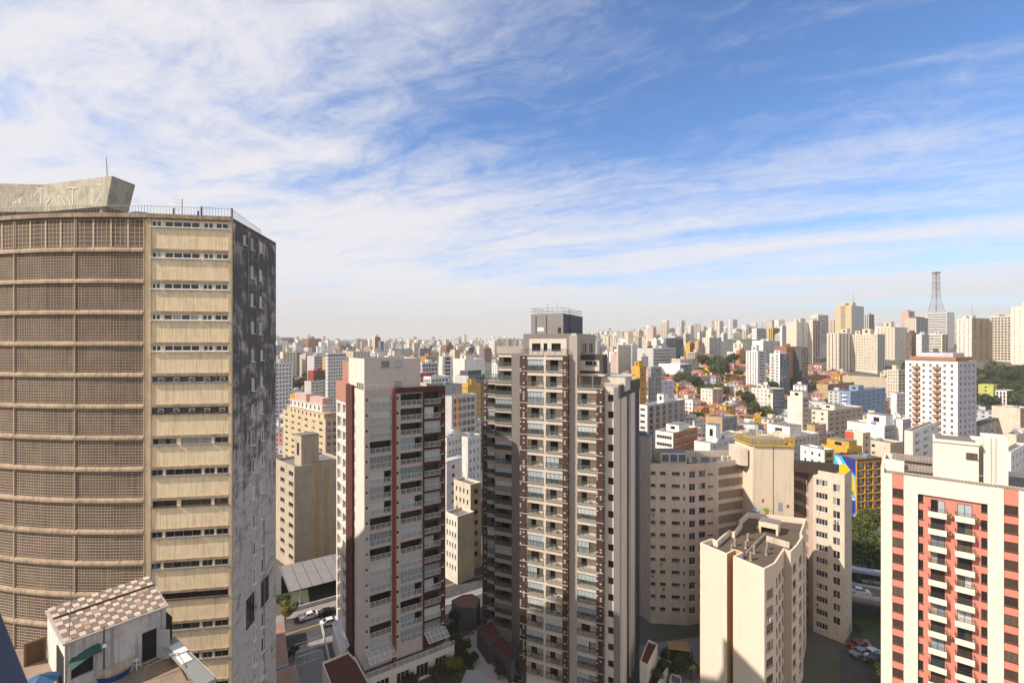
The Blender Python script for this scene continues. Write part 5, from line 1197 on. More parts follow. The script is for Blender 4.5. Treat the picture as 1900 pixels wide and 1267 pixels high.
    m.prism([at(sx(1112, d4)-1, d4+4), at(sx(1112, d4)+5.2, d4+4.0), at(sx(1112, d4)+5.2, d4+8), at(sx(1112, d4)-1, d4+8)], zp+2.61, zp+2.9, 3)
    m.build('terrace_pavilion', [cream, beige, roofM(), plain('pale_metal_roof', (.45, .47, .5))], t)
make_grey_tower()
# ------------------------------------------------------------------ curved beige residential block
def poly_roof(w, front, depth, zt, mi_wall, mi_roof, drop=.8):
    """parapet ring and deck over a front polyline pushed back by depth"""
    back = [p+V2(0, depth, 0) for p in front]
    ring = front+back[::-1]
    c = sum((p for p in ring), Vector((0, 0, 0)))/len(ring)
    inn = [p+(c-p).normalized()*.3 for p in ring]; k = len(ring)
    for i in range(k):
        j = (i+1) % k; a, b, d, e_ = ring[i], ring[j], inn[j], inn[i]
        w.face([(a.x, a.y, zt), (b.x, b.y, zt), (d.x, d.y, zt), (e_.x, e_.y, zt)], mi_wall)
        w.face([(e_.x, e_.y, zt), (d.x, d.y, zt), (d.x, d.y, zt-drop), (e_.x, e_.y, zt-drop)], mi_wall)
        if i >= len(front)-1: w.face([(a.x, a.y, -4), (b.x, b.y, -4), (b.x, b.y, zt), (a.x, a.y, zt)], mi_wall)
    w.face([(p.x, p.y, zt-drop) for p in inn], mi_roof)
def louvre_mesh(w, h):
    key = ('louv', round(w, 1), round(h, 2))
    if key in WM: return WM[key]
    m = MB(); e = Vector((1, 0, 0)); k = Vector((0, 1, 0)); n = 4
    for i in range(n):
        z = h*i/n; m.face([(0, .02, z+.05), (w, .02, z+.05), (w, .26, z+h/n*.95), (0, .26, z+h/n*.95)], 0); m.face([(0, .02, z+.05), (w, .02, z+.05), (w, .02, z+.11), (0, .02, z+.11)], 0)
    m.face([(0, .3, 0), (w, .3, 0), (w, .3, h), (0, .3, h)], 1)
    WM[key] = m.mesh('louvre', [plaster('louvre_brown', (.30, .22, .17), .4, .3), plain('louvre_dark', (.045, .035, .03))]); return WM[key]
def make_curved_block():
    def pt(px, d): q = P(px, 0, d); q.z = 0; return q
    cream = plaster('old_cream_render', (.60, .515, .42), .3, .35, dirtcol=(.2, .15, .11)); pink = plaster('old_salmon_render', (.56, .44, .37), .25, .35, dirtcol=(.2, .14, .11))
    rc = plaster('joint_grey', (.42, .38, .35), .2, .2)
    mats = [cream, pink, roofM(), rc, plaster('roof_parapet_grime', (.42, .36, .30), .5, .6)]
    t = thing('apartment_building', 'long curved beige block with louvred hollow and tall blank stair tower topped by yellow rails', 'apartment block', (52, 118, 0))
    FH = 2.86; ZL, ZR_ = 37.2, 36.6
    K = [pt(1185, 117), pt(1207, 113), pt(1274, 112.2), pt(1330, 114.2), pt(1348, 115.4), pt(1372, 116.8), pt(1398, 117.6)]
    w = MB(); wins = Parts(t); lou = Parts(t); rn = random.Random(3)
    def seg(a, b, cols, zt, mi, z1=-4, first=None, hh=.8, fh=FH, style='slide', frame='grey', gl=None, rev=.18, nr=13):
        e = (b-a).normalized(); L = (b-a).length
        rows = [(first-hh/2-fh*k, first+hh/2-fh*k) for k in range(nr)][::-1]
        rows = [r for r in rows if r[0] > 1.2]
        cc = [(meet(c0, a, e), meet(c1, a, e)) for c0, c1 in cols]
        return e, grid(w, a, e, 0, L, z1, zt, cc, rows, rev, mi)
    e, _ = seg(K[0], K[1], [], ZL+2.2, 0, first=30)
    e, o = seg(K[1], K[2], [(1207.6, 1216), (1224.5, 1235), (1246.5, 1261.5), (1267.5, 1271)], ZL, 0, first=34.95); add_acs(t, K[1], e, o, 1, .07); put_windows(wins, K[1], e, o, .14, lambda i, j: ('slide', 'slide', 'three', 'one')[i], 'grey', 'dark')
    # salmon part: three columns of different height
    e = (K[3]-K[2]).normalized(); LL = (K[3]-K[2]).length; xs = [0, meet(1293, K[2], e), meet(1310, K[2], e), LL]
    for i, (c0, c1, hh, off) in enumerate(((1279, 1290, 1.65, -.25), (1297, 1308.5, 1.35, -.1), (1313, 1323.5, .38, -.45))):
        rows = [(34.9+off-hh/2-FH*k, 34.9+off+hh/2-FH*k) for k in range(12)][::-1]; rows = [r for r in rows if r[0] > 1.2]
        o = grid(w, K[2], e, xs[i], xs[i+1], -4, ZL, [(meet(c0, K[2], e), meet(c1, K[2], e))], rows, .18, 1)
        put_windows(wins, K[2], e, o, .13, 'slide' if i < 2 else 'three', 'white' if i == 0 else 'grey', None if i < 2 else 'dark')
    for a, b in zip(K[3:-1], K[4:]):
        e = (b-a).normalized(); L = (b-a).length
        rows = [(34.9-1.0-FH*k, 34.9+.95-FH*k) for k in range(12)][::-1]; rows = [r for r in rows if r[0] > 1]
        o = grid(w, a, e, 0, L, -4, ZL, [(.0 if a is not K[3] else .5, L)], rows, .32, 0)
        for (xa, xb, za, zb, i, j) in o: p = a+e*xa; lou.add(louvre_mesh(xb-xa, zb-za), V2(p.x, p.y, za), math.atan2(e.y, e.x), appsize(p, 1, 1))
    poly_roof(w, K, 11, ZL, 4, 2)
    # right wing
    R_ = [pt(1472, 117.0), pt(1490, 114.6), pt(1509, 109.8), pt(1567, 105.2), pt(1580.5, 110.2)]
    for a, b in zip(R_[:2], R_[1:3]):
        e = (b-a).normalized(); L = (b-a).length
        rows = [(34.3-1.0-FH*k, 34.3+.95-FH*k) for k in range(12)][::-1]; rows = [r for r in rows if r[0] > 1]
        o = grid(w, a, e, 0, L, -4, ZR_, [(0, L*(1 if a is R_[0] else .55))], rows, .32, 1)
        for (xa, xb, za, zb, i, j) in o: p = a+e*xa; lou.add(louvre_mesh(xb-xa, zb-za), V2(p.x, p.y, za), math.atan2(e.y, e.x), appsize(p, 1, 1))
    a, b = R_[2], R_[3]; e = (b-a).normalized(); LL = (b-a).length; xm = meet(1540, a, e)
    for (c0, c1, hh, x0, x1, off) in ((1514, 1535.5, 1.35, 0, xm, 0), (1545.5, 1558.5, 1.65, xm, LL, -.55)):
        rows = [(33.9+off-hh/2-2.9*k, 33.9+off+hh/2-2.9*k) for k in range(12)][::-1]; rows = [r for r in rows if r[0] > 1]
        o = grid(w, a, e, x0, x1, -4, ZR_, [(meet(c0, a, e), meet(c1, a, e))], rows, .18, 0)
        add_acs(t, a, e, o, 2+x0, .12); put_windows(wins, a, e, o, .13, 'four' if x0 == 0 else 'slide', 'white', None)
    a, b = R_[3], R_[4]; e = (b-a).normalized(); rows = [(34-2.9*k-.25, 34-2.9*k+.25) for k in range(12)][::-1]
    o = grid(w, a, e, 0, (b-a).length, -4, ZR_, [(1.5, 2.0)], [r for r in rows if r[0] > 1], .18, 0); put_windows(wins, a, e, o, .1, 'one', 'grey', 'dark')
    poly_roof(w, R_[:4], 7, ZR_, 4, 2)
    w.build('wall', mats, t); wins.flush('window'); lou.flush('louvre')
    # raised end block and roof plant on the left wing
    m = MB(); m.prism([K[0]+V2(0, .02, 0), K[1]+V2(.05, -.03, 0), K[1]+V2(2.0, 6, 0), K[0]+V2(0, 9, 0)], ZL-.5, 43.0, 0, 1); m.obox(K[0]+V2(.4, -.5, 0), Vector((1, 0, 0)), Vector((0, 1, 0)), 1.5, 2, 41.5, 43.8, 2)
    m.build('end_block', [cream, roofM(), plain('blue_grey_sheet', (.10, .13, .19))], t)
    m = MB(); p = pt(1226, 115.5); m.obox(p, Vector((1, 0, 0)), Vector((0, 1, 0)), 6.2, 5, ZL-.8, ZL+1.9, 0, 1)
    for k in range(3): m.obox(p+V2(.3+2*k, -.04), Vector((1, 0, 0)), Vector((0, 1, 0)), 1.6, .05, ZL-.2, ZL+1.5, 2)
    m.build('roof_plant_room', [cream, roofM(), plain('blue_grey_sheet', (.10, .13, .19))], t)
    m = MB()
    for px, d in ((1280, 117), (1296, 117), (1318, 118), (1342, 119), (1352, 119)): p = pt(px, d); m.cbox(p, Vector((1, .2, 0)), .8, .7, ZL-.8, ZL+.35, 0)
    m.obox(pt(1232, 121.5), Vector((1, 0.02, 0)).normalized(), Vector((0, 1, 0)), 21, .4, ZL-.6, ZL+1.0, 0); m.build('roof_vent', [plaster('vent_render', (.55, .48, .40), .4, .4)], t)
    # stair tower
    a, b = pt(1397, 112.6), pt(1473, 111.6); e = (b-a).normalized(); n = nrm(e); L = (b-a).length; zt = 41.4
    m = MB(); grid(m, a, e, 0, L*.49, -4, zt, [], [], 0, 0); grid(m, a-n*.12, e, L*.49, L*.51, -4, zt, [], [], 0, 1); grid(m, a, e, L*.51, L, -4, zt, [], [], 0, 0)
    for p, q in ((b, b+V2(.5, 8, 0)), (b+V2(.5, 8, 0), a+V2(-.5, 8, 0)), (a+V2(-.5, 8, 0), a)): m.face([(p.x, p.y, -4), (q.x, q.y, -4), (q.x, q.y, zt), (p.x, p.y, zt)], 0)
    m.face([(p.x, p.y, zt-.02) for p in (a, b, b+V2(.5, 8, 0), a+V2(-.5, 8, 0))], 2)
    st = m.build('stair_tower', [plaster('pale_cream_render', (.67, .57, .44), .18, .35, dirtcol=(.3, .22, .15)), rc, roofM()], t)  # stair tower in a paler cream than the wings
    m = MB(); yl = plaster('yellow_rail_paint', (.50, .33, .04), .4, .3)
    for (p, q) in ((a, b), (b, b+V2(.5, 8, 0)), (a+V2(-.5, 8, 0), a), (a+V2(-.5, 8, 0), b+V2(.5, 8, 0))):
        d = (q-p); LL = d.length; d.normalize(); nn = nrm(d); m.obox(p-nn*.1, d, nn, LL, .5, zt, zt+.25)
        k = int(LL/1.0)
        for i in range(k+1): r = p+d*(LL*i/k)+nn*.3; m.tube((r.x, r.y, zt+.2), (r.x, r.y, zt+2.0), .05, 5)
        for h in (.9, 1.4, 2.0): m.tube((p.x+nn.x*.3, p.y+nn.y*.3, zt+h), (q.x+nn.x*.3, q.y+nn.y*.3, zt+h), .06, 5)
    m.build('yellow_guard_rail', [yl], st)
    m = MB(); m.obox(a+V2(.8, 2, 0), e, Vector((0, 1, 0)), L-1.6, 5, zt-.03, zt+1.2, 0); m.build('tank_lid', [plaster('dirty_lid', (.28, .24, .2), .6, .6)], st)
    m = MB(); c = a+V2(-.6, 1.2, 0); m.prism([c, c+V2(-1.6, .6, 0), c+V2(-1.8, 6, 0), c+V2(0, 6, 0)], ZL-.8, zt-1.0, 0); m.build('stair_lobby', [cream], st)
    m = MB(); p0, p1 = R_[2]+V2(-3.5, 1.2, 0), R_[3]+V2(.3, 2.2, 0); d = (p1-p0).normalized(); m.obox(p0, d, Vector((-d.y, d.x, 0)), (p1-p0).length, .3, ZR_-.8, ZR_+1.7, 0); m.obox(p0+V2(0, .3, 0), d, Vector((-d.y, d.x, 0)), (p1-p0).length, 6, ZR_+.5, ZR_+.62, 0)
    m.build('roof_sheet', [plain('dark_brown_sheet', (.05, .035, .03), .7)], t)
    # small doors and boxes on the stair tower just above the near roof
    m = MB(); p = a+e*(L*.62)+n*.05; m.obox(p, e, -n, .9, .1, 26.5, 28.5, 0); p = a+e*(L*.83)+n*.06; m.obox(p, e, -n, .45, .1, 27.3, 28.0, 1); p = a+e*(L*.22)+n*.06; m.obox(p, e, -n, .4, .1, 28.4, 29.1, 1)
    m.build('service_door', [plain('steel_blue_door', (.30, .33, .38)), plain('hose_red', (.40, .05, .035))], st)
    # canopy over the court at the foot of the left wing
    m = MB(); q = [G(1237, 1184, 5.2), G(1275, 1186, 5.2), G(1281, 1218, 3.6), G(1240, 1213, 3.6)]; m.prism([(v.x, v.y) for v in q], 4.6, 4.75)
    m.build('court_awning', [plaster('tan_canvas', (.34, .22, .10), .3, .3)], t)
    for k in range(4):
        v = q[k]; m = MB(); m.tube((v.x, v.y, 0), (v.x, v.y, 4.65), .06, 5); m.build('awning_post', [frameM('grey')], t)
make_curved_block()
# ------------------------------------------------------------------ near beige tower with zigzag flank
def make_near_beige():
    ZT, FH = 27.5, 2.9
    pts = [(1299, 1006.4), (1348.8, 1027.3), (1364, 1019.4), (1375, 1024.2), (1360.2, 1031), (1418.3, 1055), (1438.5, 1044.3), (1455.6, 1018.4), (1467.2, 1023.5), (1479.6, 1010.8), (1490.3, 994.4), (1486.5, 990), (1496, 961.6), (1388, 950), (1371, 964.7), (1375, 968), (1361, 986), (1352, 982.4), (1330, 1002.0), (1320.4, 998.2)]
    poly = [G(x, y, ZT) for x, y in pts]
    for p in poly: p.z = 0
    t = thing('apartment_building', 'near beige tower with blank sunlit end wall and cluttered zigzag edged flat roof', 'tower block', (50, 92, 0))
    warm = plaster('warm_beige_render', (.68, .585, .485), .12, .12, dirtcol=(.3, .22, .15)); shade = plaster('shaded_beige_render', (.60, .50, .42), .15, .2, dirtcol=(.3, .22, .17)); slot = plaster('slot_ochre', (.50, .31, .15), .2, .2)  # sunlit end walls lighter; shade painted into the darker copy for other sides
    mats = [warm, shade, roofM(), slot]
    w = MB(); wins = Parts(t)
    N = len(poly)
    wcols = {5: [(.18, .80, 1.55, 'three')], 6: [(.08, .24, 1.5, 'one'), (.36, .58, 1.5, 'slide'), (.70, .90, 1.35, 'slide')], 8: [(.30, .78, 1.5, 'slide')], 9: [(.30, .72, 1.5, 'slide')], 11: [(.3, .6, 1.5, 'slide')], 12: [], 13: []}
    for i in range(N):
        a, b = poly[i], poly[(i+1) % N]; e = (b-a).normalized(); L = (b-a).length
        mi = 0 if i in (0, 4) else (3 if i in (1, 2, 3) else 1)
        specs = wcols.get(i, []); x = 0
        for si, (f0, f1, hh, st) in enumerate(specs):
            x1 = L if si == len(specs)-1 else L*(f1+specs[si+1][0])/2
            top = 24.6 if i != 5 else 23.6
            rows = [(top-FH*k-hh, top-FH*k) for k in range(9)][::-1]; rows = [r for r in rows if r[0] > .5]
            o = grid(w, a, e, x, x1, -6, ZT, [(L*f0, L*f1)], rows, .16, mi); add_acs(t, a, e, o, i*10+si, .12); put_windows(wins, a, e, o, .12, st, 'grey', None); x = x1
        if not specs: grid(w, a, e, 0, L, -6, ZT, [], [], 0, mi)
    zr = ZT-1.15; c = [Vector((0, 0, 0))]*N
    inn = []
    for i in range(N):
        p, q, r = poly[i-1], poly[i], poly[(i+1) % N]
        d1 = (q-p).normalized(); d2 = (r-q).normalized(); n1 = Vector((-d1.y, d1.x, 0)); n2 = Vector((-d2.y, d2.x, 0)); bi = n1+n2
        if bi.length < .3: bi = n1
        bi.normalize(); k = .28/max(.5, bi.dot(n1)); inn.append(q+bi*k)
    for i in range(N):
        j = (i+1) % N
        w.face([(poly[i].x, poly[i].y, ZT), (poly[j].x, poly[j].y, ZT), (inn[j].x, inn[j].y, ZT), (inn[i].x, inn[i].y, ZT)], 0)
        w.face([(inn[i].x, inn[i].y, ZT), (inn[j].x, inn[j].y, ZT), (inn[j].x, inn[j].y, zr), (inn[i].x, inn[i].y, zr)], 0)
    w.build('wall', mats, t); wins.flush('window')
    m = MB(); m.face([(p.x, p.y, zr) for p in inn]); m.build('roof', [plaster('tarred_roof', (.115, .088, .066), .6, .3, dirtcol=(.05, .04, .035), scale=1.6, bump=.5)], t)
    m = MB()
    p0, p1 = poly[6], poly[9]; d = (p1-p0).normalized(); q = p0+d*7.0-Vector((d.y, -d.x, 0))*.02
    m.tube((q.x+.1, q.y-.4, 0), (q.x+.1, q.y-.4, ZT-2), .09, 6); m.build('drain_pipe', [rc_ for rc_ in [plain('pipe_beige', (.42, .36, .31))]], t)
    # roof furniture
    def z2(x, y, z): return G(1280+x/7.917, 930+y/7.917, z)
    cc = plaster('stub_concrete', (.30, .24, .19), .5, .6)
    for x, y, h in ((620, 700, 1.0), (665, 650, 1.3), (825, 685, 1.3), (855, 570, 1.35), (945, 760, 1.3), (895, 860, 1.45), (1125, 780, 1.3), (1140, 705, 1.4)):
        p = z2(x, y, zr); m = MB(); m.cbox(p, Vector((.68, .73, 0)), .55, .35, zr-.02, zr+h, 0); m.cbox(p, Vector((.68, .73, 0)), .62, .42, zr-.02, zr+.12, 1); m.build('roof_stub', [cc, plaster('stub_skirt', (.55, .48, .40), .4, .3)], t)
    a, b = z2(830, 750, zr+.5), z2(1110, 470, zr+.5); m = MB(); m.tube(a, b, .17, 8); m.build('duct', [plaster('old_duct', (.32, .26, .2), .5, .5)], t)
    p0, p1, p2 = z2(1120, 585, zr), z2(1460, 690, zr), z2(1560, 620, zr)
    m = MB()
    for a, b in ((p0, p1),): d = (b-a); LL = d.length; d.normalize(); m.obox(a, d, Vector((-d.y, d.x, 0)), LL, .25, zr-.02, zr+1.1)
    m.build('divider_wall', [plaster('stained_divider', (.58, .50, .40), .5, .7)], t)
    q0, q1 = z2(1010, 450, zr), z2(1300, 510, zr); d = (q1-q0); LL = d.length; d.normalize(); nn = Vector((-d.y, d.x, 0))
    m = MB(); m.obox(q0, d, nn, LL, 3.2, zr+1.25, zr+2.3, 0, 1); m.obox(q0+d*.02+nn*.02, d, nn, .4, 3.1, zr-.01, zr+1.26, 0); m.obox(q0+d*(LL-.45)+nn*.02, d, nn, .4, 3.1, zr-.01, zr+1.26, 0); m.obox(q0+d*.42+nn*.9, d, nn, LL-.9, 2.0, zr-.01, zr+1.25, 2)
    m.build('lift_house', [plaster('pale_cream_render', (.67, .57, .44)), roofM(), plain('dark_room', (.02, .018, .016), .95)], t)
    for i, (x, y) in enumerate(((930, 180), (965, 183), (1000, 187))):
        p = z2(x, y, zr); m = MB(); m.lathe(p, [(0, 0), (.32, 0), (.36, .8), (.3, .9), (0, .92)], 12); tag(m.build('barrel', [plain('pale_blue_plastic', (.20, .36, .46))]), ('left', 'middle', 'right')[i]+' one of three pale blue barrels on the roof of the near beige tower', 'barrel', 'pale blue barrels on the beige roof')
    p = z2(995, 430, zr); m = MB(); m.lathe(p, [(0, 0), (.25, 0), (.28, .5), (.2, .9), (.05, 1.0), (0, 1.0)], 10); tag(m.build('covered_tank', [plain('yellow_plastic', (.60, .38, .02))]), 'small yellow covered tank on the roof beside the lift house', 'tank')
    p = z2(1130, 190, zr); rr = random.Random(2); m = MB(); m.lathe(p, [(0, 0), (.35, 0), (.4, .5), (.3, .52), (0, .5)], 10, 0)
    for k in range(60): v = Vector(p)+Vector((rr.gauss(0, .4), rr.gauss(0, .3), .7+abs(rr.gauss(0, .35)))); d = Vector((rr.uniform(-1, 1), rr.uniform(-1, 1), rr.uniform(-.3, 1))).normalized()*.16; u = d.orthogonal().normalized()*.1; m.face([v-d-u, v+d-u, v+d+u, v-d+u], 1)
    tag(m.build('potted_plant', [plain('clay_pot', (.30, .12, .06)), plain('lemon_leaf', (.22, .26, .03))]), 'potted yellow green bush at the back of the beige tower roof', 'plant')
make_near_beige()
# ------------------------------------------------------------------ salmon and white building on the right
def make_salmon():
    A = P(1634.5, 0, 84.4); A.z = 0; e = Vector((.767, -.641, 0)).normalized(); n = nrm(e)
    s = lambda px: meet(px, A, e); ZT = 42.75; FH = 2.80; DEP = 15; WT = 34.0
    t = thing('apartment_building', 'salmon and white apartment building with white balconies filling the right edge', 'apartment block', (75, 84, 0)); rz = math.atan2(e.y, e.x)
    white = plaster('cream_white_paint', (.70, .65, .56), .10, .10, dirtcol=(.35, .28, .2)); sal = plaster('salmon_paint', (.58, .215, .16), .06, .06, dirtcol=(.4, .12, .08))
    w = MB(); wins = Parts(t); NF = 17
    rows = [(ZA(920.5, 83.3)-FH*k, ZA(905.2, 83.3)-FH*k) for k in range(NF)][::-1]; rows = [r for r in rows if r[0] > .3]
    bands = [(0, s(1655.6), [], 0), (s(1655.6), s(1676.8), 'strip', 1), (s(1676.8), s(1703), [], 0), (s(1833), s(1862.7), [], 0), (s(1862.7), s(1890), 'strip', 1), (s(1890), s(1915), [], 0), (s(1915), s(1915)+16, [], 1)]
    for x0, x1, c, mi in bands:
        cols = [(x0+.03, x1-.03)] if c == 'strip' else []
        o = grid(w, A-n*(.10 if c == 'strip' else 0), e, x0, x1, -1, ZT-.02, cols, rows if cols else [], .12, mi)
        if cols: put_windows(wins, A-n*.10, e, o, .06, 'slide', 'brown', 'brown', fw=.05)
    x0, x1 = s(1703), s(1833)
    Ap = A-n*.35
    # salmon panel: small windows left and right, balcony doors in two columns
    xa, xb, xc, xd = s(1714), s(1760), s(1768), s(1815)
    zt = ZA(908, 82.0)
    sm = [(a-.35, b-.2) for a, b in rows]
    parts_ = [(x0, xa, [(s(1703.6), s(1713))], sm), (xa, s(1764.5), [(s(1727), s(1753.5))], [(a-2.1, a+.45) for a, b in rows]), (s(1764.5), xd, [(s(1776.5), s(1804.5))], [(a-2.1, a+.45) for a, b in rows]), (xd, x1, [(s(1821), s(1832.5))], sm)]
    for a_, b_, cols, rr in parts_:
        o = grid(w, Ap, e, a_, b_, -1, ZT-1.2, cols, rr, .15, 1)
        put_windows(wins, Ap, e, o, .1, 'slide', 'dark', 'dark' if b_-a_ < 3 else (lambda i, j: ('mix', 'dark', 'brown', None, 'blind', 'dark')[(j*7+int(a_))%6]), fw=.05)
    for xx in (x0, x1): p, q = A+e*xx, Ap+e*xx; w.face([(p.x, p.y, -1), (q.x, q.y, -1), (q.x, q.y, ZT-1.2), (p.x, p.y, ZT-1.2)], 0)
    # white lintel above the panel
    p, q = A+e*x0, A+e*x1; zl = ZT-1.25
    pz = [(x0, ZA(915, 80.9)), (x1, ZA(937.5, 75.8))]
    zlin = (pz[0][1]+pz[1][1])/2
    w.face([(p.x, p.y, zlin), (q.x, q.y, zlin), (q.x, q.y, ZT-.02), (p.x, p.y, ZT-.02)], 0); p2, q2 = Ap+e*x0, Ap+e*x1; w.face([(p.x, p.y, zlin), (q.x, q.y, zlin), (q2.x, q2.y, zlin), (p2.x, p2.y, zlin)], 0)
    E0, E1, E2 = A, A-n*DEP, A-n*DEP+e*WT
    for p, q in ((E1, E0), (E2, E1), (A+e*WT, E2)): w.face([(p.x, p.y, -1), (q.x, q.y, -1), (q.x, q.y, ZT), (p.x, p.y, ZT)], 0)
    w.build('wall', [white, sal], t); wins.flush('window')
    # balconies
    bal = Parts(t); brl = Parts(t); fu = Parts(t); rn = random.Random(9)
    for (ca, cb) in ((s(1722), s(1756.5)), (s(1771.5), s(1808.5))):
        bw = cb-ca; key = ('sb', round(bw, 2)); m = MB(); ex, ey = Vector((1, 0, 0)), Vector((0, 1, 0))
        m.obox((0, -1.0, 0), ex, ey, bw, .1, 0, .95); m.obox((0, -.9, 0), ex, ey, .1, 1.2, 0, .95); m.obox((bw-.1, -.9, 0), ex, ey, .1, 1.2, 0, .95); m.obox((.1, -.9, 0), ex, ey, bw-.2, 1.25, 0, .14); me = m.mesh('balcony', [white])
        m = MB(); pts = [(0.05, .0, .95), (0.05, -.95, .95), (bw-.05, -.95, .95), (bw-.05, .0, .95)]
        for p, q in zip(pts[:-1], pts[1:]):
            p, q = Vector(p), Vector(q); L = (q-p).length; k = max(2, int(L/.22)); m.tube(p+V2(0, 0, .55), q+V2(0, 0, .55), .028, 4); m.tube(p+V2(0, 0, .06), q+V2(0, 0, .06), .02, 4)
            for i in range(k+1): r = p.lerp(q, i/k); m.tube(r+V2(0, 0, .03), r+V2(0, 0, .55), .014, 4)
            for i in range(0, k, 2):
                r0, r1 = p.lerp(q, i/k), p.lerp(q, (i+1)/k); m.tube(r0+V2(0, 0, .1), r1+V2(0, 0, .5), .012, 4); m.tube(r1+V2(0, 0, .1), r0+V2(0, 0, .5), .012, 4)
        mr = m.mesh('balcony_railing', [plain('wrought_iron', (.06, .05, .05), .5)])
        for a, b in rows:
            p = Ap+e*ca; bal.add(me, V2(p.x, p.y, a-2.28), rz, appsize(p, 1, 1)); brl.add(mr, V2(p.x, p.y, a-2.28), rz, appsize(p, 1, 1))
            if rn.random() < .4: q = Ap+e*(ca+.3)+n*.15; fu.add(clutter_mesh(rn.randint(1, 7)), V2(q.x, q.y, a-2.12), rz, 1)
    bal.flush('balcony'); brl.flush('balcony_railing'); fu.flush('balcony_furniture')
    # corrugated roof: tile strip along the eaves, decks behind
    def corr(name, a0, ex, dp, wd, ln, z, zs, per=.42):
        m = MB(); k = int(wd/per*2)
        for i in range(k):
            u0, u1 = wd*i/k, wd*(i+1)/k; h0, h1 = (.10 if i % 2 else 0), (0 if i % 2 else .10)
            p0, p1 = a0+ex*u0, a0+ex*u1
            m.face([(p0.x, p0.y, z+h0), (p1.x, p1.y, z+h1), (p1.x+dp.x*ln, p1.y+dp.y*ln, z+zs+h1), (p0.x+dp.x*ln, p0.y+dp.y*ln, z+zs+h0)])
        o = m.build(name, [plaster('grimy_fibre_sheet', (.30, .245, .195), .6, .5, dirtcol=(.05, .04, .035), scale=2)], t); return o
    m = MB(); m.face([(p.x, p.y, ZT-.9) for p in (A-n*.1, A+e*WT-n*.1, E2, E1)]); m.build('roof', [roofM()], t)
    corr('eaves_tiles', A+e*.45-n*.05, e, -n, WT-.5, 1.6, ZT-.05, .12)
    corr('roof_sheets', A+e*1.5-n*3.2, e, -n, 7.2, 3.4, ZT+.25, .5); corr('roof_sheets', A+e*1.2-n*8.2, e, -n, 7.5, 3.2, ZT+.9, .6)
    m = MB(); m.obox(A+n*.02-e*.02, e, -n, .45, 2.2, ZT-.5, ZT+.55); m.obox(A-n*1.7, e, -n, WT, .2, ZT-.6, ZT+.12); m.obox(A+e*.2-n*2.4, e, -n, 2.9, 2.6, ZT-.6, ZT+1.45); m.obox(A-n*11.6, e, -n, 9, .25, ZT-.6, ZT+1.3); m.obox(A-n*2.2, e, -n, .3, 9.4, ZT-.6, ZT+1.2)
    m.build('roof_parapet', [white], t)
    # lift and tank blocks
    B0 = A-n*2.3; C1 = B0+e*meet(1731.5, B0, e); L1 = meet(1816, C1, e); z1 = ZA(814.5, C1.y)
    m = MB(); m.obox(C1, e, -n, L1, 5.5, ZT-.9, z1, 0); m.obox(C1-n*.15+e*.0+n*.35, e, -n, L1+.2, 5.9, z1-.35, z1+.05, 0); m.obox(C1-n*.4+e*.3, e, -n, L1-.6, 4.8, z1+.05, z1+.12, 1)
    b1 = m.build('lift_block', [white, roofM()], t)
    p = C1+e*meet(1792.5, C1, e)+n*.03; child('window', win_mesh(meet(1815, C1, e)-meet(1792.5, C1, e)-.1, .9, 'slide', 'brown', 'brown'), b1, (p.x, p.y, ZA(849.5, p.y)), rz)
    B2 = A-n*3.4; C2 = B2+e*meet(1825, B2, e); L2 = meet(1871, C2, e); z2 = ZA(812, C2.y)
    m = MB(); m.obox(C2, e, -n, L2, 6, ZT-.9, z2, 0); m.obox(C2-e*1.3-n*1.5, e, -n, 1.35, 4, ZT-.9, z2-.6, 0); b2 = m.build('tank_block', [white], t)
    m = MB()
    for dx in (0, .55): p = C2+e*(L2*.3+dx)+n*.12; m.tube((p.x, p.y, ZT), (p.x, p.y, z2+.3), .03, 5)
    for k in range(14): p = C2+e*(L2*.3)+n*.12; q = p+e*.55; z = ZT+.3+k*.4; m.tube((p.x, p.y, z), (q.x, q.y, z), .02, 4)
    m.build('ladder', [plain('ladder_cream', (.45, .40, .33))], b2)
    m = MB(); p0 = C1+e*1-n*2; railing(m, [Vector((p0.x, p0.y, z1+.1)), Vector((p0.x, p0.y, z1+.1))+e*(L1*.5)], .8, 1.5, .025)
    c = C1+e*L1*.75-n*2; m.tube((c.x, c.y, z1), (c.x, c.y, z1+3.2), .03, 5); m.build('roof_pole', [plain('rusty_red', (.22, .07, .05))], b1)
    m = MB(); c = A+e*(s(1812))-n*1.2; m.tube((c.x, c.y, ZT), (c.x, c.y, ZT+1.3), .03, 5); d = c+e*1.9; m.tube((d.x, d.y, ZT), (d.x, d.y, ZT+1.3), .03, 5); m.tube((c.x, c.y, ZT+1.3), (d.x, d.y, ZT+1.3), .03, 5); m.build('roof_frame', [frameM('white')], t)
make_salmon()
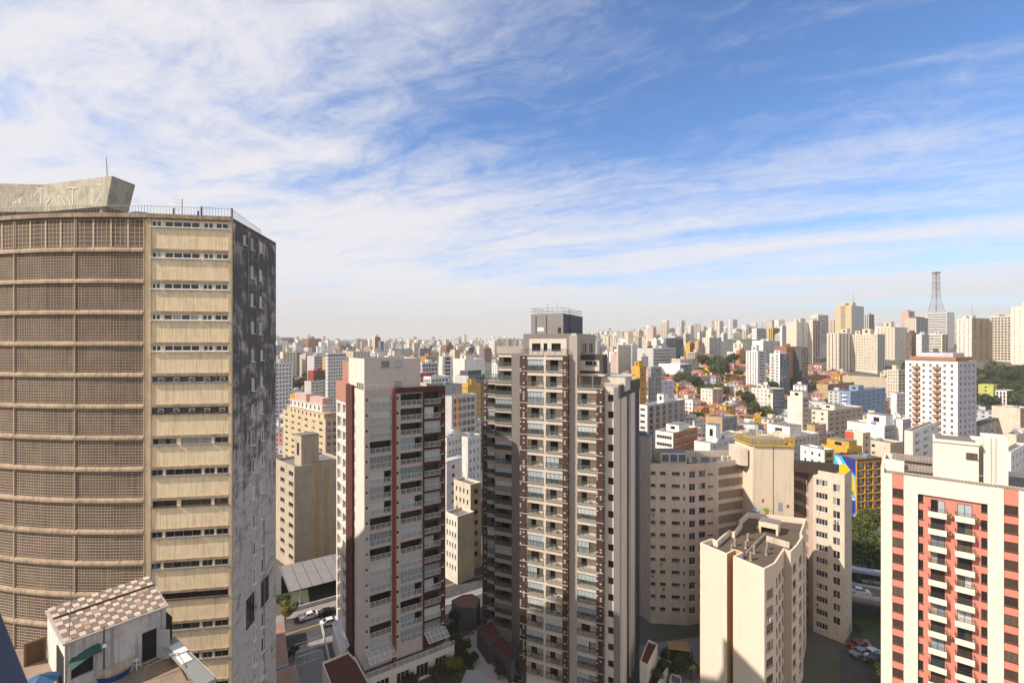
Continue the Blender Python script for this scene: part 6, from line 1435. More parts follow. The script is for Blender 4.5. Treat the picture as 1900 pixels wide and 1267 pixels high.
# ------------------------------------------------------------------ mural building
def make_mural():
    def ex(t, A, Ld, Rd, wl, wr, zb, zt, zr):
        m = MB(); fr = nrm(Rd)
        for k in range(10): m.obox(A+fr*.35, Rd, -fr, wr, .4, zt-1.1-2.8*k-.35, zt-1.1-2.8*k, 0)
        for i in range(4): m.obox(A+Rd*(wr*i/3-.15)+fr*.36, Rd, -fr, .3, .4, zb, zt-.7, 0)
        m.build('grid_frame', [plaster('mustard_frame', (.55, .30, .045), .15, .15)], t)
        m = MB(); m.obox(A+fr*.38, Rd, -fr, wr, .5, zt-.8, zt+.05); m.build('cornice', [W('brown')], t)
        # flat painted mural on the blind left wall
        e = -Ld; n = nrm(e); B = A+Ld*wl; H = 26.0; cl = [(.05, .42, .70), (.02, .035, .26), (.75, .46, .01), (.78, .78, .76), (.01, .01, .015), (.12, .24, .65)]
        m = MB()
        def poly(pts, mi, lift): m.face([(B.x+e.x*u*wl+n.x*lift, B.y+e.y*u*wl+n.y*lift, zt-.3-v*H) for u, v in pts], mi)
        poly([(.0, 0), (1, 0), (1, 1), (.0, 1)], 0, .012)
        poly([(.35, 0), (1, 0), (1, .24), (.62, .12)], 1, .016)
        arc = [(.02+.9*k/12, .30-.20*math.sin(math.pi*k/12*.9+.15)) for k in range(13)]
        poly(arc+[(.99, .52), (.72, .40), (.35, .36)], 2, .020)
        poly([(.06, .03), (.24, .04), (.40, .10), (.22, .13)], 3, .022)
        poly([(.45, .48), (.7, .42), (.95, .56), (.6, .62)], 3, .024); poly([(.55, .60), (.98, .56), (.98, .72), (.7, .80)], 1, .026)
        for k in range(4): poly([(.55, .50+.035*k), (.9, .44+.035*k), (.9, .455+.035*k), (.55, .515+.035*k)], 4, .028)
        poly([(.3, .7), (.62, .78), (.9, 1), (.2, 1)], 5, .024); poly([(.02, .5), (.3, .46), (.42, .7), (.08, .8)], 2, .026); poly([(.6, .82), (.98, .76), (.98, .9), (.8, .94)], 3, .03); poly([(.05, .82), (.18, .80), (.2, .93), (.1, .97)], 4, .03)
        m.build('painted_mural', [plain('mural_%d' % i, c, .7) for i, c in enumerate(cl)], t)
    bld('brown apartment block with mustard grid front and blue and yellow mural on its blind side', 1545, 1588.5, 1634, 851, 172, 'brown', '-', 'g3:.62', 'brown', th=77, lift=None, fh=2.8, extra=ex, frame='white', wl=9, glass='mix', base=-1)
make_mural()
# ------------------------------------------------------------------ left middle blocks
def lit_strips(t, A, Ld, Rd, wl, wr, zb, zt, zr):  # orange light on the window strips painted as thin ochre panels
    m = MB(); fr = nrm(Rd)
    for a, b in ((.42, .50), (.60, .68)): m.obox(A+Rd*wr*a+fr*.03, Rd, -fr, wr*(b-a), .05, zb, zt-1.2)
    m.build('orange_lit_strip', [plaster('orange_lit_strip', (.50, .34, .17), .2, .2)], t)
def tiers(t, A, Ld, Rd, wl, wr, zb, zt, zr):
    z = zr; q = lambda a, b, c, d: [A+Ld*(wl*a)+Rd*(wr*b), A+Ld*(wl*c)+Rd*(wr*b), A+Ld*(wl*c)+Rd*(wr*d), A+Ld*(wl*a)+Rd*(wr*d)]
    for (a, b, c, d, h0, h1, col) in ((.04, .04, .9, .96, -.02, 3.0, 'sand'), (.0, .0, .93, 1.0, 3.0, 3.35, 'pink'), (.10, .1, .84, .9, 3.35, 6.2, 'pale'), (.06, .06, .88, .95, 6.2, 6.5, 'lgrey'), (.1, .15, .38, .8, 6.5, 9.6, 'pink'), (.46, .15, .74, .8, 6.5, 10.2, 'pink'), (.76, .2, .88, .8, 6.5, 9.0, 'ochre')):
        m = MB(); m.prism(q(a, b, c, d), zr+h0, zr+h1, 0); m.build('setback_storey', [W(col)], t)
    k = 8
    for i in range(k):
        for o, b, z in ((.12, .1, 4.3), (.1, .04, .8)): p = A+Ld*(wl*(o+.74*(i+.6)/k))+Rd*(wr*b)-Rd*.05; child('window', win_mesh(1.3, 1.4, 'slide', 'grey', 'dark'), t, (p.x, p.y, zr+z), math.atan2(-Ld.y, -Ld.x))
bld('plain shaded beige block with painted orange-lit window strips and square tank house', 511, 546, 626, 866, 138, 'beige', 's2:.3@.28-.5,.72-.95', 's2@.435-.475,.62-.66', 'beige', th=44, wr=14.5, lift=[(.12, .25, 5.2, 5.5, 9.0)], frame='grey', glass='dark', extra=lit_strips, base=-1)
bld('sunlit yellowish apartment block with stepped terrace storeys on top', 525, 604, 628, 778, 215, 'sand', 'p6:.42', 'g2:.6', 'pink', th=44, lift=None, extra=tiers)
bld('sunlit cream apartment block with planted rooftop terrace and tan canopy', 826, 849, 880, 958, 131, 'pale', 'p4:.4', '-', 'sand', th=46, lift=None, frame='dark', glass='dark', base=-2)
bld('taller cream block with column of small windows behind the planted terrace', 842, 873, 893, 899, 139, 'cream', 's4:.35', 's1:.4', 'tan', th=46, lift=None, frame='dark', glass='dark', base=-2)
def hoist(t, A, Ld, Rd, wl, wr, zb, zt, zr):
    m = MB(); fr = nrm(Rd); c = A+Rd*(wr*.10)+fr*1.2
    for dx in (0, .9):
        for dy in (0, .9): p = c+Rd*dx+fr*dy; m.tube((p.x, p.y, zb), (p.x, p.y, zt+2.5), .07, 4)
    k = int((zt-zb)/1.5)
    for i in range(k):
        z = zb+i*1.5
        for (o0, o1) in (((0, 0), (.9, 0)), ((.9, 0), (.9, .9)), ((.9, .9), (0, .9)), ((0, .9), (0, 0))):
            p, q = c+Rd*o0[0]+fr*o0[1], c+Rd*o1[0]+fr*o1[1]; m.tube((p.x, p.y, z), (q.x, q.y, z), .05, 4); m.tube((p.x, p.y, z), (q.x, q.y, z+1.5), .05, 4)
    m.build('construction_hoist', [plain('hoist_orange', (.50, .20, .02), .5)], t)
bld('grey building under construction with orange hoist and open dark storeys', 826, 838, 884, 735, 182, 'lgrey', '-', 'g5:.78', 'lgrey', th=40, lift=None, glass='dark', frame='white', extra=hoist, fh=2.9)
bld('plain charcoal slab standing behind the construction hoist', 824, 828, 857, 714, 200, 'dgrey', '-', 's1:.1', 'grey', th=36, wl=8, lift=None)
# ------------------------------------------------------------------ the rest of the city
def hit(px, py, d0=120, d1=1600):
    d = d0
    while d < d1:
        p = P(px, py, d)
        if p.z <= ground(p.x, d): return V2(p.x, d, ground(p.x, d))
        d += 2.0
    return None
def clear_of(x, y, r):
    return all((x-a)**2+(y-b)**2 > (r+c)**2 for a, b, c in BLD)
def tint_mat(name, dirt=.25):
    m, nt, b = new_mat(name); p = pos(nt)
    oc = nd(nt, 'ShaderNodeObjectInfo').outputs['Color']
    n = noise(nt, scl(nt, p, (.3, .3, .12)), 1.0, 5, .6); n2 = noise(nt, scl(nt, p, (1.8, 1.8, .15)), 1.0, 4, .6)
    c = mixc(nt, mth(nt, 'MULTIPLY', ramp(nt, n, .45, .75), dirt), oc, (.16, .14, .12)); c = mixc(nt, mth(nt, 'MULTIPLY', ramp(nt, n2, .5, .78), dirt), c, (.12, .1, .09))
    nt.links.new(c, b.inputs['Base Color']); b.inputs['Roughness'].default_value = .88; b.inputs['Specular IOR Level'].default_value = .2
    return m
TINT = tint_mat('tinted_wall')
def tile_mat():
    m, nt, b = new_mat('terracotta_roof_tiles'); p = pos(nt); r = orand(nt)
    n = noise(nt, scl(nt, p, (.8, .8, .8)), 1.0, 5, .65); n2 = noise(nt, scl(nt, p, (4, 4, 4)), 1.0, 3)
    c = mixc(nt, r, (.44, .155, .07), (.34, .135, .085)); c = mixc(nt, ramp(nt, n, .42, .7), c, (.26, .11, .065)); c = mixc(nt, mth(nt, 'MULTIPLY', n2, .4), c, (.17, .075, .05))
    nt.links.new(c, b.inputs['Base Color']); b.inputs['Roughness'].default_value = .85
    w = nd(nt, 'ShaderNodeTexWave'); w.inputs['Scale'].default_value = 1.6; nt.links.new(p, w.inputs['Vector'])
    bp = nd(nt, 'ShaderNodeBump'); bp.inputs['Strength'].default_value = .5; bp.inputs['Distance'].default_value = .08; nt.links.new(w.outputs[0], bp.inputs['Height']); nt.links.new(bp.outputs[0], b.inputs['Normal'])
    return m
TILE = tile_mat()
EX, EY = Vector((1, 0, 0)), Vector((0, 1, 0))
def proto_house(w, dp, h, kind, rr):
    wl = MB()
    for A, e, L in ((V2(-w/2, -dp/2), EX, w), (V2(w/2, -dp/2), EY, dp), (V2(w/2, dp/2), -EX, w), (V2(-w/2, dp/2), -EY, dp)):
        fl = max(1, int(h/2.9)); rows = [(1.0+2.9*k, 2.2+2.9*k) for k in range(fl)]
        n = max(1, int(L/3.2)); grid(wl, A, e, 0, L, -3, h, even_cols(.5, L-.5, n, .4), rows, .12, 0, back=1)
    if kind == 'gable':
        for s in (-1, 1): wl.face([(s*w/2, -dp/2, h), (s*w/2, dp/2, h), (s*w/2, 0, h+1.7)], 0)
    wm = wl.mesh('wall', [TINT, GD()])
    rf = MB(); o = .4; zh = h+1.75
    a, b, c, d = (-w/2-o, -dp/2-o, h-.05), (w/2+o, -dp/2-o, h-.05), (w/2+o, dp/2+o, h-.05), (-w/2-o, dp/2+o, h-.05)
    if kind == 'gable':
        r0, r1 = (-w/2-o, 0, zh), (w/2+o, 0, zh); rf.face([a, b, r1, r0]); rf.face([c, d, r0, r1]); rf.face([a, r0, d]); rf.face([b, c, r1])
    elif kind == 'hip':
        k = min(w, dp)*.42; r0, r1 = (-w/2+k, 0, zh), (w/2-k, 0, zh); rf.face([a, b, r1, r0]); rf.face([c, d, r0, r1]); rf.face([d, a, r0]); rf.face([b, c, r1])
    else:
        rf.prism([(-w/2-.1, -dp/2-.1), (w/2+.1, -dp/2-.1), (w/2+.1, dp/2+.1), (-w/2-.1, dp/2+.1)], h-.15, h+.1, 0); rf.cbox((w*.2, dp*.1), EX, w*.3, dp*.3, h+.08, h+2.4, 1); rf.lathe((-w*.25, dp*.2, h+.1), [(0, 0), (.6, 0), (.65, 1.0), (0, 1.1)], 10, 2)
        for k in range(3): rf.cbox((rr.uniform(-w*.4, w*.4), rr.uniform(-dp*.4, dp*.4)), EX, .8, .8, h+.08, h+.7, 2)
    rm = rf.mesh('roof', [TILE] if kind != 'flat' else [roofM(), TINT, plain('tank_grey_blue', (.22, .27, .34))])
    rf.kind = kind
    return wm, rm
HC = {'white': (.70, .68, .65), 'cream': (.62, .53, .40), 'peach': (.58, .36, .22), 'ochre': (.50, .28, .06), 'pink': (.50, .26, .24), 'pale grey': (.48, .48, .49), 'yellow': (.60, .40, .06), 'pale blue': (.40, .45, .52)}
def make_houses():
    rr = random.Random(31)
    pr = {}
    for k in ('gable', 'hip', 'flat'):
        pr[k] = [proto_house(rr.uniform(8, 13), rr.uniform(8, 11), rr.choice((3.4, 5.8, 6.2) if k != 'flat' else (5.8, 8.8, 11.5)), k, rr) for _ in range(4)]
    def place(x, y, k, cname, label, cat, group, rz, sc=1.0):
        wm, rm = rr.choice(pr[k]); o = bpy.data.objects.new('house' if k != 'flat' else 'low_building', None); COL.objects.link(o); o.location = (x, y, ground(x, y)); o.rotation_euler = (0, 0, rz); o.scale = (sc, sc, 1)
        tag(o, label, cat, group)
        for nm, me in (('wall', wm), ('roof', rm)):
            c = bpy.data.objects.new(nm, me); COL.objects.link(c); c.parent = o; v = HC[cname]; j = rr.uniform(.85, 1.1); c.color = (v[0]*j, v[1]*j, v[2]*j, 1)
        BLD.append((x, y, 3.6))
    zones = [((1212, 1300, 690, 795), 'below the blank white hall', 62), ((1300, 1465, 688, 800), 'around the biggest round tree', 62), ((1420, 1500, 686, 736), 'right of the slim white tower', 40), ((1500, 1570, 688, 748), 'below the twin cream towers', 26), ((1640, 1680, 690, 790), 'left of the terracotta balcony tower', 6), ((1815, 1900, 745, 800), 'below the wooded hillside', 8), ((514, 640, 690, 790), 'beside the dark slab tower', 30), ((1160, 1212, 690, 760), 'right of the dark grey tower', 14), ((826, 895, 690, 800), 'between the two balcony towers', 18)]
    for (x0, x1, y0, y1), where, n in zones:
        made = 0; tries = 0
        while made < n and tries < n*30:
            tries += 1; px, py = rr.uniform(x0, x1), rr.uniform(y0, y1)
            p = hit(px, py)
            if p is None or not clear_of(p.x, p.y, 3.2): continue
            k = rr.choices(('gable', 'hip', 'flat'), (4, 4, 2.2) if x0 > 1200 else (2, 2, 4))[0]; c = rr.choice(list(HC)); 
            kind = {'gable': 'gabled tile roof', 'hip': 'hipped tile roof', 'flat': 'flat grey roof'}[k]
            if k == 'flat': lb = 'low %s flat roofed building %s' % (c, where)
            else: lb = '%s house with %s %s' % (c, kind, where)
            place(p.x, p.y, k, c, lb, 'house' if k != 'flat' else 'building', lb, rr.choice((.5, .6, .45, 2.1, .55))+rr.uniform(-.1, .1)); made += 1
make_houses()
def make_infill():
    rr = random.Random(55); T = {}
    for h in (6, 9, 12, 15, 18, 21): T[h] = [proto_house(rr.uniform(10, 17), rr.uniform(9, 15), h-.4, 'flat', rr) for _ in range(3)]
    zones = [((1190, 1300, 792, 850), 'behind the curved beige block', 20, (6, 15)), ((1300, 1460, 795, 850), 'around the yellow crane', 18, (6, 12)), ((1460, 1580, 745, 850), 'left of the light blue block', 28, (6, 18)), ((1580, 1690, 760, 850), 'below the light blue block', 22, (6, 15)), ((1800, 1905, 775, 860), 'behind the salmon building', 16, (6, 12)), ((514, 560, 745, 840), 'beside the yellowish terraced block', 14, (6, 15)), ((826, 895, 740, 850), 'between the two balcony towers', 22, (6, 15)), ((1165, 1215, 730, 800), 'right of the dark grey tower', 12, (6, 12)), ((1200, 1240, 690, 745), 'left of the terracotta houses', 10, (6, 9))]
    for (x0, x1, y0, y1), where, n, (h0, h1) in zones:
        made = tries = 0
        while made < n and tries < n*40:
            tries += 1; p = hit(rr.uniform(x0, x1), rr.uniform(y0, y1))
            if p is None or p.y < 185 or not clear_of(p.x, p.y, 5.5): continue
            h = rr.choice([q for q in T if h0 <= q <= h1]); wm, rm = rr.choice(T[h]); c = rr.choice(('white', 'cream', 'cream', 'pale grey', 'peach', 'white', 'pale grey', 'pink'))
            o = bpy.data.objects.new('low_building', None); COL.objects.link(o); o.location = p; o.rotation_euler = (0, 0, rr.choice((.9, .7, 1.1, .5))+rr.uniform(-.08, .08)); sz = 'squat' if h < 10 else 'mid height'
            lb = '%s %s flat roofed block %s' % (sz, c, where); tag(o, lb, 'building', lb)
            for nm, me in (('wall', wm), ('roof', rm)):
                k = bpy.data.objects.new(nm, me); COL.objects.link(k); k.parent = o; v = HC[c]; j = rr.uniform(.8, 1.1); k.color = (v[0]*j, v[1]*j, v[2]*j, 1)
            BLD.append((p.x, p.y, 6.0)); made += 1
make_infill()
FC = [('cream', (.63, .56, .45)), ('white', (.72, .70, .67)), ('pale grey', (.50, .49, .48)), ('beige', (.50, .41, .31)), ('pinkish', (.50, .37, .31)), ('dark grey', (.16, .16, .17)), ('brown', (.22, .12, .085)), ('ochre', (.48, .28, .08))]
def proto_tower(w, dp, fl, style, rr):
    m = MB(); h = fl*3.0+1.2
    for si, (A, e, L) in enumerate(((V2(-w/2, -dp/2), EX, w), (V2(w/2, -dp/2), EY, dp), (V2(w/2, dp/2), -EX, w), (V2(-w/2, dp/2), -EY, dp))):
        rows = [(1.0+3*k, 2.4+3*k) for k in range(fl)]
        st = style[si % len(style)]; n = max(2, int(L/3.4))
        cols = {'p': even_cols(.6, L-.6, n, .45), 'r': [(.6, L-.6)], 'v': even_cols(.6, L-.6, max(2, n//2), .5), '-': []}[st]
        if st == '-': grid(m, A, e, 0, L, -30, h, [], [], 0, 0)
        else: grid(m, A, e, 0, L, -30, h, cols, rows, .25, 0, back=1)
    m.face([(-w/2, -dp/2, h-.6), (w/2, -dp/2, h-.6), (w/2, dp/2, h-.6), (-w/2, dp/2, h-.6)], 2)
    m.cbox((rr.uniform(-w*.2, w*.2), rr.uniform(-dp*.2, dp*.2)), EX, w*.4, dp*.4, h-.65, h+rr.uniform(2, 6), 0, 2)
    return m.mesh('tower', [TINT, GD(), roofM()]), h
def far_label(px): 
    for hi, s in ((560, 'beside the dark slab tower'), (690, 'left of the brick skyscraper'), (800, 'right of the brick skyscraper'), (960, 'left of the dark grey tower'), (1150, 'right of the dark grey tower'), (1260, 'left of the navy glass tower'), (1380, 'between navy tower and great cream slab'), (1500, 'around the great cream slab'), (1700, 'behind the twin cream towers'), (3000, 'near the lattice mast')):
        if px < hi: return s
def make_far():
    rr = random.Random(77)
    T = [proto_tower(rr.uniform(11, 19), rr.uniform(10, 16), rr.choice((8, 11, 14, 17, 20)), rr.choice(('pp', 'pr', 'rp', 'pv', 'p-', 'vp')), rr) for _ in range(14)]
    n = 0; tries = 0
    while n < 235 and tries < 6000:
        tries += 1; px = rr.uniform(512, 1905) if rr.random() < .75 else rr.uniform(512, 960); d = 520*(1900/520)**rr.random()
        x = (px-PX)/FOC*d
        if not clear_of(x, d, 13): continue
        cap = rr.uniform(640, 662) if px < 1230 else rr.uniform(622, 650)
        if d < 900: cap = max(cap, 638+rr.uniform(8, 32)*(900/d)*.8)
        if 1450 < px and d < 800: continue
        top = ZA(cap, d); g = ground(x, d)
        if top-g < 9: top = g+rr.uniform(9, 22)
        if top-g > 85: top = g+rr.uniform(45, 85)
        me, h = rr.choice(T); o = bpy.data.objects.new('tower_block', me); COL.objects.link(o); o.location = (x, d, top-h); o.rotation_euler = (0, 0, rr.choice((.3, .5, .7, -.3, .9))+rr.uniform(-.1, .1))
        cn, cc = rr.choices(FC, (5, 6, 4.5, 3, 2, 1.2, 1.2, .35))[0]; j = rr.uniform(.85, 1.1); o.color = (cc[0]*j, cc[1]*j, cc[2]*j, 1)
        dist = 'far' if d < 1100 else 'hazy distant'
        lb = '%s %s block in the packed city %s' % (dist, cn, far_label(px)); tag(o, lb, 'tower block', lb)
        BLD.append((x, d, 9)); n += 1
    # beyond counting: the plain of towers out to the horizon
    m = MB(); cols = [c for _, c in FC]
    for i in range(6500):
        d = 1150*(9000/1150)**(rr.random()**.75); u = rr.uniform(-.52, 1.1); x = u*d; g = ground(x, d)
        low = rr.random() < .40
        h = rr.uniform(6, 18) if low else rr.uniform(28, 66)*(1 if d > 2600 else (.72 if u < .3 else .8))
        if not low and d > 2500 and rr.random() < .12: h *= 1.35
        w, t_ = (rr.uniform(12, 20), rr.uniform(12, 18)) if not low else (rr.uniform(16, 40), rr.uniform(14, 30)); e = Vector((math.cos(rr.uniform(0, 1.5)), math.sin(rr.uniform(0, 1.5)), 0)).normalized()
        m.cbox((x, d), e, w, t_, g-5, g+h, rr.choices(range(5), (5, 6, 4, 3, 2))[0])
    mats = []
    for k, c in enumerate(cols[:5]):
        q, nt, b = new_mat('far_wall_%d' % k); p = pos(nt); sp = nd(nt, 'ShaderNodeSeparateXYZ'); nt.links.new(p, sp.inputs[0])
        f = mth(nt, 'FRACT', mth(nt, 'DIVIDE', sp.outputs[2], 3.0)); g_ = mth(nt, 'FRACT', mth(nt, 'DIVIDE', mth(nt, 'ADD', sp.outputs[0], sp.outputs[1]), 4.3))
        msk = mth(nt, 'MULTIPLY', mth(nt, 'GREATER_THAN', f, .55), mth(nt, 'GREATER_THAN', g_, .45)); nrmz = nd(nt, 'ShaderNodeSeparateXYZ'); nt.links.new(nd(nt, 'ShaderNodeNewGeometry').outputs['Normal'], nrmz.inputs[0])
        msk = mth(nt, 'MULTIPLY', msk, mth(nt, 'LESS_THAN', nrmz.outputs[2], .5)); cc = mixc(nt, mth(nt, 'MULTIPLY', msk, .8), c, (.05, .05, .055))
        nt.links.new(cc, b.inputs['Base Color']); b.inputs['Roughness'].default_value = .9; mats.append(q)
    o = m.build('distant_city', mats); tag(o, 'endless hazy plain of apartment towers reaching the horizon', 'city', kind='stuff')
make_far()
# ------------------------------------------------------------------ trees
def leaf_mat(name, c0, c1):
    m, nt, b = new_mat(name); p = pos(nt); n = noise(nt, scl(nt, p, (.7, .7, .7)), 1.0, 4); r = orand(nt); n2 = noise(nt, p, 6.0, 2)
    c = mixc(nt, ramp(nt, n, .35, .65), c0, c1); c = mixc(nt, mth(nt, 'MULTIPLY', n2, .6), c, (c0[0]*.5, c0[1]*.55, c0[2]*.5)); c = mixc(nt, mth(nt, 'MULTIPLY', r, .35), c, (c1[0]*1.2, c1[1]*.9, c1[2]*.6))
    nt.links.new(c, b.inputs['Base Color']); b.inputs['Roughness'].default_value = .6; b.inputs['Specular IOR Level'].default_value = .25
    tr = nd(nt, 'ShaderNodeBsdfTranslucent'); nt.links.new(c, tr.inputs[0]); mx = nd(nt, 'ShaderNodeMixShader'); mx.inputs[0].default_value = .3
    nt.links.new(b.outputs[0], mx.inputs[1]); nt.links.new(tr.outputs[0], mx.inputs[2]); nt.links.new(mx.outputs[0], nt.nodes['Material Output'].inputs[0]); return m
LEAF = leaf_mat('tree_leaf', (.055, .085, .020), (.13, .165, .038)); LEAFD = leaf_mat('dark_leaf', (.032, .052, .016), (.075, .095, .028)); LEAFY = leaf_mat('yellow_green_leaf', (.12, .135, .022), (.24, .21, .04))
BARK = plain('bark', (.09, .065, .045), .9)
def proto_tree(seed, leaves, size, mat, flat=.75):
    """unit tree: crown radius 1, ground to top about 2"""
    rr = random.Random(seed); tr = MB(); cr = MB()
    hub = Vector((0, 0, .75)); tr.tube((0, 0, -.1), hub, .075, 8, 0, .05); cl = []
    for i in range(rr.randint(9, 13)):
        a = rr.uniform(0, 6.28); r = rr.uniform(.15, .72); z = 1.0+rr.uniform(-.15, .75)*flat*(1.15-r*.8); c = Vector((r*math.cos(a), r*math.sin(a), z)); cl.append((c, rr.uniform(.26, .42)))
        mid = hub.lerp(c, .5)+Vector((rr.uniform(-.05, .05), rr.uniform(-.05, .05), -.05)); tr.tube(hub-V2(0, 0, .15), mid, .035, 5, 0, .022); tr.tube(mid, c, .022, 4, 0, .008)
    for i in range(leaves):
        c, r = cl[i % len(cl)]; v = Vector((rr.gauss(0, 1), rr.gauss(0, 1), rr.gauss(0, .8))).normalized()*r*(.55+.5*rr.random()); p = c+v
        nn = (v.normalized()+Vector((rr.uniform(-.8, .8), rr.uniform(-.8, .8), rr.uniform(-.2, 1)))).normalized(); u = nn.orthogonal().normalized(); w = nn.cross(u); t = rr.uniform(0, 6.28); u, w = u*math.cos(t)+w*math.sin(t), w*math.cos(t)-u*math.sin(t)
        s = size*rr.uniform(.6, 1.3); cr.face([p-u*s, p-w*s*.55, p+u*s, p+w*s*.55])
    return tr.mesh('trunk', [BARK]), cr.mesh('crown', [mat])
TREES = {}
def tree(kind, p, r, label, group=None, hs=1.0, rz=None, name='tree', cat='tree'):
    if kind not in TREES:
        TREES.update({'big': proto_tree(1, 5200, .048, LEAF), 'mid': proto_tree(2, 2600, .075, LEAF), 'dark': proto_tree(3, 2400, .08, LEAFD), 'yell': proto_tree(4, 2400, .07, LEAFY), 'low': proto_tree(5, 1500, .10, LEAF), 'lowd': proto_tree(6, 1500, .10, LEAFD)})
    tm, cm = TREES[kind]; o = bpy.data.objects.new(name, None); COL.objects.link(o); o.location = p; o.scale = (r, r, r*hs); o.rotation_euler = (0, 0, rz if rz is not None else p[0]*1.7); tag(o, label, cat, group)
    for nm, me in (('trunk', tm), ('crown', cm)): c = bpy.data.objects.new(nm, me); COL.objects.link(c); c.parent = o
    return o
def gp(px, d): x = (px-PX)/FOC*d; return Vector((x, d, ground(x, d)))
def make_trees():
    tree('big', gp(1600, 152), 8.2, 'large sunlit yellowish green tree below the painted mural', hs=1.0); tree('mid', gp(1612, 134), 7.4, 'dense dark green tree just above the viaduct bus', hs=.85); tree('mid', gp(1642, 136), 6.6, 'green tree half hidden behind the salmon building above the bus'); tree('mid', gp(1576, 138), 6.5, 'green tree peeping past the curved beige block above the bus')
    for px, d, r, k, lb in ((1338, 470, 13, 'mid', 'biggest round dark green tree amid the terracotta houses'), (1318, 500, 10, 'dark', 'dark tree left of the biggest round tree amid the terracotta houses'), (1303, 530, 10, 'dark', 'dark spreading tree below the peach stepped flats'), (1362, 530, 10, 'dark', 'dark tree right of the biggest round tree below the ochre brick block'), (1268, 440, 9.5, 'mid', 'leafy tree left of the pair of plain gabled flats'), (1288, 425, 9, 'dark', 'dark tree at the foot of the pair of plain gabled flats'), (1312, 405, 8.5, 'mid', 'tree in front of the plain gabled flats, by the small park'), (1336, 408, 8.5, 'mid', 'tree right of the plain gabled flats, by the small park'), (1418, 400, 13, 'mid', 'large sunlit tree behind the yellow crane'), (1448, 395, 12, 'dark', 'dark tree right of the large sunlit tree behind the yellow crane'), (1385, 385, 9, 'dark', 'dark tree left of the yellow crane'), (1426, 372, 9, 'mid', 'lower leafy tree right of the yellow crane mast'), (1398, 370, 8.5, 'mid', 'lower leafy tree left of the yellow crane mast'), (1516, 470, 10, 'dark', 'dark umbrella shaped tree left of the twin cream towers'), (1655, 480, 9, 'dark', 'dark tree right of the twin cream towers'), (1674, 500, 9, 'dark', 'dark tree below the brown brick flats'), (1694, 520, 10, 'lowd', 'tall dark conifer like tree by the white stepped flats'), (1436, 485, 8, 'dark', 'tree at the foot of the white tower with corner balconies'), (1474, 500, 9, 'mid', 'tree right of the white tower with corner balconies'), (1428, 470, 7, 'dark', 'tree between the slim white tower and its balconied neighbour'), (566, 640, 15, 'dark', 'large dark tree left of the dark red rooftop block'), (556, 500, 9, 'dark', 'dark tree below the white block with pale green roof rim'), (582, 650, 12, 'dark', 'dark tree tucked behind the dark red rooftop block'), (838, 480, 8, 'dark', 'small dark tree below the block with rounded balconies'), (858, 485, 9, 'dark', 'dark tree right of the block with rounded balconies'), (1830, 380, 7, 'dark', 'dark tree at the foot of the lime green block'), (1846, 375, 6, 'dark', 'small dark tree below the brown and white striped block')):
        tree(k, gp(px, d), r, lb)
    rr = random.Random(12); n = 0
    for i in range(60):
        px = rr.uniform(1806, 1960); d = rr.uniform(400, 530); k = rr.choice(('lowd', 'dark', 'low', 'lowd', 'yell' if i % 4 == 0 else 'low')); p = gp(px, d); p.z -= 2
        lb = {'lowd': 'dark green tree on the wooded hillside at the right edge', 'dark': 'dark rounded tree on the wooded hillside at the right edge', 'low': 'mid green tree on the wooded hillside at the right edge', 'yell': 'yellowish tree on the wooded hillside at the right edge'}[k]
        tree(k, p, rr.uniform(7, 10), lb, lb, rr.uniform(.8, 1.1))
    for i in range(150):
        px = rr.choice((rr.uniform(1230, 1400), rr.uniform(1230, 1400), rr.uniform(1420, 1560), rr.uniform(520, 640), rr.uniform(830, 890))); d = rr.uniform(330, 600); p = gp(px, d)
        if not clear_of(p.x, p.y, 2): continue
        w = 'among the terracotta houses on the slope' if px > 1200 else 'between the blocks left of the dark grey balcony tower'; k = rr.choice(('lowd', 'low')); lb = '%s green garden tree %s' % ({'lowd': 'dark', 'low': 'light'}[k], w); tree(k, p, rr.uniform(3.5, 6), lb, lb)
make_trees()
# ------------------------------------------------------------------ lattice mast on the ridge
def make_mast():
    d = 1150; c = gp(1737, d); zb = ZA(584, d); zt = ZA(505, d); z1 = ZA(546, d); rs = random.Random(1)
    t = thing('lattice_mast', 'red and white lattice television mast rising above the ridge on the right', 'mast', (c.x, c.y, c.z)); white, red = MB(), MB()
    base = MB(); base.cbox(c, EX, 46, 40, c.z-5, zb); base.build('podium', [W('lgrey')], t)
    def half(z):
        if z < z1: f = (z-zb)/(z1-zb); return 13*(1-f)**1.7+5.0*(1-(1-f)**1.9)
        return 5.2-1.2*(z-z1)/(zt-z1)
    n = 16
    for k in range(n):
        za, zc = zb+(zt-zb)*k/n, zb+(zt-zb)*(k+1)/n; ha, hc = half(za), half(zc); q = red if (k//2) % 2 else white
        ca = [(c.x+sx*ha, c.y+sy*ha, za) for sx, sy in ((-1, -1), (1, -1), (1, 1), (-1, 1))]; cc = [(c.x+sx*hc, c.y+sy*hc, zc) for sx, sy in ((-1, -1), (1, -1), (1, 1), (-1, 1))]
        for i in range(4):
            j = (i+1) % 4; q.tube(ca[i], cc[i], .5, 4); q.tube(ca[i], cc[j], .17, 4); q.tube(ca[j], cc[i], .17, 4); q.tube(cc[i], cc[j], .25, 4)
        if k >= 8: red.cbox(c, EX, hc*2.6, hc*2.6, zc-.35, zc+.2) if k % 2 else red.cbox(c, EX, hc*2.2, hc*2.2, zc-.3, zc+.1)
    white.build('white_lattice', [plain('mast_pale', (.30, .29, .30), .6)], t); red.cbox(c, EX, 14, 11, zt-3, zt-1); red.build('red_lattice', [plain('mast_red', (.23, .15, .15), .6)], t)
make_mast()
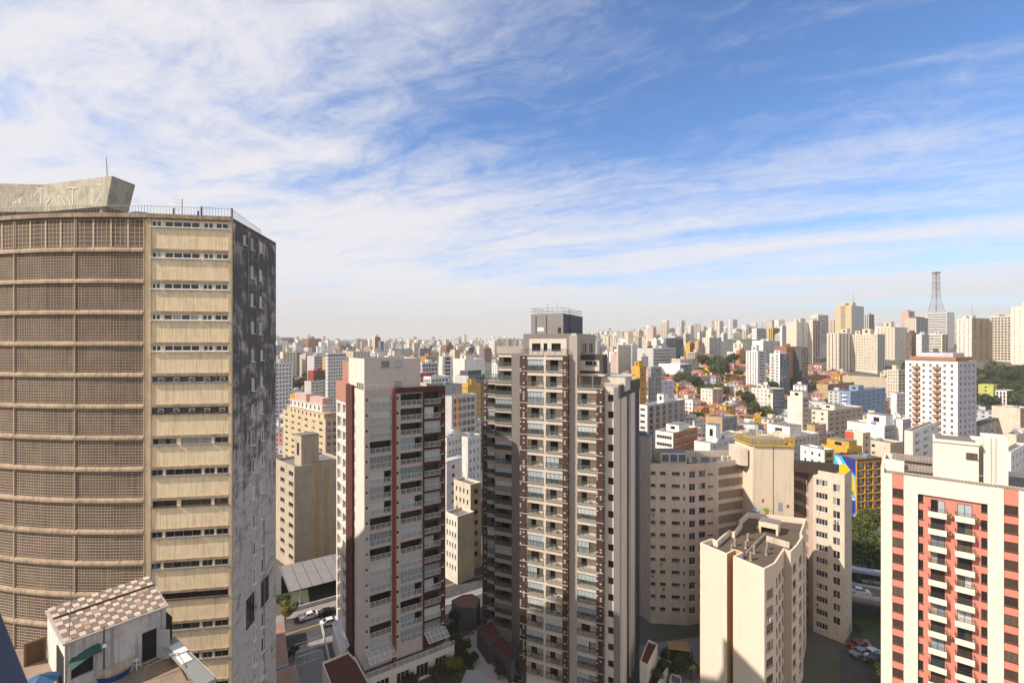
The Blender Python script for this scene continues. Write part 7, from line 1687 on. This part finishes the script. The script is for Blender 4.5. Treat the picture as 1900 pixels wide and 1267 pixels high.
# ------------------------------------------------------------------ crane head, dishes, spire
def make_roof_things():
    d = 178; c = P(1406, 800, d); t = thing('tower_crane', 'yellow crane head on a dark lattice mast behind the yellow railed stair tower', 'crane', (c.x, c.y, ground(c.x, d))); zt = ZA(782, d)
    m = MB()
    for dx in (-.6, .6):
        for dy in (-.6, .6): m.tube((c.x+dx, d+dy, ground(c.x, d)), (c.x+dx, d+dy, zt), .09, 4)
    for k in range(int((zt-10)/1.4)):
        z = zt-1.4*k; m.tube((c.x-.6, d-.6, z), (c.x+.6, d-.6, z-1.4), .05, 4); m.tube((c.x+.6, d-.6, z), (c.x-.6, d-.6, z-1.4), .05, 4); m.tube((c.x-.6, d-.6, z), (c.x+.6, d-.6, z), .05, 4)
    m.build('mast', [plain('crane_mast_grey', (.10, .11, .12))], t)
    m = MB(); m.cbox((c.x, d), EX, 1.7, 1.7, zt, zt+.5); m.cbox((c.x+.2, d-.3), EX, 1.3, 1.2, zt+.5, zt+2.0); m.tube((c.x-.9, d, zt+.6), (c.x+1.4, d, zt+3.4), .22, 6); m.tube((c.x-.9, d, zt+.6), (c.x-.6, d, zt+2.8), .15, 6); m.tube((c.x-.6, d, zt+2.8), (c.x+1.4, d, zt+3.4), .1, 6); m.cbox((c.x-1.0, d), EX, .8, 1.2, zt+.9, zt+1.6); m.build('crane_head', [plain('crane_yellow', (.62, .36, .02), .5)], t)
    def dish(px, py, d, r, lb, az=-.4):
        p = P(px, py, d); t = thing('satellite_dish', lb, 'satellite dish', (p.x, p.y, p.z-r*1.6)); m = MB(); ax = Vector((math.sin(az)*.75, -.75*math.cos(az), .65)).normalized(); u = ax.orthogonal().normalized(); w = ax.cross(u); k = 18; rings = [(0, 0), (.4, .05), (.75, .17), (1, .32)]; rows = []
        for f, h in rings: rows.append([p+ax*(h*r)+(u*math.cos(2*math.pi*i/k)+w*math.sin(2*math.pi*i/k))*f*r for i in range(k)])
        for a, b in zip(rows[:-1], rows[1:]):
            for i in range(k): j = (i+1) % k; m.face([a[i], a[j], b[j], b[i]])
        o = m.build('bowl', [plain('dish_white', (.62, .58, .50), .5)], t); md = o.modifiers.new('thick', 'SOLIDIFY'); md.thickness = .05
        m = MB(); m.tube(p-V2(0, 0, r*1.6), p, .07, 6); m.tube(p, p+V2(.4*r, .5*r, -r*1.5), .04, 5); m.build('stand', [frameM('grey')], t); m = MB(); m.tube(rows[3][0], p+ax*r*.9, .025, 4); m.tube(rows[3][9], p+ax*r*.9, .025, 4); m.build('feed_arm', [frameM('grey')], t)
    dish(1445, 809, 205, 2.3, 'large cream satellite dish behind the yellow railed stair tower'); dish(1324, 817, 185, 1.4, 'white satellite dish on the terraced roof of the white stair tower building'); dish(1664, 771, 213, 1.4, 'cream satellite dish on the roof above the tall blank pier', .2); dish(1890, 800, 164, 1.1, 'small cream dish on the weathered tank block at the right edge', .3); dish(1420, 712, 369, 1.6, 'white dish on the white office roof, below the slim white tower'); dish(1409, 714, 369, 1.1, 'smaller white dish left of the other dish on the white office roof')
make_roof_things()
# ------------------------------------------------------------------ street level
def asphalt():
    if 'asphalt' in MATS: return MATS['asphalt']
    m, nt, b = new_mat('asphalt'); p = pos(nt); n = noise(nt, p, .5, 6, .6); n2 = noise(nt, p, 8, 3)
    c = mixc(nt, ramp(nt, n, .4, .65), (.052, .050, .050), (.085, .08, .078)); c = mixc(nt, mth(nt, 'MULTIPLY', n2, .4), c, (.03, .03, .03)); nt.links.new(c, b.inputs['Base Color']); b.inputs['Roughness'].default_value = .9; MATS['asphalt'] = m; return m
PAVE = plaster('pavement', (.27, .25, .235), .4, .1, dirtcol=(.1, .09, .08), scale=2); KERB = plain('kerb_stone', (.34, .33, .31), .9); LINE = plain('road_white', (.55, .54, .52), .8); YEL = plain('road_yellow', (.55, .33, .04), .8)
RD = Vector((.835, .55, 0)).normalized(); RN = Vector((-RD.y, RD.x, 0)); R0 = V2(-50, 109)
def make_street():
    def strip(name, a, b, o0, o1, z0, z1, mat, kind='structure'):
        m = MB(); m.obox(R0+RD*a+RN*o0, RD, RN, b-a, o1-o0, z0, z1); o = m.build(name, [mat]); tag(o, kind=kind); return o
    strip('road', -95, 75, -6.2, 5.8, -.3, .03, asphalt())
    strip('pavement', -95, 75, 5.8, 9.0, -.3, .15, PAVE); strip('pavement', -95, 75, -9.0, -6.2, -.3, .15, PAVE)
    strip('road_line', -95, 75, -.12, .02, .03, .036, YEL); strip('road_line', -95, 75, .16, .30, .03, .036, YEL)
    # paved yards and lawns
    def yard(name, pts, z, mat, h=.2):
        m = MB(); m.prism([(G(x, y, z).x, G(x, y, z).y) for x, y in pts], z-h-.4, z); return tag(m.build(name, [mat]), kind='structure')
    yard('courtyard_paving', [(858, 1184), (886, 1160), (930, 1195), (966, 1255), (985, 1290), (900, 1290)], .30, plaster('pink_paving', (.40, .33, .31), .3, .1, scale=2))
    yard('courtyard_paving', [(515, 1215), (560, 1196), (600, 1206), (618, 1290), (515, 1290)], .12, plaster('grey_yard', (.22, .215, .21), .4, .2, scale=2))
    yard('courtyard_paving', [(1186, 1196), (1300, 1180), (1312, 1290), (1186, 1290)], .12, plaster('grey_yard', (.22, .215, .21)))
    m, nt, b = new_mat('lawn'); n = noise(nt, pos(nt), 1.2, 6, .65); c = mixc(nt, ramp(nt, n, .35, .65), (.03, .05, .015), (.075, .10, .03)); nt.links.new(c, b.inputs['Base Color']); b.inputs['Roughness'].default_value = .95
    yard('lawn', [(826, 1240), (838, 1150), (862, 1190), (905, 1290), (836, 1290)], .16, m)
    yard('lawn', [(1560, 1128), (1650, 1140), (1655, 1185), (1610, 1168), (1560, 1166)], .14, m); yard('lawn', [(1580, 1184), (1600, 1192), (1628, 1235), (1612, 1240), (1580, 1204)], .14, m)
    yard('path', [(1600, 1186), (1608, 1184), (1645, 1232), (1634, 1242)], .18, plaster('path_stone', (.36, .32, .29), .3, .1))
    yard('car_park', [(1560, 1205), (1660, 1235), (1665, 1290), (1560, 1290)], .10, asphalt())
    # entrance canopy in front of the shaded beige block
    t = thing('entrance_canopy', 'long sloping ribbed canopy over the dark entrance of the plain beige block', 'canopy', (-52, 122, 0)); gp_ = plaster('canopy_sheet', (.24, .225, .22), .4, .3)
    b0, b1 = V2(-61.5, 128.2, 6.2), V2(-44, 139.7, 6.2); f0, f1 = b0+V2(7.0, -9.6, -1.8), b1+V2(7.0, -9.6, -1.8); m = MB(); m.face([f0, f1, b1, b0]); m.face([f0-V2(0, 0, .15), f1-V2(0, 0, .15), b1-V2(0, 0, .15), b0-V2(0, 0, .15)]); m.face([f0, f1, f1-V2(0, 0, .15), f0-V2(0, 0, .15)]); m.build('canopy_roof', [gp_], t); m = MB()
    for k in range(9): m.tube(f0.lerp(f1, k/8)+V2(0, 0, .05), b0.lerp(b1, k/8)+V2(0, 0, .05), .1, 4)
    m.build('canopy_rib', [frameM('grey')], t)
    for k in (1, 4.5, 8): p = f0.lerp(f1, k/8); m = MB(); m.cbox(p+V2(-.3, .4), RD, .4, .4, 0, 4.3); m.build('post', [W('pale')], t)
    m = MB(); q = b0+V2(1.5, -2); m.obox(V2(q.x, q.y), (b1-b0).normalized(), RN, 18, .5, 0, 4.4); m.build('dark_entrance', [plain('entrance_dark', (.025, .022, .02), .6)], t)
    m = MB(); p = f0+V2(.8, -1.4); m.obox(V2(p.x, p.y), (b1-b0).normalized(), RN, 19, .3, .1, 1.1); tag(m.build('garden_wall', [W('lgrey')]), 'low grey wall along the pavement behind the parked cars', 'wall')
    # sheds and low roofs at the foot of the slab
    def low(label, pts, z, col, roofcol, cat='building', name='low_building', par=.35, z0=0):
        poly = [G(x, y, z) for x, y in pts]; t = thing(name, label, cat, (poly[0].x, poly[0].y, 0)); m = MB(); k = len(poly); c = sum(poly, Vector((0, 0, 0)))/k
        for i in range(k): j = (i+1) % k; a, b = poly[i], poly[j]; m.face([(a.x, a.y, z0), (b.x, b.y, z0), (b.x, b.y, z), (a.x, a.y, z)])
        inn = [p+(c-p).normalized()*.28 for p in poly]
        for i in range(k):
            j = (i+1) % k; a, b, d, e = poly[i], poly[j], inn[j], inn[i]; m.face([(a.x, a.y, z), (b.x, b.y, z), (d.x, d.y, z), (e.x, e.y, z)]); m.face([(e.x, e.y, z), (d.x, d.y, z), (d.x, d.y, z-par), (e.x, e.y, z-par)])
        m.build('wall', [col], t); m = MB(); m.face([(p.x, p.y, z-par) for p in inn]); m.build('roof', [roofcol], t); return t, poly
    rust = plaster('rusted_sheet', (.30, .19, .14), .6, .6, dirtcol=(.12, .05, .03), scale=2.2); red = plaster('dark_red_roof', (.10, .035, .026), .4, .1, dirtcol=(.04, .02, .018), scale=1.5)
    low('narrow shed with rusty corrugated roof at the foot of the dark gable', [(508, 1160), (526, 1146), (536, 1232), (512, 1240)], 4.2, W('grey'), rust, 'shed', 'shed', .05); low('second rusty roofed shed nearer the viewer below the dark gable', [(512, 1246), (548, 1232), (562, 1290), (512, 1290)], 4.0, W('grey'), rust, 'shed', 'shed', .05)
    t, q = low('flat roofed annex with dark red roof and white parapet beside the brown balcony tower', [(598, 1228), (645, 1208), (661, 1222), (697, 1290), (622, 1290)], 7.0, plaster('ivory_render', (.66, .60, .54)), red)
    t, q = low('low charcoal annex with red brown roof at the foot of the grey balcony tower', [(885, 1163), (912, 1151), (929, 1176), (906, 1193)], 4.6, W('dgrey'), red); p = G(899, 1196, .35); child('door', win_mesh(1.5, 2.4, 'slide', 'dark', 'dark'), t, (p.x-.55, p.y+.1, .4), -.55)
    t, q = low('smaller charcoal annex with red brown roof and wide window near the grey balcony tower', [(910, 1193), (931, 1180), (957, 1200), (956, 1224), (948, 1228)], 4.2, W('dgrey'), red); a, b = q[4], q[0]; e = (a-b).normalized(); p = b+e*1.6+nrm(e)*.05; child('window', win_mesh(3.2, 1.5, 'four', 'dark', 'dark'), t, (p.x, p.y, 1.4), math.atan2(e.y, e.x))
    low('small hexagonal kiosk with rusty brown roof between the two balcony towers', [(838, 1113), (858, 1103), (876, 1101), (891, 1110), (884, 1128), (850, 1126)], 5.2, W('dgrey'), plaster('kiosk_roof', (.22, .085, .05), .5, .2), 'kiosk', 'kiosk', .1)
    t, q = low('cream service block with dark red roof right of the grey balcony tower', [(1187, 1226), (1203, 1186), (1220, 1193), (1201, 1233)], 6.2, W('pale'), red)
    t, q = low('grey walled planter filled with hedge right of the cream service block', [(1206, 1290), (1244, 1226), (1222, 1218), (1190, 1282)], 3.0, W('lgrey'), m_hedge, 'planter', 'planter', .6)
    t, q = low('small grey tank enclosure beside the hedge planter', [(1242, 1262), (1246, 1246), (1264, 1254), (1262, 1280)], 1.6, W('lgrey'), plain('slate_blue', (.10, .12, .15)), 'enclosure', 'enclosure', .4)
    # ribbed pavilion roof at the bottom
    t = thing('garden_pavilion', 'grey ribbed pavilion roof at the bottom between the two balcony towers', 'pavilion', (-7, 92, 0)); q = [G(866, 1242, 3.6), G(893, 1242, 3.6), G(918, 1292, 3.0), G(846, 1292, 3.0)]; m = MB(); m.face(q); m.face([p-V2(0, 0, .12) for p in q]); m.build('roof', [plaster('pale_ribbed_sheet', (.30, .32, .31), .3, .3)], t); m = MB()
    for k in range(9): m.tube(q[0].lerp(q[1], k/8)+V2(0, 0, .04), q[3].lerp(q[2], k/8)+V2(0, 0, .04), .05, 4)
    m.build('roof_rib', [frameM('grey')], t)
    for p in q: m = MB(); m.tube((p.x, p.y, 0), (p.x, p.y, p.z), .08, 6); m.build('post', [frameM('grey')], t)
    # glazed entrance and gates beside the brown tower
    t = thing('glazed_entrance_roof', 'sloping glass entrance roof along the left foot of the brown balcony tower', 'canopy', (-37, 100, 0)); q = [G(617, 1151, 5.5), G(630, 1147, 5.5), G(648, 1197, 5.5), G(634, 1206, 5.5)]; m = MB()
    for k in range(8):
        a, b, c, d = q[0].lerp(q[3], k/8), q[1].lerp(q[2], k/8), q[1].lerp(q[2], (k+.92)/8), q[0].lerp(q[3], (k+.92)/8); m.face([a-V2(0, 0, .6), b, c, d-V2(0, 0, .6)])
    m.build('glass', [clear_panel('frosted_panel', (.5, .53, .55), .55)], t); m = MB()
    for k in range(9): m.tube(q[0].lerp(q[3], k/8)-V2(0, 0, .6), q[1].lerp(q[2], k/8), .06, 4)
    m.tube(q[0]-V2(0, 0, .6), q[3]-V2(0, 0, .6), .09, 5); m.tube(q[1], q[2], .09, 5); m.build('frame', [frameM('white')], t); m = MB(); m.prism([(p.x, p.y) for p in (q[0], q[1], q[2], q[3])], 0, 4.2); m.build('lobby', [W('pale')], t)
    for i, (a, b, lb) in enumerate(((G(548, 1238, 0), G(597, 1222, 0), 'white framed gate panel across the grey yard, the nearer one'), (G(548, 1213, 0), G(590, 1200, 0), 'white framed gate panel across the grey yard, the farther one'), (G(596, 1166, 0), G(612, 1240, 0), 'white steel fence running beside the glazed entrance'))):
        m = MB(); railing(m, [Vector((a.x, a.y, .1)), Vector((b.x, b.y, .1))], 1.9, .5 if i == 2 else 1.6, .05, True); tag(m.build('steel_fence', [frameM('white')]), lb, 'fence')
m_hedge = leaf_mat('hedge_leaf', (.018, .036, .012), (.045, .065, .02))
make_street()
def make_viaduct():
    a, b = G(1581, 1106, 6.0), G(1633, 1115, 6.0); e = (b-a).normalized(); n = Vector((-e.y, e.x, 0)); A = V2(a.x, a.y)-e*46; L = 110; t = thing('viaduct', 'raised concrete road viaduct passing behind the salmon building', 'viaduct', (A.x, A.y, 0))
    m = MB(); m.obox(A, e, n, L, 13.5, 5.2, 6.0); m.obox(A+n*1, e, n, L, 11, 4.3, 5.2); m.build('deck', [plaster('viaduct_concrete', (.33, .30, .28), .5, .6)], t)
    m = MB(); m.obox(A+n*.4, e, n, L, 12.7, 6.0, 6.03); tag(m.build('road_surface', [plaster('viaduct_asphalt', (.17, .145, .13), .4, .2)], t))
    for o in (-.02, 6.3, 13.1):
        m = MB(); m.obox(A+n*o, e, n, L, .35, 6.0, 6.75 if o != 6.3 else 6.55); m.build('barrier', [plaster('barrier_white', (.58, .55, .50), .3, .4)], t)
    for s in range(10): 
        m = MB(); m.obox(A+e*(3+s*11)+n*3.3, e, n, 4, .14, 6.03, 6.036); m.build('lane_mark', [LINE], t)
    for k in (20, 40, 62, 84): m = MB(); m.cbox(A+e*k+n*6.5, e, 1.2, 8, 0, 4.35); m.build('pier', [plaster('viaduct_concrete', (.33, .30, .28))], t)
    return A, e, n
VA, VE, VN = make_viaduct()
CARG = glass_mat('car_glass', [(0.0, (.01, .011, .013)), (.5, (.015, .016, .02))], rough=.04)
def make_car_proto():
    t = bpy.data.objects.new('parked_car', None); COL.objects.link(t); WLOC[t.name] = Vector((0, 0, 0))
    prof = [(-2.1, .35), (-2.15, .75), (-1.95, .98), (-1.15, 1.04), (-.55, 1.46), (.75, 1.50), (1.55, 1.08), (2.08, 1.0), (2.12, .5), (2.05, .32)]
    def wd(x, z): return .86 if z < 1.02 else .86-.42*(z-1.02)
    m = MB(); k = len(prof)
    for sgn in (-1, 1): m.face([(x, sgn*wd(x, z), z) for x, z in (prof if sgn < 0 else prof[::-1])])
    for i in range(k):
        (x0, z0), (x1, z1) = prof[i], prof[(i+1) % k]; m.face([(x0, -wd(x0, z0), z0), (x1, -wd(x1, z1), z1), (x1, wd(x1, z1), z1), (x0, wd(x0, z0), z0)])
    body = m.build('body', [plain('car_white', (.70, .70, .69), .25, 0, .6)], t); bv = body.modifiers.new('soft', 'BEVEL'); bv.width = .06; bv.segments = 2
    g = MB()
    for sgn in (-1, 1):
        for xs in (((-1.0, 1.08), (.10, 1.08), (.10, 1.42), (-.52, 1.40)), ((.18, 1.08), (1.35, 1.10), (.72, 1.42), (.18, 1.42))): g.face([(x, sgn*(wd(x, z)+.012), z) for x, z in xs])
    def wind(x0, z0, x1, z1): return [(x0, -wd(x0, z0)+.1, z0), (x1, -wd(x1, z1)+.1, z1), (x1, wd(x1, z1)-.1, z1), (x0, wd(x0, z0)-.1, z0)]
    g.face([(x-.02, y, z+.02) for x, y, z in wind(-1.12, 1.07, -.58, 1.44)]); g.face([(x+.02, y, z+.02) for x, y, z in wind(.80, 1.46, 1.48, 1.13)]); g.build('glazing', [CARG], t)
    for x in (-1.32, 1.30):
        for y in (-.80, .80):
            w = MB(); k = 14; w.tube((x, y-.1, .32), (x, y+.1, .32), .32, k); wh = w.build('wheel', [plain('tyre', (.02, .02, .02), .9)], t); r = MB(); r.tube((x, y-.12 if y < 0 else y+.1, .32), (x, y-.1 if y < 0 else y+.12, .32), .2, 10); r.build('rim', [plain('rim_silver', (.4, .4, .41), .3, .6)], wh)
    for y in (-.62, .62):
        h = MB(); h.obox((-2.17, y-.2, 0), EX, EY, .1, .4, .68, .84); h.build('headlight', [plain('lamp_clear', (.6, .6, .6), .2)], t); h = MB(); h.obox((2.06, y-.2, 0), EX, EY, .09, .4, .78, .95); h.build('tail_light', [plain('lamp_red', (.35, .02, .02), .3)], t)
    return t
def make_cars():
    base = make_car_proto(); first = [True]
    def put(p, ang, col, label, group):
        o = base if first[0] else copy_tree(base); first[0] = False; o.location = p; o.rotation_euler = (0, 0, ang); tag(o, label, 'car', group)
        b = [c for c in o.children if c.name.startswith('body')][0]
        if col != 'white': b.material_slots[0].link = 'OBJECT'; b.material_slots[0].material = {'black': plain('car_black', (.012, .012, .014), .2, 0, .6), 'silver': plain('car_silver', (.34, .35, .36), .3, .5), 'red': plain('car_red', (.22, .03, .025), .3)}[col]
        return o
    ra = math.atan2(RD.y, RD.x); g1 = 'cars on the street below the beige block'; g2 = 'cars in the car park below the viaduct'
    p = G(573, 1147, 0); put((p.x, p.y, .03), ra, 'white', 'white sedan on the street in front of the low grey wall', g1)
    p = G(606, 1140, 0); put((p.x, p.y, .03), ra+3.14, 'black', 'black car parked just ahead of the white sedan', g1)
    p = G(612, 1158, 0); put((p.x, p.y, .03), ra+3.14, 'white', 'white hatchback on the near side of the yellow road line', g1)
    q = G(1592, 1096, 6.03); va = math.atan2(VE.y, VE.x); s = (V2(q.x, q.y)-VA).dot(VE); c = VA+VE*s+VN*2.0; o = put((c.x, c.y, 6.04), va+3.14, 'white', 'white car driving along the raised viaduct', 'car on the viaduct'); o.name = 'moving_car'
    for i, (px, py, col, a, lb) in enumerate(((1596, 1215, 'silver', .3, 'silver car in the car park, closest to the curved beige block'), (1616, 1216, 'white', .35, 'white car in the car park below the viaduct lawn'), (1590, 1200, 'red', .3, 'dark red car at the back of the car park'), (1622, 1228, 'black', .4, 'black car in the car park nearest the salmon building'))):
        p = G(px, py, .12); put((p.x, p.y, .12), a, col, lb, g2)
make_cars()
def make_bus():
    q = G(1612, 1079, 6.03); s = (V2(q.x, q.y)-VA).dot(VE); c = VA+VE*s+VN*9.3; t = thing('city_bus', 'long silver and black city bus on the far lane of the viaduct', 'bus', (c.x, c.y, 6.03)); e, n = VE, VN; z = 6.03; L = 15.0; A = c-e*L/2-n*1.25
    m = MB(); m.obox(A, e, n, L, 2.5, z+.35, z+2.95); m.obox(A+e*.5+n*.2, e, n, L-1, 2.1, z+2.95, z+3.15); o = m.build('body', [plain('bus_silver', (.42, .43, .44), .3, .4)], t); bv = o.modifiers.new('soft', 'BEVEL'); bv.width = .08; bv.segments = 2
    m = MB(); m.obox(A+e*.3-n*.02, e, n, L-.6, .04, z+1.25, z+2.5); m.build('window_band', [CARG], t)
    m = MB(); m.obox(A+e*.5-n*.015, e, n, L*.35, .03, z+.5, z+1.25); m.build('black_panel', [plain('bus_black', (.02, .02, .022), .4)], t)
    for k in (.15, .5, .87):
        p = A+e*(L*k)+n*.02; w = MB(); w.tube(p-n*.05+V2(0, 0, z+.48), p+n*.3+V2(0, 0, z+.48), .48, 14); wh = w.build('wheel', [plain('tyre', (.02, .02, .02), .9)], t); r = MB(); r.tube(p-n*.08+V2(0, 0, z+.48), p-n*.05+V2(0, 0, z+.48), .28, 12); r.build('rim', [plain('rim_silver', (.4, .4, .41), .3, .6)], wh)
    for k in (.3, .65): p = A+e*(L*k)-n*.045; m = MB(); m.obox(p, e, n, 1.1, .03, z+.45, z+2.5); m.build('door', [plain('bus_door', (.05, .055, .06), .2)], t)
    for k in (.2, .55, .8): p = A+e*(L*k)+n*.6; m = MB(); m.obox(p, e, n, 1.6, 1.2, z+3.1, z+3.35); m.build('roof_unit', [plain('bus_roof_white', (.6, .6, .6), .5)], t)
make_bus()
def make_garden():
    rr = random.Random(6)
    for i, (px, py, r, k, lb) in enumerate(((529, 1150, 2.8, 'yell', 'bright green street tree at the edge of the dark gable'), (523, 1128, 2.2, 'mid', 'small tree behind the bright green street tree'), (546, 1222, 1.6, 'dark', 'dark shrub beside the rusty shed roof'), (846, 1166, 2.6, 'dark', 'dark tree between the two balcony towers, below the kiosk'), (836, 1186, 2.2, 'dark', 'dark shrub hugging the brown balcony tower podium'), (854, 1150, 2.0, 'dark', 'dark tree right below the kiosk'), (840, 1215, 2.4, 'dark', 'dark rounded tree beside the podium corner'), (858, 1216, 2.2, 'lowd', 'dark shrub on the lawn left of the paved court'), (872, 1236, 1.9, 'lowd', 'dark shrub beside the ribbed pavilion roof'), (836, 1254, 2.3, 'yell', 'yellowish green bush at the very bottom beside the podium'), (815, 1266, 2.2, 'lowd', 'dark bush in front of the podium windows'), (760, 1282, 2.0, 'lowd', 'dark bush at the bottom below the podium windows'), (926, 1262, 1.6, 'dark', 'small dark tree at the bottom of the paved court'), (1248, 1238, 2.6, 'dark', 'dark tree below the tan court awning'), (1270, 1246, 2.6, 'mid', 'green tree right of the tank enclosure'), (1258, 1262, 2.0, 'dark', 'dark shrub behind the tank enclosure'), (1282, 1262, 2.2, 'dark', 'dark tree close to the near beige tower'), (1222, 1262, 1.4, 'lowd', 'hedge bush growing in the grey planter, the front one'), (1232, 1242, 1.3, 'lowd', 'hedge bush growing in the grey planter, the rear one'), (1592, 1178, 1.5, 'dark', 'small dark tree on the lawn under the viaduct'), (1626, 1262, 2.4, 'dark', 'dark tree by the car park beside the salmon building'))):
        p = G(px, py, .1 if 'planter' not in lb else 2.3); tree(k, p, r, lb, hs=.9)
    m = MB(); c = G(956, 1262, .3)
    t = thing('garden_table', 'round dark garden table with chairs on the paved court', 'table', (c.x, c.y, .3)); m.lathe(c, [(.5, 0), (.06, .06), (.06, .7), (.7, .72), (.7, .77), (0, .77)], 16); m.build('table_top', [frameM('dark')], t)
    for k in range(4): 
        a = k*1.57+.4; p = c+V2(math.cos(a)*1.1, math.sin(a)*1.1); o = MB(); d = V2(-math.sin(a), math.cos(a)); o.cbox(p, d, .5, .5, .42, .48+.3); o.cbox(p+V2(math.cos(a)*.25, math.sin(a)*.25), d, .5, .06, .75, 1.2)
        for sx in (-.2, .2):
            for sy in (-.2, .2): q = p+d*sx+V2(math.cos(a), math.sin(a))*sy; o.tube((q.x, q.y, .3), (q.x, q.y, .75), .03, 4)
        tag(o.build('garden_chair', [frameM('dark')]), 'dark chair around the round garden table on the paved court', 'chair', 'chairs around the garden table')
    for px, py, lb in ((925, 1236, 'wooden bench on the paved court nearer the pavilion'), (873, 1176, 'wooden bench at the upper corner of the paved court')):
        c = G(px, py, .3); t = thing('bench', lb, 'bench', c, 'benches on the paved court'); m = MB(); m.cbox(c, RD, 1.7, .5, .72, .80); m.build('seat', [plain('bench_wood', (.24, .12, .05))], t)
        for s in (-.7, .7): q = c+RD*s; m = MB(); m.cbox(q, RD, .12, .45, .3, .72); m.build('leg', [frameM('dark')], t)
make_garden()
# ------------------------------------------------------------------ air
def make_haze(dens):
    m = MB(); m.prism([(-9800, -700), (9800, -700), (9800, 14800), (-9800, 14800)], -30, 300); o = m.build('haze', [bpy.data.materials.new('haze_air')]); mt = o.data.materials[0]; mt.use_nodes = True; nt = mt.node_tree; nt.nodes.clear()
    v = nd(nt, 'ShaderNodeVolumePrincipled'); v.inputs['Color'].default_value = (.95, .95, .93, 1); v.inputs['Density'].default_value = dens; v.inputs['Anisotropy'].default_value = 0.0
    out = nd(nt, 'ShaderNodeOutputMaterial'); nt.links.new(v.outputs[0], out.inputs['Volume']); tag(o, kind='stuff')
make_haze(0.00013)
